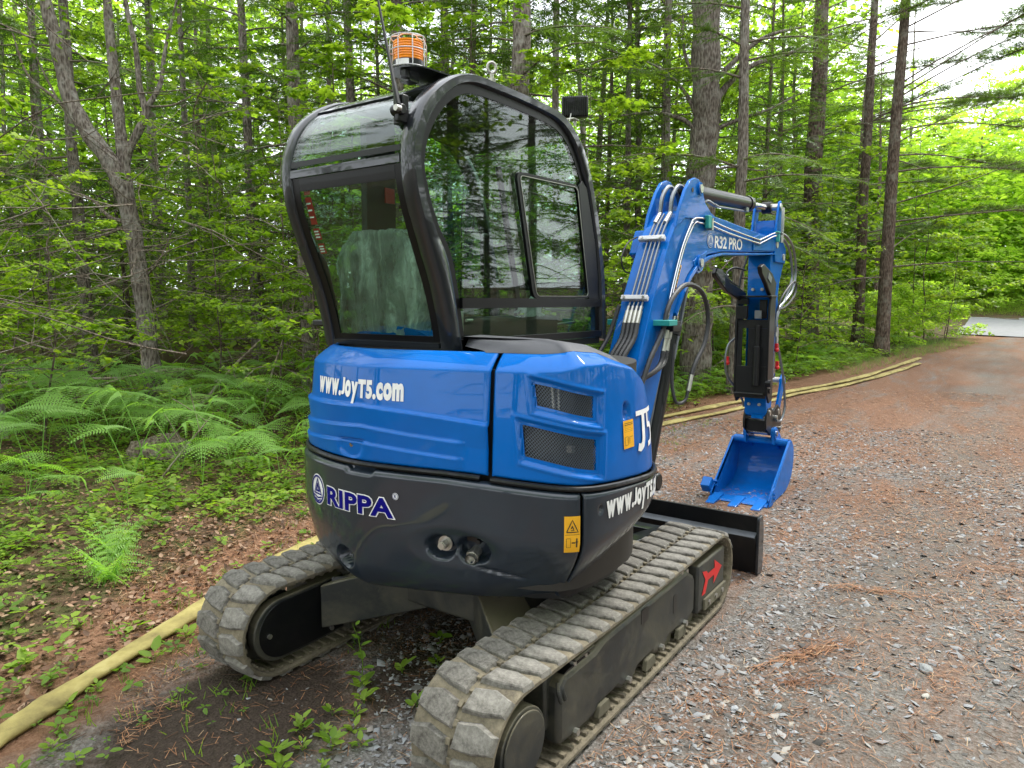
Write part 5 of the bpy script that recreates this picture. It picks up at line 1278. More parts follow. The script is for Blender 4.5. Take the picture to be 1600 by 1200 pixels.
# ---------------- loose cover, as real pieces ----------------
def inst(TV, TF, O, R, S):
    """template (verts, faces) placed at O (n,3) with frames R (n,3,3) and scale S (n,) or (n,3)"""
    TV = np.asarray(TV, float); TF = np.asarray(TF); n = len(O); m_ = len(TV)
    S = np.asarray(S, float)
    if S.ndim == 1: S = np.repeat(S[:, None], 3, 1)
    L = TV[None]*S[:, None, :]
    V = np.einsum('nij,nmj->nmi', R, L)+np.asarray(O)[:, None, :]
    F = TF[None]+(np.arange(n)*m_)[:, None, None]
    return V.reshape(-1, 3), F.reshape(-1, TF.shape[1])
def frames(d, up=(0, 0, 1), roll=None):
    d = d/np.linalg.norm(d, axis=1, keepdims=True)
    up = np.broadcast_to(np.array(up, float), d.shape)
    s = np.cross(up, d); ln = np.linalg.norm(s, axis=1, keepdims=True); s = np.where(ln < 1e-3, np.array([1., 0, 0]), s/np.maximum(ln, 1e-6))
    u = np.cross(d, s)
    if roll is not None:
        c, q = np.cos(roll)[:, None], np.sin(roll)[:, None]; s, u = s*c+u*q, u*c-s*q
    return np.stack([d, s, u], -1)                          # columns: along, across, up
def flat_frames(n, tilt=.35, rng=RNG):
    a = rng.uniform(0, 2*np.pi, n); t = rng.normal(0, tilt, n)
    d = np.stack([np.cos(a)*np.cos(t), np.sin(a)*np.cos(t), np.sin(t)], -1)
    return frames(d, roll=rng.normal(0, tilt, n))
def rnd_attr(me, vals, per):
    a = me.attributes.new('rnd', 'FLOAT', 'POINT'); a.data.foreach_set('value', np.repeat(vals, per).astype(np.float32))
def stuff_obj(name, V, F, mat, label, cat, rv=None, per=None, smooth=False):
    me = mesh_np(name, V, F, smooth); me.materials.append(mat)
    if rv is not None: rnd_attr(me, rv, per)
    o = link(bpy.data.objects.new(name, me)); return tag(o, label, cat, kind='stuff')
def rndmat(name, stops, rough=.8, transl=0, spec=.3, hue=True):
    m, nt, b = newmat(name)
    a = nt.nodes.new('ShaderNodeAttribute'); a.attribute_name = 'rnd'
    col = ramp(nt, a.outputs['Fac'], stops)
    b.inputs['Roughness'].default_value = rough; b.inputs['Specular IOR Level'].default_value = spec
    nt.links.new(col, b.inputs['Base Color'])
    if transl:
        t = nt.nodes.new('ShaderNodeBsdfTranslucent'); nt.links.new(mixc(nt, 1., col, (1.5, 1.5, .9), 'MULTIPLY'), t.inputs[0])
        mx = nt.nodes.new('ShaderNodeMixShader'); mx.inputs[0].default_value = transl
        nt.links.new(b.outputs[0], mx.inputs[1]); nt.links.new(t.outputs[0], mx.inputs[2]); nt.links.new(mx.outputs[0], nt.nodes['Material Output'].inputs['Surface'])
    return m
def near_pts(n, dmin, dmax, b0, b1, rng=RNG, pw=1.):
    """points on the ground around the viewpoint, bearings in degrees left of +X axis"""
    d = dmin+(dmax-dmin)*rng.random(n)**pw; a = np.radians(rng.uniform(b0, b1, n))
    return CAM.x+d*np.cos(a), CAM.y+d*np.sin(a)
def body_free(x, y): return ~((np.abs(x+.02) < 1.2) & (np.abs(np.abs(y)-.625) < .17))
OCT_V = np.array([(1, 0, .1), (.1, .8, 0), (-.9, .2, .15), (-.1, -.9, .05), (.1, 0, .55), (0, .1, -.5)])
OCT_F = np.array([(0, 1, 4), (1, 2, 4), (2, 3, 4), (3, 0, 4), (2, 1, 5), (0, 3, 5)])
M['stones'] = rndmat('gravel_stone', [(0, (.06, .055, .05)), (.3, (.15, .142, .135)), (.6, (.23, .225, .225)), (.9, (.295, .305, .32)), (1, (.35, .31, .26))], .85)
x, y = near_pts(120000, 1.5, 9.0, -10, 58, pw=.78)
dens = .35+.65*(np.sin(x*1.7+y*.9)*np.sin(y*2.3-x*.6) > -.25)
lane_ = np.exp(-((y+1.55)/.40)**2)*.6*(np.sin(x*1.1+.5) > -.5)
k = (RNG.random(len(x)) < dens*(1-lane_)) & (y < edge(x)+.35*RNG.random(len(x))) & body_free(x, y) & (y > -7) & ~((x > 2.55) & (x < 3.45) & (y > -.5) & (y < .05))
k &= ~((np.exp(-(((x+1.15)/.55)**2+((y-.38)/.42)**2)) > .45) & (RNG.random(len(x)) < .9))
x, y = x[k], y[k]; n = len(x)
sz = np.exp(RNG.normal(math.log(.0070), .56, n)); sz = np.clip(sz, .003, .027)
S = np.stack([sz*RNG.uniform(.8, 1.5, n), sz*RNG.uniform(.6, 1., n), sz*RNG.uniform(.22, .5, n)], -1)
V, F = inst(OCT_V, OCT_F, np.stack([x, y, gz(x, y)+sz*.15], -1), flat_frames(n, .25), S)
stuff_obj('gravel', V, F, M['stones'], 'loose grey crushed gravel scattered over the drive', 'gravel', RNG.random(n), 6)
# needles
M['needle'] = rndmat('fallen_pine_needle', [(0, (.14, .060, .03)), (.5, (.29, .135, .065)), (.85, (.40, .20, .10)), (1, (.46, .34, .21))], .7)
x, y = near_pts(170000, 1.6, 12, -12, 66, pw=.85)
st = np.sin(y*3.1+.8*np.sin(x*1.3))*.5+.5*np.sin(x*2.2+y*4.1)
dens = (.34+.55*np.clip((st+.1)*1.6, 0, 1))*np.clip(.45+(np.hypot(x-CAM.x, y-CAM.y)-3)*.18, .4, 1)
d_ = y-edge(x); dens = np.where(d_ > -.5, .9, dens)*np.where(d_ > 1.2, .25, 1)
k = (RNG.random(len(x)) < dens) & body_free(x, y) & (y > -7); x, y = x[k], y[k]; n = len(x)
TV = [(-1, -.5, 0), (-1, .5, 0), (1, .5, 0), (1, -.5, 0)]
L = RNG.uniform(.010, .028, n); w = .0013+.0003*np.hypot(x-CAM.x, y-CAM.y)
V, F = inst(TV, [(0, 1, 2, 3)], np.stack([x, y, gz(x, y)+.006+.006*RNG.random(n)], -1), flat_frames(n, .12), np.stack([L, w, L], -1))
stuff_obj('pine_needles', V, F, M['needle'], 'orange brown fallen pine needles strewn over drive and verge', 'needles', RNG.random(n), 4)
# dead leaves on the verge and forest floor
M['deadleaf'] = rndmat('dead_leaf', [(0, (.06, .034, .02)), (.4, (.14, .075, .042)), (.8, (.24, .14, .085)), (1, (.36, .25, .17))], .7)
LEAF = ([(0, 0, 0), (.25, .30, .14), (.7, .24, .10), (1, 0, .16), (.72, -.22, .12), (.3, -.33, .05), (.5, 0, -.02)], [(6, 0, 5), (6, 1, 0), (6, 2, 1), (6, 3, 2), (6, 4, 3), (6, 5, 4)])
x, y = near_pts(36000, 2.5, 10, 18, 80, pw=.8); d_ = y-edge(x); k = (d_ > .05) & (RNG.random(len(x)) < np.where(d_ < .9, .9, .65)); x, y = x[k], y[k]; n = len(x)
V, F = inst(*LEAF, np.stack([x, y, gz(x, y)+.008+.012*RNG.random(n)], -1), flat_frames(n, .35), RNG.uniform(.018, .042, n))
stuff_obj('leaf_litter', V, F, M['deadleaf'], 'dry brown leaf litter covering the forest edge', 'leaf litter', RNG.random(n), 7)
# fine twigs
x, y = near_pts(1700, 2.2, 11, -8, 72); n = len(x); L = RNG.uniform(.012, .05, n)
V, F = inst([(-1, -.5, 0), (-1, .5, 0), (-1, 0, .8), (1, -.4, 0), (1, .4, 0), (1, 0, .6)], [(0, 3, 5, 2), (1, 2, 5, 4), (0, 1, 4, 3)], np.stack([x, y, gz(x, y)+.006], -1), flat_frames(n, .06), np.stack([L, L*0+.0035, L*0+.0035], -1))
stuff_obj('twigs', V, F, M['deadleaf'], 'thin dead twigs lying among needles and leaves', 'twigs', RNG.random(n)*.7, 6)
# =====================================================================================
#                                   PLANTS
# =====================================================================================
def leafmat(name, c0, c1, c2, transl=.4, rough=.5):
    m, nt, b = newmat(name)
    a = nt.nodes.new('ShaderNodeAttribute'); a.attribute_name = 'rnd'
    oi = nt.nodes.new('ShaderNodeObjectInfo')
    ad = nt.nodes.new('ShaderNodeMath'); ad.operation = 'MULTIPLY_ADD'; ad.inputs[1].default_value = .3; nt.links.new(oi.outputs['Random'], ad.inputs[0]); nt.links.new(a.outputs['Fac'], ad.inputs[2])
    col = ramp(nt, ad.outputs[0], [(.05, c0), (.6, c1), (1.2/1.3, c2)])
    nt.links.new(col, b.inputs['Base Color']); b.inputs['Roughness'].default_value = rough; b.inputs['Specular IOR Level'].default_value = .35
    t = nt.nodes.new('ShaderNodeBsdfTranslucent'); nt.links.new(mixc(nt, 1., col, (1.7, 1.8, .7), 'MULTIPLY'), t.inputs[0])
    mx = nt.nodes.new('ShaderNodeMixShader'); mx.inputs[0].default_value = transl
    nt.links.new(b.outputs[0], mx.inputs[1]); nt.links.new(t.outputs[0], mx.inputs[2]); nt.links.new(mx.outputs[0], nt.nodes['Material Output'].inputs['Surface'])
    return m
M['needles_live'] = leafmat('spruce_needles', (.03, .062, .014), (.065, .125, .022), (.13, .21, .035), .34, .55)
M['pine_live'] = leafmat('pine_needles_live', (.06, .11, .025), (.11, .19, .04), (.19, .27, .06), .42, .5)
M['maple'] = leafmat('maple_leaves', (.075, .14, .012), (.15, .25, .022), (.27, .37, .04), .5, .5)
M['maple_far'] = leafmat('sunlit_tint_leaves', (.18, .29, .04), (.29, .42, .065), (.42, .54, .11), .58, .6)  # paler copy of the leaf greens: sunlight on the far woods put into the colour
M['fern'] = leafmat('fern_fronds', (.12, .24, .055), (.20, .36, .08), (.30, .47, .12), .5, .5)
M['herb'] = leafmat('low_plants', (.07, .14, .016), (.13, .24, .022), (.22, .33, .035), .42, .5)
def barkmat(name, lo, mid, hi, lich, sc=1.):
    m, nt, b = newmat(name); c = coords(nt, 'Object', (1, 1, .28))
    v = nt.nodes.new('ShaderNodeTexVoronoi'); v.inputs['Scale'].default_value = 44*sc; v.feature = 'F1'; nt.links.new(c, v.inputs['Vector'])
    n = noise(nt, 30*sc, 9, .7, c, .5); n2 = noise(nt, 5, 6, .7, coords(nt))
    col = ramp(nt, mixc(nt, .45, n, v.outputs['Distance']), [(.28, lo), (.48, mid), (.68, hi)])
    col = mixc(nt, ramp(nt, n2, [(.50, (0, 0, 0)), (.66, (.75, .75, .75))]), col, lich)
    nt.links.new(col, b.inputs['Base Color']); b.inputs['Roughness'].default_value = .95; b.inputs['Specular IOR Level'].default_value = .15
    bump(nt, b, mixc(nt, .5, n, v.outputs['Distance']), 1., .03); return m
M['bark'] = barkmat('grey_bark', (.045, .036, .028), (.13, .108, .088), (.25, .22, .185), (.29, .28, .24))
M['bark_dark'] = barkmat('brown_bark', (.028, .020, .015), (.082, .060, .045), (.17, .13, .10), (.20, .19, .15))
M['bark_pale'] = barkmat('pale_smooth_bark', (.10, .088, .07), (.22, .20, .17), (.36, .34, .30), (.40, .40, .35), .6)
M['twigwood'] = barkmat('dead_branch_wood', (.06, .045, .034), (.14, .11, .085), (.24, .20, .16), (.22, .23, .17))
M['stickwood'] = barkmat('dry_stick_wood', (.12, .09, .06), (.26, .21, .15), (.40, .34, .26), (.30, .28, .22))

def tube_np(P, r, n=5):
    """many-sided tube through points P (m,3) with radii r (m,)"""
    P = np.asarray(P, float); m_ = len(P)
    T = np.gradient(P, axis=0); T /= np.linalg.norm(T, axis=1, keepdims=True)+1e-9
    ref = np.array([0, 0, 1.]) if abs(T[0, 2]) < .8 else np.array([1., 0, 0])
    U = np.cross(T, ref); U /= np.linalg.norm(U, axis=1, keepdims=True)+1e-9; W = np.cross(T, U)
    a = np.arange(n)*2*np.pi/n
    V = P[:, None]+np.asarray(r)[:, None, None]*(U[:, None]*np.cos(a)[None, :, None]+W[:, None]*np.sin(a)[None, :, None])
    i = np.arange(m_-1)[:, None]*n; k = np.arange(n)[None]; k2 = (k+1) % n
    F = np.stack([i+k, i+k2, i+n+k2, i+n+k], -1).reshape(-1, 4)
    return V.reshape(-1, 3), np.concatenate([F[:, [0, 1, 2]], F[:, [0, 2, 3]]])
class NB:
    def __init__(s): s.V = []; s.F = []; s.R = []; s.n = 0
    def add(s, V, F, rv=.5):
        s.V.append(V); s.F.append(F+s.n); s.n += len(V)
        s.R.append(np.broadcast_to(np.asarray(rv, float), (len(V),)) if np.ndim(rv) == 0 or len(rv) == len(V) else np.repeat(rv, len(V)//len(rv)))
        return s
    def mesh(s, name, mat, smooth=False):
        if not s.V: return None
        me = mesh_np(name, np.concatenate(s.V), np.concatenate(s.F), smooth); me.materials.append(mat)
        a = me.attributes.new('rnd', 'FLOAT', 'POINT'); a.data.foreach_set('value', np.concatenate(s.R).astype(np.float32)); return me
def curve(p0, d0, L, droop, n=6, wob=.0, rng=RNG):
    """branch path: starts along d0, bends by droop (negative = down), wobbles"""
    P = [np.array(p0, float)]; d = np.array(d0, float); d /= np.linalg.norm(d); st = L/(n-1)
    for i in range(n-1):
        P.append(P[-1]+d*st); d = d+np.array([0, 0, droop/(n-1)])+rng.normal(0, wob, 3); d /= np.linalg.norm(d)
    return np.array(P)
# twig templates: x along, y across, z up
def spray_template(k=6, wid=.028, ln=.26):
    V = [(0, -.012, 0), (0, .012, 0), (1, 0, 0)]; F = [(0, 1, 2)]
    for i in range(k):
        t = .04+.92*i/k; l = ln*(1-.5*t)
        for sg in (-1, 1):
            b = len(V); V += [(t, 0, 0), (t+wid*2.2, 0, .0), (t+l*.72, sg*l*.62, -.015)]; F += [(b, b+1, b+2)]
    return np.array(V), np.array(F)
SPRAY = spray_template(); SPRAY_FAR = spray_template(3, .05, .34)
def tuft_template(rng):
    V = []; F = []
    for i in range(16):
        a = rng.uniform(0, 2*np.pi); e = rng.uniform(.25, 1.15); d = np.array([math.cos(e), math.sin(e)*math.cos(a), math.sin(e)*math.sin(a)])
        s = np.cross(d, (0, 0, 1)); s /= np.linalg.norm(s)+1e-6; b = len(V); V += [tuple(-s*.028), tuple(s*.028), tuple(d)]; F.append((b, b+1, b+2))
    return np.array(V), np.array(F)
TUFT = tuft_template(np.random.default_rng(4))
MAPLE = (np.array([(0, 0, 0), (.12, .42, .05), (.45, .30, .03), (.62, .46, .0), (.60, .15, .02), (1, 0, -.06), (.60, -.15, .02), (.62, -.46, .0), (.45, -.30, .03), (.12, -.42, .05)]),
         np.array([(0, 2, 1), (0, 4, 2), (2, 4, 3), (0, 5, 4), (0, 6, 5), (0, 8, 6), (6, 8, 7), (0, 9, 8)]))
KITE = (np.array([(0, 0, 0), (.45, .34, .05), (1, 0, -.05), (.45, -.34, .05)]), np.array([(0, 2, 1), (0, 3, 2)]))
OVAL = (np.array([(0, 0, 0), (.3, .27, .05), (.75, .2, .02), (1, 0, -.05), (.75, -.2, .02), (.3, -.27, .05)]), np.array([(0, 2, 1), (0, 3, 2), (0, 4, 3), (0, 5, 4)]))

def spruce_meshes(seed, H, r, zdead, zlive, Lmax, per_m=7, dens=1., kind='spruce', side=None):
    rng = np.random.default_rng(seed); tr = NB(); wd = NB(); fo = NB()
    zz = np.linspace(-.25, H, 22); wob = np.cumsum(rng.normal(0, .018, (22, 2)), 0)*.6
    P = np.stack([wob[:, 0], wob[:, 1], zz], -1)
    rr_ = r*np.clip((1-zz/H), .02, 1)**.75*(1+.5*np.exp(-(zz+.25)/.28)); V, F = tube_np(P, rr_, 12); tr.add(V, F)
    px_, py_ = lambda z: np.interp(z, zz, P[:, 0]), lambda z: np.interp(z, zz, P[:, 1])
    z = zdead; az = rng.uniform(0, 6.28)
    O, D, S, RV = [], [], [], []
    while z < H-.15:
        az += 2.4+rng.normal(0, .5); z += rng.exponential(1/per_m)+.02
        u = np.clip((z-zlive)/(H-zlive), 0, 1); live = z > zlive and rng.random() < (.92 if kind == 'spruce' else .8)
        live = live or (z > zlive-1.2 and rng.random() < .3)
        if side is not None and live: az_ = side+rng.normal(0, .8)
        else: az_ = az
        L = Lmax*(1-u)**.7*rng.uniform(.65, 1.1)+.12 if live else Lmax*rng.uniform(.15, .62)
        el = rng.normal(.05 if kind == 'spruce' else .16, .12)-(0 if live else .08)+.5*u
        d0 = np.array([math.cos(az_)*math.cos(el), math.sin(az_)*math.cos(el), math.sin(el)])
        rt_ = np.interp(z, zz, rr_)
        p0 = np.array([px_(z), py_(z), z])+d0*rt_*.6
        Pb = curve(p0, d0, L, (-.45 if kind == 'spruce' else -.22) if live else -.35, 7, .035 if live else .07, rng)
        V, F = tube_np(Pb, np.linspace(min(.018, .007+.007*L), .003, 7), 4); wd.add(V, F)
        if not live:
            for _ in range(int(rng.integers(1, 5))):
                t = rng.uniform(.3, .95); q = Pb[0]+(Pb[-1]-Pb[0])*t; q = np.array([np.interp(t*6, range(7), Pb[:, c_]) for c_ in range(3)])
                sd = rng.normal(0, 1, 3); sd[2] = sd[2]*.5-.2; V, F = tube_np(curve(q, sd+d0, L*rng.uniform(.2, .45), -.2, 4, .1, rng), np.array([.005, .004, .003, .002]), 3); wd.add(V, F)
            continue
        nt_ = int((L*13+4)*dens)
        t = np.sort(rng.uniform(.12 if kind == 'spruce' else .45, 1, nt_)); ip = t*6
        q = np.stack([np.interp(ip, range(7), Pb[:, c_]) for c_ in range(3)], -1)
        dirb = Pb[-1]-Pb[0]; dirb /= np.linalg.norm(dirb); sd = np.cross(dirb, (0, 0, 1)); sd /= np.linalg.norm(sd)+1e-6
        sg = np.where(np.arange(nt_) % 2, 1., -1.)
        ang = rng.uniform(.45, 1.0, nt_)
        d = dirb[None]*np.cos(ang)[:, None]+sd[None]*(sg*np.sin(ang))[:, None]; d[:, 2] += rng.normal(-.18 if kind == 'spruce' else .15, .12, nt_)
        ln = (.16+.30*(1-t)*min(1, L/1.4))*rng.uniform(.7, 1.2, nt_)*min(1.2, .5+L*.6)
        # secondary sprays along longer twigs
        O.append(q); D.append(d); S.append(ln); RV.append(np.clip(rng.normal(.35, .16)+.35*t+rng.normal(0, .1, nt_), 0, 1))
        k = ln > .2
        if k.any():
            for f_, s2 in ((.45, 1), (.6, -1)):
                q2 = q[k]+d[k]/np.linalg.norm(d[k], axis=1, keepdims=True)*(ln[k]*f_)[:, None]
                d2 = d[k]+s2*.8*np.cross(d[k], (0, 0, 1)); O.append(q2); D.append(d2); S.append(ln[k]*.55); RV.append(np.full(k.sum(), .45)+rng.normal(0, .12, k.sum()))
        O.append(Pb[-1:]); D.append((Pb[-1]-Pb[-2])[None]); S.append(np.array([.2])); RV.append(np.array([.6]))
    if O:
        O = np.concatenate(O); D = np.concatenate(D); S = np.concatenate(S); RV = np.concatenate(RV)
        R = frames(D, roll=rng.normal(0, .35, len(O)))
        if kind == 'spruce':
            V, F = inst(*SPRAY, O, R, np.stack([S, S*1.0, S], -1)); fo.add(V, F, np.repeat(RV, len(SPRAY[0])))
        else:
            O2 = np.concatenate([O+D/np.linalg.norm(D, axis=1, keepdims=True)*(S*f_)[:, None] for f_ in (.35, .75, 1.1)]); R2 = np.concatenate([R]*3); RV2 = np.concatenate([RV]*3)
            V, F = inst(*TUFT, O2, R2, rng.uniform(.07, .11, len(O2))); fo.add(V, F, np.repeat(RV2, len(TUFT[0])))
            k = S > .12
            for a_, b_ in zip(O[k][::1], (O+D/np.linalg.norm(D, axis=1, keepdims=True)*S[:, None])[k][::1]):
                V, F = tube_np(np.array([a_, b_]), np.array([.004, .002]), 3); wd.add(V, F)
    return tr, wd, fo
def tree_set(seed, bark, leaf, **k):
    tr, wd, fo = spruce_meshes(seed, **k)
    return [('trunk', tr.mesh('trunk', bark, True)), ('branches', wd.mesh('branches', M['twigwood'])), ('foliage', fo.mesh('foliage', leaf))]
def place(name, parts, loc, rz, sc, label, cat, group, rx=0, ry=0):
    e = empty(name, loc, rz); e.rotation_euler = (rx, ry, rz); e.scale = (sc[0], sc[0], sc[1]) if isinstance(sc, tuple) else (sc, sc, sc)
    tag(e, label, cat, group)
    for nm, me in parts:
        if me is None: continue
        o = bpy.data.objects.new(nm, me); link(o, e)
        if nm != 'trunk': o['kind'] = 'stuff'
    return e
def zone(x, y):
    """where a thing stands, told by landmarks one can find"""
    v = Vector((x, y, 0))-CAM; f = v.x*math.cos(YAW)+v.y*math.sin(YAW); r = v.x*math.sin(YAW)-v.y*math.cos(YAW)
    if f < .5 or abs(r/f) > .78: return 'outside the picture beside the viewpoint'
    p = 800+1110*r/f
    side = 'left of the forked tree' if p < 190 else 'at the forked tree' if p < 290 else 'between the forked tree and the cab' if p < 450 else 'seen behind the left of the cab' if p < 620 else \
        'seen behind the right of the cab' if p < 950 else 'between the cab and the old pine' if p < 1070 else 'between the old pine and the arm' if p < 1200 else 'between the arm and the pair of pines' if p < 1330 else 'right of the pair of pines'
    return side
SP = {'bare': [tree_set(s, M['bark'], M['needles_live'], H=13, r=.12, zdead=.9, zlive=zl, Lmax=2.1, per_m=7.5, dens=1.25) for s, zl in ((21, 2.2), (22, 2.9), (23, 3.6))],
      'full': [tree_set(s, M['bark_dark'], M['needles_live'], H=10, r=.10, zdead=.4, zlive=zl, Lmax=1.9, per_m=8) for s, zl in ((31, .9), (32, 1.6))],
      'young': [tree_set(s, M['bark_dark'], M['needles_live'], H=4.2, r=.04, zdead=.15, zlive=.3, Lmax=1.15, per_m=13) for s in (41, 42)],
      'pine': [tree_set(s, M['bark_dark'], M['pine_live'], H=15, r=.13, zdead=1.2, zlive=zl, Lmax=4.4, per_m=3.1, kind='pine', side=sd_) for s, zl, sd_ in ((51, 3.2, -.95), (52, 2.8, -.75), (53, 2.6, -.6))]}
GRP = 'spruce and pine trees of the forest'
for i, (x, y, r, kind, label) in enumerate(MAIN_TREES):
    S = SP[kind]; base_r = {'bare': .12, 'full': .10, 'pine': .13, 'young': .04}[kind]
    s = r/base_r; rz = RNG.uniform(0, 6.28) if kind != 'pine' else RNG.normal(0, .15)
    sc = (max(.8, min(1.7, s)), max(.85, min(1.25, s)))
    if label is None: label = 'slim grey conifer with bare twigs, '+zone(x, y)
    e = place('pine_tree' if kind == 'pine' else 'spruce_tree', S[i % len(S)], (x, y, float(gz(x, y))-.05), rz, 1, label, 'tree', GRP, RNG.normal(0, .012), RNG.normal(0, .012))
    for ch in e.children:
        if ch.name.startswith('trunk'): ch.scale = (s, s, 1)
        else: ch.scale = (1, 1, 1)
for i, (x, y, r, kind) in enumerate(FILL_TREES):
    S = SP[kind]; sc = RNG.uniform(.85, 1.2)
    dist = math.hypot(x-CAM.x, y-CAM.y)
    lab = {'bare': 'bare-twigged conifer ', 'full': 'dark green spruce ', 'young': 'young bushy spruce '}[kind]+('in front, ' if dist < 15 else 'farther back, ' if dist < 23 else 'deep in the forest, ')+zone(x, y)
    place('spruce_tree', S[i % len(S)], (x, y, float(gz(x, y))-.05), RNG.uniform(0, 6.28), sc, lab, 'tree', GRP, RNG.normal(0, .02), RNG.normal(0, .02))

# ---- hardwood generator ----
def hardwood(seed, H, r, z0, Lmax, nb, nleaf, leafsize, tmpl=MAPLE, layered=True, lean=(0, 0), wob=.05, spread=.5):
    rng = np.random.default_rng(seed); tr = NB(); wd = NB(); fo = NB()
    n = 12; zz = np.linspace(-.1, H, n); w = np.cumsum(rng.normal(0, wob, (n, 2)), 0); w[0] = 0
    P = np.stack([w[:, 0]+lean[0]*zz, w[:, 1]+lean[1]*zz, zz], -1); V, F = tube_np(P, r*np.linspace(1, .15, n), 7); tr.add(V, F)
    O, D, RV = [], [], []
    for b in range(nb):
        t = (z0+(H-z0)*(b+rng.random())/nb)/H; p0 = np.array([np.interp(t*H, zz, P[:, c_]) for c_ in range(3)])
        az = b*2.4+rng.normal(0, .4); el = rng.normal(.35, .2); L = Lmax*(1-.55*t)*rng.uniform(.6, 1.1)
        d0 = np.array([math.cos(az)*math.cos(el), math.sin(az)*math.cos(el), math.sin(el)])
        Pb = curve(p0, d0, L, -.35, 7, .08, rng); V, F = tube_np(Pb, np.linspace(.25*r+.003, .002, 7), 4); wd.add(V, F)
        for s_ in range(5):
            q = Pb[min(6, 2+s_)]; sd = np.cross(Pb[-1]-Pb[0], (0, 0, 1))*(1 if s_ % 2 else -1); sd = sd/np.linalg.norm(sd)+.7*d0; sd[2] = rng.normal(.05, .12)
            Pt = curve(q, sd, L*rng.uniform(.25, .5)*(1-.1*s_), -.2, 5, .1, rng); V, F = tube_np(Pt, np.linspace(.004, .0015, 5), 3); wd.add(V, F)
            k = max(4, nleaf//(nb*5)); tt = rng.uniform(.15, 1.05, k)*4
            q2 = np.stack([np.interp(tt, range(5), Pt[:, c_]) for c_ in range(3)], -1)+rng.normal(0, leafsize*spread, (k, 3))*np.array([1, 1, .45])
            a = rng.uniform(0, 6.28, k); dd = np.stack([np.cos(a), np.sin(a), rng.normal(-.18, .2, k)], -1)+sd/np.linalg.norm(sd)*.8; dd[:, 2] -= .05
            O.append(q2); D.append(dd); RV.append(np.clip(rng.normal(.5, .12)+rng.normal(0, .16, k), 0, 1))
    O = np.concatenate(O); D = np.concatenate(D); RV = np.concatenate(RV)
    R = frames(D, roll=rng.normal(0, .45, len(O))); V, F = inst(*tmpl, O, R, leafsize*rng.uniform(.6, 1.2, len(O))); fo.add(V, F, np.repeat(RV, len(tmpl[0])))
    return tr, wd, fo
def hw_set(seed, bark, leaf, **k):
    tr, wd, fo = hardwood(seed, **k); return [('trunk', tr.mesh('trunk', bark, True)), ('branches', wd.mesh('branches', M['twigwood'])), ('foliage', fo.mesh('foliage', leaf))]
HW = [hw_set(s, M['bark_dark'], M['maple'], H=h, r=.014, z0=.4, Lmax=1.6, nb=16, nleaf=2200, leafsize=ls, tmpl=tm, wob=.025) for s, h, ls, tm in
      ((61, 3.4, .075, MAPLE), (62, 4.4, .085, MAPLE), (63, 2.6, .06, OVAL), (64, 5.2, .08, OVAL))]
for i, (x, y) in enumerate(SAPLINGS):
    if i in (1, 3, 4, 5, 6, 8): continue
    s = RNG.uniform(.8, 1.2)
    if x > 28: continue
    place('maple_sapling', HW[i % 4], (x, y, float(gz(x, y))-.02), RNG.uniform(0, 6.28), s,
          ('tall ' if i % 4 in (1, 3) else 'low ')+('broad-leaved' if i % 4 < 2 else 'oval-leaved')+' bright green sapling, '+('nearer, ' if math.hypot(x-CAM.x, y-CAM.y) < 9.3 else 'farther, ')+zone(x, y), 'sapling', 'leafy saplings in the understory')

# ---- forked tree at the left ----
fx, fy = FORK; fz = float(gz(fx, fy)); rt3 = np.array([math.sin(YAW), -math.cos(YAW), 0.]); up3 = np.array([0, 0, 1.])
def FP(r_, z, dpt=0.): return rt3*r_+up3*z+np.array([math.cos(YAW), math.sin(YAW), 0])*dpt
def seg_tree(segs, root, bark, name, parent, n=12):
    nb = NB()
    for pts, rad in segs:
        P = np.array([FP(*q) for q in pts]); t = np.linspace(0, len(P)-1, (len(P)-1)*5+1)
        sp_ = np.array(spline([tuple(q) for q in P], 5)); rd = np.interp(np.linspace(0, 1, len(sp_)), np.linspace(0, 1, len(rad)), rad)
        rd = rd*(1+.07*np.sin(np.arange(len(sp_))*1.7)); V, F = tube_np(sp_, rd, n); nb.add(V, F)
    o = link(bpy.data.objects.new(name, nb.mesh(name, bark, True)), parent); return o
ft = empty('forked_tree', (fx, fy, fz)); tag(ft, 'leaning forked hardwood with pale mottled bark splitting into three limbs at left', 'tree')
k = 9.2/1110
seg_tree([([(.05, -.2), (.02, .4), (-.03, 1.1), (-.10, 2.0), (-.22, 2.75)], [.13, .115, .105, .10, .115]),
          ([(-.20, 2.62), (-.34, 2.95), (-.62, 3.35), (-.80, 3.75), (-.90, 4.3), (-1.02, 4.9), (-1.12, 5.7)], [.115, .11, .10, .092, .085, .07, .05]),
          ([(-.22, 2.70, .05), (-.24, 3.2, .1), (-.30, 3.9, .15), (-.36, 4.6, .2), (-.42, 5.6, .3)], [.08, .07, .065, .055, .04]),
          ([(-.17, 2.75), (-.12, 3.05), (.10, 3.45), (.16, 3.62)], [.065, .05, .048, .045]),
          ([(.14, 3.58), (.08, 3.85), (.06, 4.3), (-.02, 4.75), (-.06, 5.2)], [.042, .036, .032, .028, .02]),
          ([(.15, 3.60), (.34, 3.9), (.42, 4.3), (.60, 4.9)], [.035, .028, .022, .012])], ft, M['bark'], 'trunk', ft)
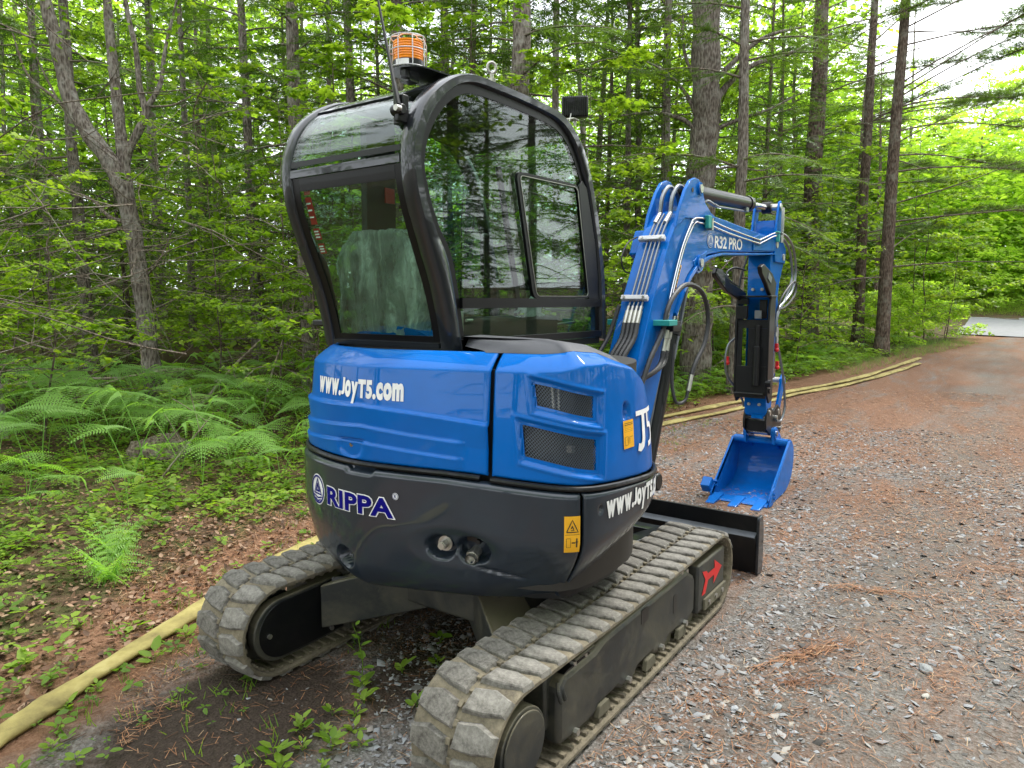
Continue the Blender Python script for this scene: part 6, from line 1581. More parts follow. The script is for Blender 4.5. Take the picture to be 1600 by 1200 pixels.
seg_tree([([(-.16, 2.2), (-.40, 2.28), (-.62, 2.5), (-.95, 2.62)], [.03, .025, .018, .008]),
          ([(-.14, 2.18), (-.5, 2.05), (-1.1, 1.92), (-1.9, 1.75)], [.022, .018, .012, .005]),
          ([(-.02, 1.5), (.18, 1.7), (.34, 2.0), (.48, 2.35)], [.016, .012, .009, .005]),
          ([(.02, 1.1), (.30, 1.2), (.5, 1.32)], [.010, .007, .004]),
          ([(-.62, 3.3), (-.95, 3.7), (-1.3, 4.0), (-1.45, 4.5)], [.03, .022, .016, .008]),
          ([(-.95, 3.7), (-1.2, 4.3), (-1.25, 4.9)], [.014, .01, .005]),
          ([(.16, 3.62), (.5, 3.65), (.8, 3.8)], [.016, .01, .005]),
          ([(-.05, .9), (-.3, 1.0), (-.7, .9)], [.012, .008, .004]),
          ([(.0, 1.9), (.35, 1.95), (.7, 2.15)], [.012, .008, .004])], ft, M['twigwood'], 'branches', ft, 6)
# leafy sprays carried by the forked tree's upper limbs
rng = np.random.default_rng(9); nb = NB(); O = []; D = []
for c0 in ((-1.0, 4.8), (-.4, 5.2), (.3, 4.6), (.6, 4.9), (-1.3, 4.3), (.1, 5.3), (-.7, 5.5), (.75, 3.9)):
    for _ in range(70):
        O.append(FP(c0[0]+rng.normal(0, .42), c0[1]+rng.normal(0, .16), rng.normal(0, .4))); a = rng.uniform(0, 6.28); D.append((math.cos(a), math.sin(a), rng.normal(-.2, .25)))
V, F = inst(*MAPLE, np.array(O), frames(np.array(D), roll=rng.normal(0, .4, len(O))), rng.uniform(.06, .11, len(O))); nb.add(V, F, np.repeat(rng.random(len(O)), 10))
link(bpy.data.objects.new('foliage', nb.mesh('foliage', M['maple'])), ft)

# ---- big knotted pine behind the boom ----
bx_, by_ = BIGPINE; bt = empty('old_pine', (bx_, by_, float(gz(bx_, by_)))); tag(bt, 'old thick pine with a knotted crown of heavy limbs directly behind the boom', 'tree')
seg_tree([([(0, -.2), (0, .5), (.01, 1.4), (0, 2.6), (.0, 3.4), (.05, 4.1), (.02, 4.8), (.0, 6)], [.27, .235, .225, .22, .215, .20, .21, .20])], bt, M['bark'], 'trunk', bt, 18)
seg_tree([([(.05, 3.75), (.20, 3.95), (.16, 4.2), (.10, 4.35)], [.09, .085, .08, .05]),
          ([(.12, 4.15), (.35, 4.55), (.75, 4.85), (1.25, 5.0), (1.9, 5.3)], [.055, .05, .04, .03, .015]),
          ([(.05, 4.5), (.45, 4.9), (.9, 5.25), (1.5, 5.4)], [.045, .038, .028, .015]),
          ([(.18, 3.9), (.55, 4.05), (1.0, 4.2), (1.5, 4.45)], [.035, .028, .02, .010]),
          ([(-.08, 3.85), (-.3, 4.05), (-.75, 4.15), (-1.3, 4.1)], [.04, .034, .025, .012]),
          ([(-.05, 3.95), (-.25, 4.4), (-.6, 4.75), (-1.0, 4.95)], [.036, .03, .02, .01]),
          ([(-.10, 3.8), (-.05, 3.45), (.1, 3.2)], [.03, .02, .01]),
          ([(.15, 3.3), (.5, 3.35), (.95, 3.3), (1.3, 3.5)], [.02, .016, .011, .006]),
          ([(-.1, 4.6), (-.3, 5.0), (-.35, 5.6)], [.03, .024, .015])], bt, M['bark'], 'branches', bt, 8)
rng = np.random.default_rng(12); O = []; D = []
for c0, c1 in (((.8, 4.75), (1.9, 5.2)), ((.9, 5.1), (1.6, 5.5)), ((-1.4, 4.1), (-.6, 4.1)), ((-1.2, 5.0), (-.5, 4.6)), ((.7, 4.05), (1.6, 4.4)), ((.7, 3.3), (1.4, 3.5)), ((-1.0, 3.3), (-.2, 3.1))):
    for _ in range(130):
        t = rng.random(); O.append(FP(c0[0]+(c1[0]-c0[0])*t+rng.normal(0, .12), c0[1]+(c1[1]-c0[1])*t+rng.normal(-.03, .08), rng.normal(0, .35))); a = rng.uniform(0, 6.28); D.append((math.cos(a), math.sin(a), rng.normal(-.25, .2)))
V, F = inst(*SPRAY, np.array(O), frames(np.array(D), roll=rng.normal(0, .3, len(O))), rng.uniform(.14, .30, len(O))); nb = NB().add(V, F, np.repeat(rng.random(len(O)), len(SPRAY[0])))
link(bpy.data.objects.new('foliage', nb.mesh('foliage', M['needles_live'])), bt)

# ---- tall broadleaf trees across the road (bright) and along the drive's far side ----
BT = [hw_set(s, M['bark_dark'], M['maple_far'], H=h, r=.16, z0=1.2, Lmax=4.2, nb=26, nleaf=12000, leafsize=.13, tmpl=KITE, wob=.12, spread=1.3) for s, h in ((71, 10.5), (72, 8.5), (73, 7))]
BS = [hw_set(s, M['bark_dark'], M['maple'], H=h, r=.15, z0=2.2, Lmax=4.6, nb=26, nleaf=9000, leafsize=.15, tmpl=KITE, wob=.12, spread=1.3) for s, h in ((76, 11), (77, 9))]
ACROSS = [(29.5, 6.2), (30.5, 2.6), (31.8, -.6), (30.2, -3.6), (33.0, -6.4), (31.0, -9.5), (36.5, -2.2), (37.5, 3.5), (38, -7.5), (42, 0), (43, -11), (33.5, 8.5), (41, 8), (30.8, -13), (36, -15)]
for i, (x, y) in enumerate(ACROSS):
    place('broadleaf_tree', BT[i % 3], (x, y, float(gz(x, y))), RNG.uniform(0, 6.28), RNG.uniform(.85, 1.15), 'broadleaf tree across the road, '+zone(x, y)+(', front row' if x < 32 else ', back row'), 'tree', 'broadleaf trees across the road')
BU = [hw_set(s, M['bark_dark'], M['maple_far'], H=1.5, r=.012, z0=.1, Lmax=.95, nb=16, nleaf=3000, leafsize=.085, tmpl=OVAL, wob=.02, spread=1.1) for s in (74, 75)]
# tall spruces across the road
for i, (x, y) in enumerate([(28.6, 5.2), (29.2, 3.4), (30.2, 7.5)]):
    place('spruce_tree', SP['full'][i % 2], (x, y, float(gz(x, y))), i*1.1, 1.35, 'tall spruce across the road, '+zone(x, y)+(', middle one', ', right one', ', left one')[i], 'tree', 'tall spruces across the road')
# bushes at the corner where the drive meets the road
for i, (x, y) in enumerate([(27.6, -1.0), (27.8, -2.6), (27.5, .8), (27.9, -4.4), (17.6, .3), (17.0, 1.4), (28, 2.6), (18.1, -.45), (16.3, .35), (15.4, .7), (18.4, .9), (17.9, 2.2), (28.2, -5.8), (28.2, -7.4)]):
    place('roadside_bush', BU[i % 2], (x, y, float(gz(x, y))-.1), RNG.uniform(0, 6.28), RNG.uniform(.8, 1.1) if x < 20 else 1.5, 'low bright bush '+('on the drive verge before the road, ' if x < 20 else 'across the road, ')+('nearest' if i in (11, 5, 10) else 'farther right' if y < -2 else 'farther left'), 'bush', 'bushes at the road verge')
# forest on the other side of the drive, beside and behind the viewpoint
BEH = [(-6.5, -6.0), (-4.5, -8.2), (-1.8, -7.8), (.8, -9.0), (3.6, -8.2), (6.5, -9.5), (9.5, -8.4), (12.5, -9.8), (-8.5, -3.5), (-9.5, .5), (-8, 4.2), (-6.6, 7.2), (-3.2, -11), (2.4, -12), (7.5, -13), (-7.5, -10), (-11, -6), (15.5, -8.5), (5.0, -6.9), (8.0, -7.2), (1.9, -6.9), (11.0, -7.4), (4.4, -10.8), (10.0, -11), (14, -12), (-.6, -6.6), (6.6, -11.8), (18, -10), (-4.8, 9.6), (-1.6, 10.5), (-2.9, 7.4), (-6.3, -2.6), (-5.9, 2.6), (-4.4, -5.6), (-7.4, .2), (.2, -7.4), (3.0, -7.0), (6.2, -7.6)]
for i, (x, y) in enumerate(BEH):
    if i % 3 == 2 or i >= len(BEH)-7: place('maple_tree', BS[i % 2], (x, y, float(gz(x, y))), RNG.uniform(0, 6.28), .8, 'tree of the forest on the near side, beside the viewpoint', 'tree', 'trees on the near side of the drive')
    else:
        S = SP['bare' if i % 3 == 0 else 'full']; place('spruce_tree', S[i % len(S)], (x, y, float(gz(x, y))), RNG.uniform(0, 6.28), 1.0, 'tree of the forest on the near side, beside the viewpoint', 'tree', 'trees on the near side of the drive')

place('maple_sapling', HW[1], (.83, -4.15, float(gz(.83, -4.15))), 2.2, 1.1, 'broad-leaved sapling whose leaf tips reach in at the right picture edge', 'sapling', None)
# ---- distant woods: a mass of foliage between and beyond the trees one can tell apart ----
rng = np.random.default_rng(77)
def mass(n, dmin, dmax, b0, b1, zfun, size, tmpl, clump=.9):
    nc = n//28; d = np.sqrt(rng.uniform(dmin**2, dmax**2, nc)); a = np.radians(rng.uniform(b0, b1, nc))
    cx, cy = CAM.x+d*np.cos(a), CAM.y+d*np.sin(a); cz = gz(cx, cy)+zfun(nc, d)
    O = np.repeat(np.stack([cx, cy, cz], -1), 28, 0)+rng.normal(0, 1, (nc*28, 3))*np.array([clump, clump, clump*.38])
    ang = rng.uniform(0, 6.28, len(O)); D = np.stack([np.cos(ang), np.sin(ang), rng.normal(-.2, .3, len(O))], -1)
    rv = np.repeat(np.clip(rng.normal(.45, .2, nc), 0, 1), 28)+rng.normal(0, .08, len(O))
    k = (O[:, 1] > edge(O[:, 0])+.8) | (O[:, 0] > 28); O, D, rv = O[k], D[k], rv[k]
    k = (O[:, 0] < 17.5) | (O[:, 0] > 27.2); O, D, rv = O[k], D[k], rv[k]
    V, F = inst(*tmpl, O, frames(D, roll=rng.normal(0, .5, len(O))), size*rng.uniform(.6, 1.3, len(O))); return V, F, rv
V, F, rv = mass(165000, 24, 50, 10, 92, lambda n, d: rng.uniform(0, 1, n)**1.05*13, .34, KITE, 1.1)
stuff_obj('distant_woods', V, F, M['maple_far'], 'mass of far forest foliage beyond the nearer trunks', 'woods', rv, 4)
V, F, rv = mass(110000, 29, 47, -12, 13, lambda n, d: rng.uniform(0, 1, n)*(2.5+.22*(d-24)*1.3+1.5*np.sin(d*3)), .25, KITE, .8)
stuff_obj('roadside_woods', V, F, M['maple_far'], 'mass of leaves tinted sunlit bright across the road at right', 'woods', rv, 4)
V, F, rv = mass(85000, 11.5, 27, 1, 92, lambda n, d: rng.uniform(0, 1, n)**1.5*3.6, .13, KITE, .50)
stuff_obj('understory', V, F, M['maple'], 'leafy green undergrowth filling the space between trunks', 'undergrowth', rv, 4)
V, F, rv = mass(54000, 12.5, 30, 8, 92, lambda n, d: 1.6+rng.uniform(0, 1, n)*8.5, .34, SPRAY_FAR, .75)
stuff_obj('conifer_boughs', V, F, M['needles_live'], 'tangle of conifer boughs high between the trunks', 'foliage', rv, len(SPRAY_FAR[0]))
rng = np.random.default_rng(78)
nb = NB()
for i in range(50):                                        # far stems too many and too thin to count
    d = rng.uniform(20, 48); a = math.radians(rng.uniform(5, 90)); x, y = CAM.x+d*math.cos(a), CAM.y+d*math.sin(a)
    if y < float(edge(x))+2 or 17.5 < x < 27: continue
    z = float(gz(x, y)); V, F = tube_np(np.array([(x, y, z-.1), (x+rng.normal(0, .1), y, z+5), (x+rng.normal(0, .3), y+rng.normal(0, .3), z+12)]), rng.uniform(.05, .13)*np.array([1, .8, .3]), 6); nb.add(V, F)
o = link(bpy.data.objects.new('far_stems', nb.mesh('far_stems', M['bark'], True))); tag(o, 'crowd of thin far tree stems deep in the woods', 'stems', kind='stuff')

# ---- dry bare twigs tangled among the trunks ----
nb = NB()
for i in range(460):
    d = rng.uniform(5.5, 13); a = math.radians(rng.uniform(30, 74)); x, y = CAM.x+d*math.cos(a), CAM.y+d*math.sin(a)
    if y < float(edge(x))+1.6: continue
    z = float(gz(x, y))+rng.uniform(.2, 3.2)
    if d < 8.5 and z < 1.1: continue
    dv = rng.normal(0, 1, 3); dv[2] *= .45
    P = curve((x, y, z), dv, rng.uniform(.5, 1.9), -.3, 7, .13, rng); V, F = tube_np(P, np.linspace(rng.uniform(.004, .008), .0015, 7), 4); nb.add(V, F)
    for _ in range(3):
        q = P[rng.integers(1, 6)]; V, F = tube_np(curve(q, dv+rng.normal(0, 1, 3), rng.uniform(.2, .6), -.1, 5, .12, rng), np.linspace(.004, .0015, 5), 3); nb.add(V, F)
o = link(bpy.data.objects.new('dead_twigs', nb.mesh('dead_twigs', M['twigwood']))); tag(o, 'tangle of thin bare grey twigs between the tree trunks', 'twigs', kind='stuff')

# ---- ferns ----
def frond(rng, L, az, rise, stipe):
    """bracken: upright stalk, then a broad triangular blade leaning outward"""
    nb = NB(); d = np.array([math.cos(az), math.sin(az), 0])
    P = [np.zeros(3)]; dd = d*.25+np.array([0, 0, 1.]); n = 5
    for i in range(n): P.append(P[-1]+dd/np.linalg.norm(dd)*stipe/n); dd = dd+d*.10
    base = len(P)-1; dd = d*math.cos(rise)+np.array([0, 0, math.sin(rise)])
    m_ = 9
    for i in range(m_): P.append(P[-1]+dd/np.linalg.norm(dd)*L/m_); dd = dd-np.array([0, 0, .07])
    P = np.array(P); V, F = tube_np(P, np.linspace(.0035, .001, len(P)), 3); nb.add(V, F, .5)
    side = np.cross(d, (0, 0, 1)); O = []; D = []; S = []
    for i in range(m_):
        t = i/(m_-1); pl_ = (L*.56*(1-t)**.95+.015)*rng.uniform(.88, 1.08)
        if i == 0: pl_ *= .92
        p = P[base+i]; ax = P[min(base+i+1, len(P)-1)]-P[base+i-1]; ax /= np.linalg.norm(ax)
        for sg in (-1, 1):
            dv = side*sg*math.cos(.28)+ax*math.sin(.32); dv[2] -= .10; dv /= np.linalg.norm(dv)
            q = p.copy(); k_ = max(4, int(pl_/.015))
            w_ = min(.032, pl_*.17+.005)*L/.42
            for j in range(k_):
                u = j/k_; ll = w_*(1-u)**.9+.003; c_ = p+dv*pl_*u; c_[2] -= .35*pl_*u*u
                px_ = np.cross(dv, np.cross(ax, dv)); px_ /= np.linalg.norm(px_)+1e-9
                for s2 in (-1, 1):
                    O.append(c_); D.append(px_*s2*.9+dv*.45); S.append((ll, pl_/k_*.82, ll))
    O = np.array(O); R = frames(np.array(D)); TV = [(0, -.42, 0), (0, .42, 0), (.7, .30, .02), (1, 0, -.03), (.7, -.30, .02)]; TF = [(0, 1, 2), (0, 2, 4), (2, 3, 4)]
    V, F = inst(TV, TF, O, R, np.array(S)); nb.add(V, F, np.clip(rng.normal(.5, .12), 0, 1)); return nb
def fern_mesh(seed, nf, L, stipe, upright=False):
    rng = np.random.default_rng(seed); A = NB(); S_ = NB()
    for i in range(nf):
        f = frond(rng, L*rng.uniform(.75, 1.1), i*2*math.pi/nf+rng.uniform(-.4, .4), rng.uniform(.0, .3) if not upright else rng.uniform(.9, 1.25), stipe*rng.uniform(.8, 1.15))
        for V, F, R in zip(f.V, [f.F[0]]+f.F[1:], f.R): pass
        A.add(np.concatenate(f.V), np.concatenate(f.F), np.concatenate(f.R))
    return A.mesh('fern', M['fern'])
FM = [fern_mesh(81, 3, .40, .34), fern_mesh(82, 2, .44, .42), fern_mesh(83, 4, .34, .28), fern_mesh(84, 1, .42, .36), fern_mesh(85, 7, .42, .03, True)]
for i, (x, y) in enumerate(FERNS):
    if x < 4 and (y-edge(x) < 1.4+.5*math.sin(x*3) or (i*7) % 10 < 1): continue
    o = bpy.data.objects.new('fern', FM[i % 4]); link(o); o.location = (x, y, float(gz(x, y))-.02); o.rotation_euler = (RNG.normal(0, .16), RNG.normal(0, .16), RNG.uniform(0, 6.28)); s = RNG.uniform(.7, 1.1) if y-edge(x) < 2 else RNG.uniform(1.0, 1.6); o.scale = (s, s, s)
    tag(o, ('single-fronded ' if i % 4 == 3 else 'two-fronded ' if i % 4 == 1 else 'three-fronded ' if i % 4 == 0 else 'bushy ')+'bracken fern '+('near the verge, ' if y-edge(x) < 2 else 'farther into the wood, ')+zone(x, y), 'fern', 'bracken ferns along the forest edge')
for i, (x, y, s, mi, lab) in enumerate([(-.80, 2.05, .9, 4, 'tuft of upright fern fronds beside the yellow hose at left'), (-1.35, 2.45, .9, 4, 'wide clump of fern at the left picture edge above the hose'),
        (-.62, 2.35, .8, 4, 'smaller upright fern just behind the tuft beside the hose'),
        (.45, 3.2, 1.0, 1, 'bracken with a long frond reaching over the old stump'), (.95, 2.9, 1.0, 0, 'spreading bracken at the end of the old stump, near the machine'),
        (1.1, 2.35, .9, 3, 'single bracken frond closest to the rear left corner of the machine')]):
    o = bpy.data.objects.new('fern', FM[mi]); link(o); o.location = (x, y, float(gz(x, y))-.02); o.rotation_euler = (0, 0, i*1.3); o.scale = (s, s, s); tag(o, lab, 'fern')

# ---- low plants ----
def plantlets(n, pts, size, leaves, tmpl, name, label, mat=None, rng=RNG, h=.03):
    x, y = pts; n = len(x); k = leaves
    O = np.repeat(np.stack([x, y, gz(x, y)+.01], -1), k, 0); a = np.tile(np.arange(k)*2*np.pi/k, n)+np.repeat(rng.uniform(0, 6.28, n), k)
    sz = np.repeat(size*np.exp(rng.normal(0, .35, n)), k)*rng.uniform(.7, 1.2, n*k); hh = np.repeat(rng.uniform(.3, 1.6, n)*h, k)*rng.uniform(.5, 1.3, n*k)
    D = np.stack([np.cos(a), np.sin(a), rng.normal(.12, .25, n*k)], -1)
    O[:, 2] += hh; O[:, :2] += D[:, :2]*(sz*.15)[:, None]
    V, F = inst(*tmpl, O, frames(D, roll=rng.normal(0, .25, n*k)), sz)
    rv = np.repeat(np.clip(rng.normal(.5, .22, n), 0, 1), k); stuff_obj(name, V, F, mat or M['herb'], label, 'ground cover', rv, len(tmpl[0]))
rng = np.random.default_rng(31)
def pick(n, dmin, dmax, b0, b1, fn, pw=.7):
    x, y = near_pts(n, dmin, dmax, b0, b1, rng, pw); k = rng.random(n) < fn(x, y); return x[k], y[k]
patch = lambda x, y: (np.sin(x*2.3+1.1*np.sin(y*1.9))+np.sin(y*2.9+1.3*x)+.5*np.sin(x*7.1-y*5.3) > -.05)
plantlets(0, pick(25000, 2.6, 12, 14, 80, lambda x, y: np.where(y-edge(x) > .75, .85, np.where(y-edge(x) > .12, .34, 0))*np.where(patch(x, y), 1, .22)), .034, 5, OVAL, 'ground_plants', 'low bright green seedlings and bunchberry carpeting the forest floor', rng=rng, h=.045)
plantlets(0, pick(7000, 3.0, 11, 14, 80, lambda x, y: np.where(y-edge(x) > 1.0, .8, 0)*np.where(patch(x+2, y), 1, .25)), .042, 4, MAPLE, 'maple_seedlings', 'knee-high maple seedlings scattered over the forest floor', M['maple'], rng=rng, h=.12)
plantlets(0, pick(9000, 8, 17, 3, 42, lambda x, y: np.where(y-edge(x) > .25, .8, 0)), .07, 5, KITE, 'verge_plants', 'green low plants along the verge beyond the boom', rng=rng, h=.10)
plantlets(0, pick(5200, 1.8, 6.5, 14, 78, lambda x, y: np.where((np.abs(y-edge(x)+.25) < .55) & (x < 1.2) & patch(x*1.7, y*1.7), .42, 0)), .026, 4, OVAL, 'verge_seedlings', 'tiny green seedlings sprouting along the hose and drive edge', rng=rng, h=.012)
# grass and small weeds on the drive's edge, under and between the tracks
def blades(x, y, n_, hgt, name, label):
    n = len(x); O = np.repeat(np.stack([x, y, gz(x, y)], -1), n_, 0); O[:, :2] += rng.normal(0, .02, (n*n_, 2))
    D = np.stack([rng.normal(0, .45, n*n_), rng.normal(0, .45, n*n_), np.ones(n*n_)], -1); h_ = hgt*rng.uniform(.4, 1.3, n*n_)
    V, F = inst([(0, -.5, 0), (0, .5, 0), (.6, .3, .1), (.6, -.3, .1), (1, 0, .25)], [(0, 1, 2), (0, 2, 3), (3, 2, 4)], O, frames(D, up=(.3, .9, 0)), np.stack([h_, h_*0+.004, h_], -1))
    stuff_obj(name, V, F, M['herb'], label, 'grass', np.repeat(rng.random(n), n_), 5)
x, y = pick(2600, 1.7, 9, 10, 76, lambda x, y: np.where(np.abs(y-edge(x)+.25) < .75, .75*patch(x*2, y*2), 0)); blades(x, y, 5, .05, 'grass', 'sparse short green grass along the hose and verge')
x, y = pick(3000, 13, 20, -2, 14, lambda x, y: np.where(np.abs(y-edge(x)-.4) < .6, .9, 0)); blades(x, y, 7, .16, 'verge_grass', 'bright taller grass on the verge toward the road')
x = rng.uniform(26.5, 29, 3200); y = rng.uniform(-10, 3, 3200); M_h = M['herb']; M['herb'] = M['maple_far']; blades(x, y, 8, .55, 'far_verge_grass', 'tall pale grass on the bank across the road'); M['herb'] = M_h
# broad-leaved weeds between the tracks, each plant its own thing
def weed_mesh(seed, n, size):
    rng = np.random.default_rng(seed); a = np.arange(n)*2.4+rng.uniform(0, .5, n); D = np.stack([np.cos(a), np.sin(a), rng.uniform(.15, .8, n)], -1)
    O = D*np.array([.012, .012, 0])+np.array([0, 0, .006])+np.stack([0*a, 0*a, rng.uniform(0, .05, n)], -1)
    V, F = inst(*OVAL, O, frames(D, roll=rng.normal(0, .3, n)), size*rng.uniform(.6, 1.15, n)); nb = NB().add(V, F, np.repeat(rng.uniform(.45, .95, n), 6))
    for q in range(n): V, F = tube_np(np.array([(0, 0, 0), O[q]]), np.array([.0015, .001]), 3); nb.add(V, F, .6)
    return nb.mesh('weed', M['herb'])
WM = [weed_mesh(91, 8, .07), weed_mesh(92, 6, .055), weed_mesh(93, 10, .06), weed_mesh(94, 5, .085)]
wp = [(-1.02, .03), (-.95, -.05), (-.88, .02), (-.92, .10), (-1.06, -.06), (-.99, -.13), (-1.12, .02), (-1.20, .06), (-1.24, -.02), (-1.30, .10), (-1.15, -.12), (-.80, .06), (-.74, .14), (-1.42, -.04), (-1.05, .12), (-.55, .10), (-.42, .02), (-.25, .15), (-1.36, .04), (-.70, -.12),
      (-1.62, .72), (-1.55, .82), (-1.74, .66), (-1.48, .93), (-1.82, .84), (-1.60, .58), (-1.35, .98), (-1.1, 1.02), (-.9, 1.12), (-1.9, .55), (-1.7, 1.25), (-1.45, 1.4), (-1.15, 1.6), (-1.95, 1.0), (-1.85, 1.5)]
for i, (x, y) in enumerate(wp):
    o = bpy.data.objects.new('weed', WM[i % 4]); link(o); o.location = (x, y, float(gz(x, y))); o.rotation_euler = (0, 0, i*1.7); s = .5+.4*((i*37) % 10)/10; o.scale = (s, s, s)
    if y < .3: tag(o, ('eight-leaved', 'six-leaved', 'bushy ten-leaved', 'large-leaved')[i % 4]+' weed between the tracks, '+('closer to the far track' if y > .03 else 'closer to the near track'), 'weed', 'weeds between the tracks')
    else: tag(o, 'small broad-leaved weed beside the yellow hose at lower left', 'weed', 'weeds beside the hose')
# one tall stem
nb = NB(); P = np.array([(0, 0, 0), (.01, 0, .1), (.0, .01, .2), (-.02, .02, .27)]); V, F = tube_np(P, np.array([.003, .0025, .002, .001]), 4); nb.add(V, F, .6)
D = np.array([(math.cos(a), math.sin(a), .3) for a in np.arange(9)*2.4]); O = np.stack([np.interp(np.linspace(.02, .27, 9), P[:, 2], P[:, 0]), np.zeros(9), np.linspace(.02, .27, 9)], -1)
V, F = inst(*OVAL, O, frames(D), np.linspace(.075, .03, 9)); nb.add(V, F, .6)
o = link(bpy.data.objects.new('tall_weed', nb.mesh('tall_weed', M['herb']))); o.location = (-.72, .16, 0); tag(o, 'single tall weed stem standing in front of the far track', 'weed')

# ---- fallen sticks, stump, birch poles, hose ----
STK = [((-.4, 8.2, 1.55), (1.2, 7.6, .85), .025, 'long pale dead branch slanting down at the left picture edge'),
       ((.5, 7.6, .55), (3.8, 8.0, .62), .03, 'grey fallen pole lying level behind the ferns below the forked tree'),
       ((2.3, 6.3, .25), (3.4, 6.0, 1.25), .022, 'bent pale stick leaning up to the right behind the ferns'),
       ((1.3, 7.0, .5), (2.6, 6.8, .75), .018, 'thin dead stick lying across the fern tops near the trunk'),
       ((3.2, 7.4, .4), (5.6, 6.2, .8), .03, 'brown fallen pole running from the forked tree toward the cab'),
       ((2.7, 5.6, .15), (3.0, 5.4, 1.6), .014, 'thin upright dead stem between the forked tree and the cab'),
       ((.3, 3.6, .10), (.75, 3.3, .55), .010, 'short broken stick standing out of the leaf litter by the stump'),
       ((3.9, 5.4, .3), (4.8, 4.6, 1.5), .016, 'slanting dead branch directly left of the cab'),
       ((9.0, 2.4, .35), (10.4, 2.0, .42), .03, 'grey log lying among ferns beyond the boom')]
for a, b_, r, lab in STK:
    P = curve(a, np.array(b_)-np.array(a)+np.array([0, 0, .15]), np.linalg.norm(np.array(b_)-np.array(a)), -.12, 9, .06, rng); nb = NB(); V, F = tube_np(P, np.linspace(r, r*.4, 9), 7); nb.add(V, F)
    for _ in range(3): q = P[rng.integers(3, 8)]; V, F = tube_np(curve(q, rng.normal(0, 1, 3)+np.array([0, 0, .5]), .35, 0, 5, .1, rng), np.linspace(r*.35, .003, 5), 4); nb.add(V, F)
    o = link(bpy.data.objects.new('fallen_branch', nb.mesh('fallen_branch', M['stickwood'], True))); tag(o, lab, 'branch')
for i, (x, y, lx, ly, lab) in enumerate([(.15, 6.1, -.22, .12, 'leaning pale birch pole at the left picture edge, front one of the pair'), (.32, 6.6, -.12, .02, 'pale birch pole at the left picture edge, rear one of the pair')]):
    nb = NB(); P = np.array([(0, 0, -.1), (lx*.4, ly*.4, .7), (lx*.9, ly, 1.4), (lx*1.5, ly*1.2, 2.4), (lx*2.6, ly, 3.6)]); V, F = tube_np(np.array(spline([tuple(q) for q in P], 4)), np.linspace(.045, .018, 17), 9); nb.add(V, F)
    e = empty('birch_pole', (x, y, float(gz(x, y)))); tag(e, lab, 'tree'); link(bpy.data.objects.new('trunk', nb.mesh('trunk', M['bark_pale'], True)), e)
    nb = NB()
    for q in range(5): z = .6+.5*q; V, F = tube_np(curve((lx*z*.6, ly*.5, z), rng.normal(0, 1, 3), .6, -.2, 5, .1, rng), np.linspace(.008, .002, 5), 4); nb.add(V, F)
    link(bpy.data.objects.new('branches', nb.mesh('branches', M['twigwood'])), e)['kind'] = 'stuff'
# rotten stump and mound
bm = bmesh.new(); bmesh.ops.create_icosphere(bm, subdivisions=4, radius=1)
from mathutils import noise as mn
for v in bm.verts:
    p = v.co.copy(); v.co = Vector((p.x*.30, p.y*.24, p.z*.20+(.06 if p.z > .3 else 0)*mn.noise(p*3)))+p*.05*mn.fractal(p*2.2, 1, 2, 5)
me = bpy.data.meshes.new('rotten_stump'); bm.to_mesh(me); bm.free(); me.materials.append(M['twigwood'])
o = link(bpy.data.objects.new('rotten_stump', me)); o.location = (.83, 4.5, float(gz(.83, 4.5))+.03); tag(o, 'dark rotten stump half hidden by bracken left of the machine', 'stump')
# stones one can pick out
SM = []
for s in range(3):
    bm = bmesh.new(); bmesh.ops.create_icosphere(bm, subdivisions=2, radius=1)
    for v in bm.verts: p = v.co.copy(); v.co = Vector((p.x, p.y*.7, p.z*.4))*(1+.35*mn.noise(p*1.3+Vector((s*7, 0, 0))))
    me = bpy.data.meshes.new('stone'); bm.to_mesh(me); bm.free(); me.materials.append(simple('flat_stone_%s' % 'abc'[s], [(.26, .27, .27), (.33, .34, .36), (.40, .38, .34)][s], .85, bumps=.3)); SM.append(me)
stn = [(.73, -1.67, .034, 'broad flat grey stone on the drive, largest one at the lower right'), (-.01, -1.11, .020, 'pale angular stone beside the near track at the bottom')]
o_ = []
for x, y, s, lab in stn:
    o = link(bpy.data.objects.new('stone', SM[len(o_) % 3])); o_.append(o); o.location = (x, y, float(gz(x, y))+s*.3); o.rotation_euler = (0, .1, x*5); o.scale = (s, s, s); tag(o, lab, 'stone')
for i in range(90):
    d = rng.uniform(2.2, 8); a = math.radians(rng.uniform(-6, 30)); x, y = CAM.x+d*math.cos(a), CAM.y+d*math.sin(a)
    if not (y < float(edge(x))-.1 and not (abs(x) < 1.6 and abs(y) < .95)): continue
    s = rng.uniform(.012, .022); o = link(bpy.data.objects.new('stone', SM[i % 3])); o.location = (x, y, float(gz(x, y))+s*.25); o.rotation_euler = (rng.normal(0, .1), rng.normal(0, .1), rng.uniform(0, 6)); o.scale = (s, s, s)
    tag(o, 'small angular grey stone lying loose on the gravel drive', 'stone', 'loose stones on the drive')
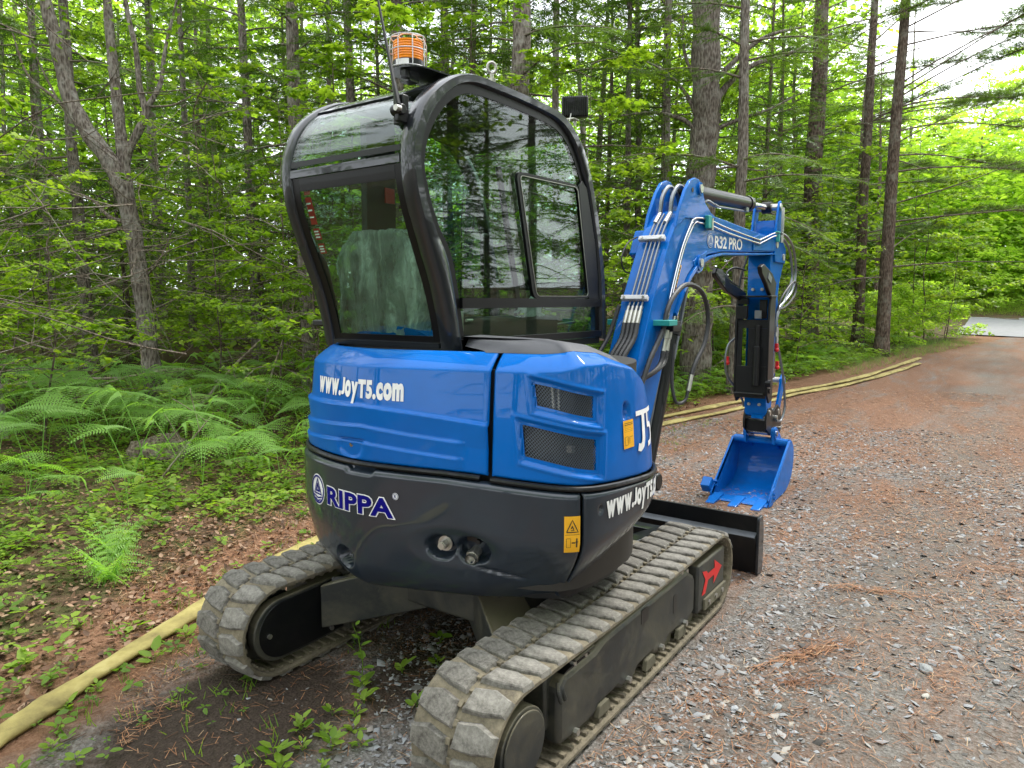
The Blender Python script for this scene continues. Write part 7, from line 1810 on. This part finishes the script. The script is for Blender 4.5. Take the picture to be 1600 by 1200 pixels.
# clumps of orange needles and a curled brown leaf stalk on the drive
for i, (x, y, w, l, lab) in enumerate([(.62, -1.25, .05, .22, 'orange streak of matted needles in front of the near track'), (.35, -1.28, .05, .12, 'curled brown needle clump lying by the orange streak'), (1.5, -1.35, .05, .26, 'matted needle clump just beyond the dozer blade'), (2.3, -2.1, .04, .3, 'thin line of matted needles across the middle of the drive')]):
    n = (150, 60, 150, 110)[i]; t = rng.normal(0, .6, n); a0 = rng.uniform(-.4, .4)+(.9 if i != 3 else 1.3); O = np.stack([x+t*l*math.cos(a0)-rng.normal(0, w*.55, n)*math.sin(a0), y-t*l*math.sin(a0)+rng.normal(0, w*.55, n)*math.cos(a0), np.zeros(n)], -1); O[:, 2] = gz(O[:, 0], O[:, 1])+rng.uniform(.004, .02, n)
    aa = rng.normal(-a0, .6, n); D = np.stack([np.cos(aa), np.sin(aa), rng.normal(0, .15, n)], -1)
    V, F = inst([(-1, -.5, 0), (-1, .5, 0), (1, .5, 0), (1, -.5, 0)], [(0, 1, 2, 3)], O, frames(D), np.stack([rng.uniform(.02, .045, n), np.full(n, .0028), np.ones(n)], -1))
    me = mesh_np('needle_clump', V, F); me.materials.append(M['needle']); rnd_attr(me, rng.random(n) if i != 1 else rng.random(n)*.3, 4); o = link(bpy.data.objects.new('needle_clump', me)); tag(o, lab, 'needle clump', kind='stuff')
# the flattened yellow hoses
m, nt, b = newmat('yellow_canvas_hose'); c = coords(nt); n_ = noise(nt, 7, 6, .65, c); w_ = nt.nodes.new('ShaderNodeTexWave'); w_.inputs['Scale'].default_value = 90; nt.links.new(c, w_.inputs['Vector'])
nt.links.new(ramp(nt, n_, [(.3, (.16, .125, .04)), (.55, (.34, .28, .09)), (.75, (.46, .39, .16))]), b.inputs['Base Color']); b.inputs['Roughness'].default_value = .8; bump(nt, b, w_.outputs['Fac'], .25, .002)
def flat_hose(pts, w, h, label):
    P = [Vector((x, y, float(gz(x, y)))) for x, y in [tuple(q[:2]) for q in spline([(x, y, 0) for x, y in pts], 10)]]
    g = MB(); V = []
    for i, p in enumerate(P):
        t = P[min(i+1, len(P)-1)]-P[max(i-1, 0)]; t.z = 0; t.normalize(); s = Vector((-t.y, t.x, 0)); tw = .10*math.sin(i*.35)
        ww = w*(1+.10*math.sin(i*.8)+.07*math.sin(i*2.1)+.05*math.sin(i*5.3))
        for k in range(12):
            a = 2*math.pi*k/12; ca_, sa_ = math.cos(a), math.sin(a)
            V.append(p+s*(ww/2*math.copysign(abs(ca_)**.8, ca_))+Vector((0, 0, h/2+.006+h/2*math.copysign(abs(sa_)**.7, sa_)+ca_*tw*.06)))
    n = len(P); g.add(V, [(i*12+k, i*12+(k+1) % 12, (i+1)*12+(k+1) % 12, (i+1)*12+k) for i in range(n-1) for k in range(12)]+[tuple(range(12)), tuple(range((n-1)*12, n*12))])
    o = g.build('flat_hose', m, ang=60); return tag(o, label, 'hose')
flat_hose([(-3.2, .35), (-2.4, .62), (-1.71, .91), (-1.3, 1.09), (-.73, 1.30), (-.29, 1.46), (.13, 1.60), (1.2, 1.80), (2.6, 1.95), (4.2, 1.85), (5.39, 1.65), (6.4, 1.38), (7.33, 1.08), (8.39, .75), (9.33, .41), (10.4, .13), (12.02, -.14), (13.5, -.36)], .104, .034,
          'long flattened yellow canvas hose lying along the left edge of the drive')
flat_hose([(2.9, 1.62), (4.0, 1.66), (5.07, 1.48), (5.96, 1.20), (6.9, .93), (8.07, .66), (9.03, .32), (10.1, .02), (11.6, -.28), (12.6, -.44)], .10, .030,
          'second shorter yellow hose lying parallel on its drive side beyond the boom')
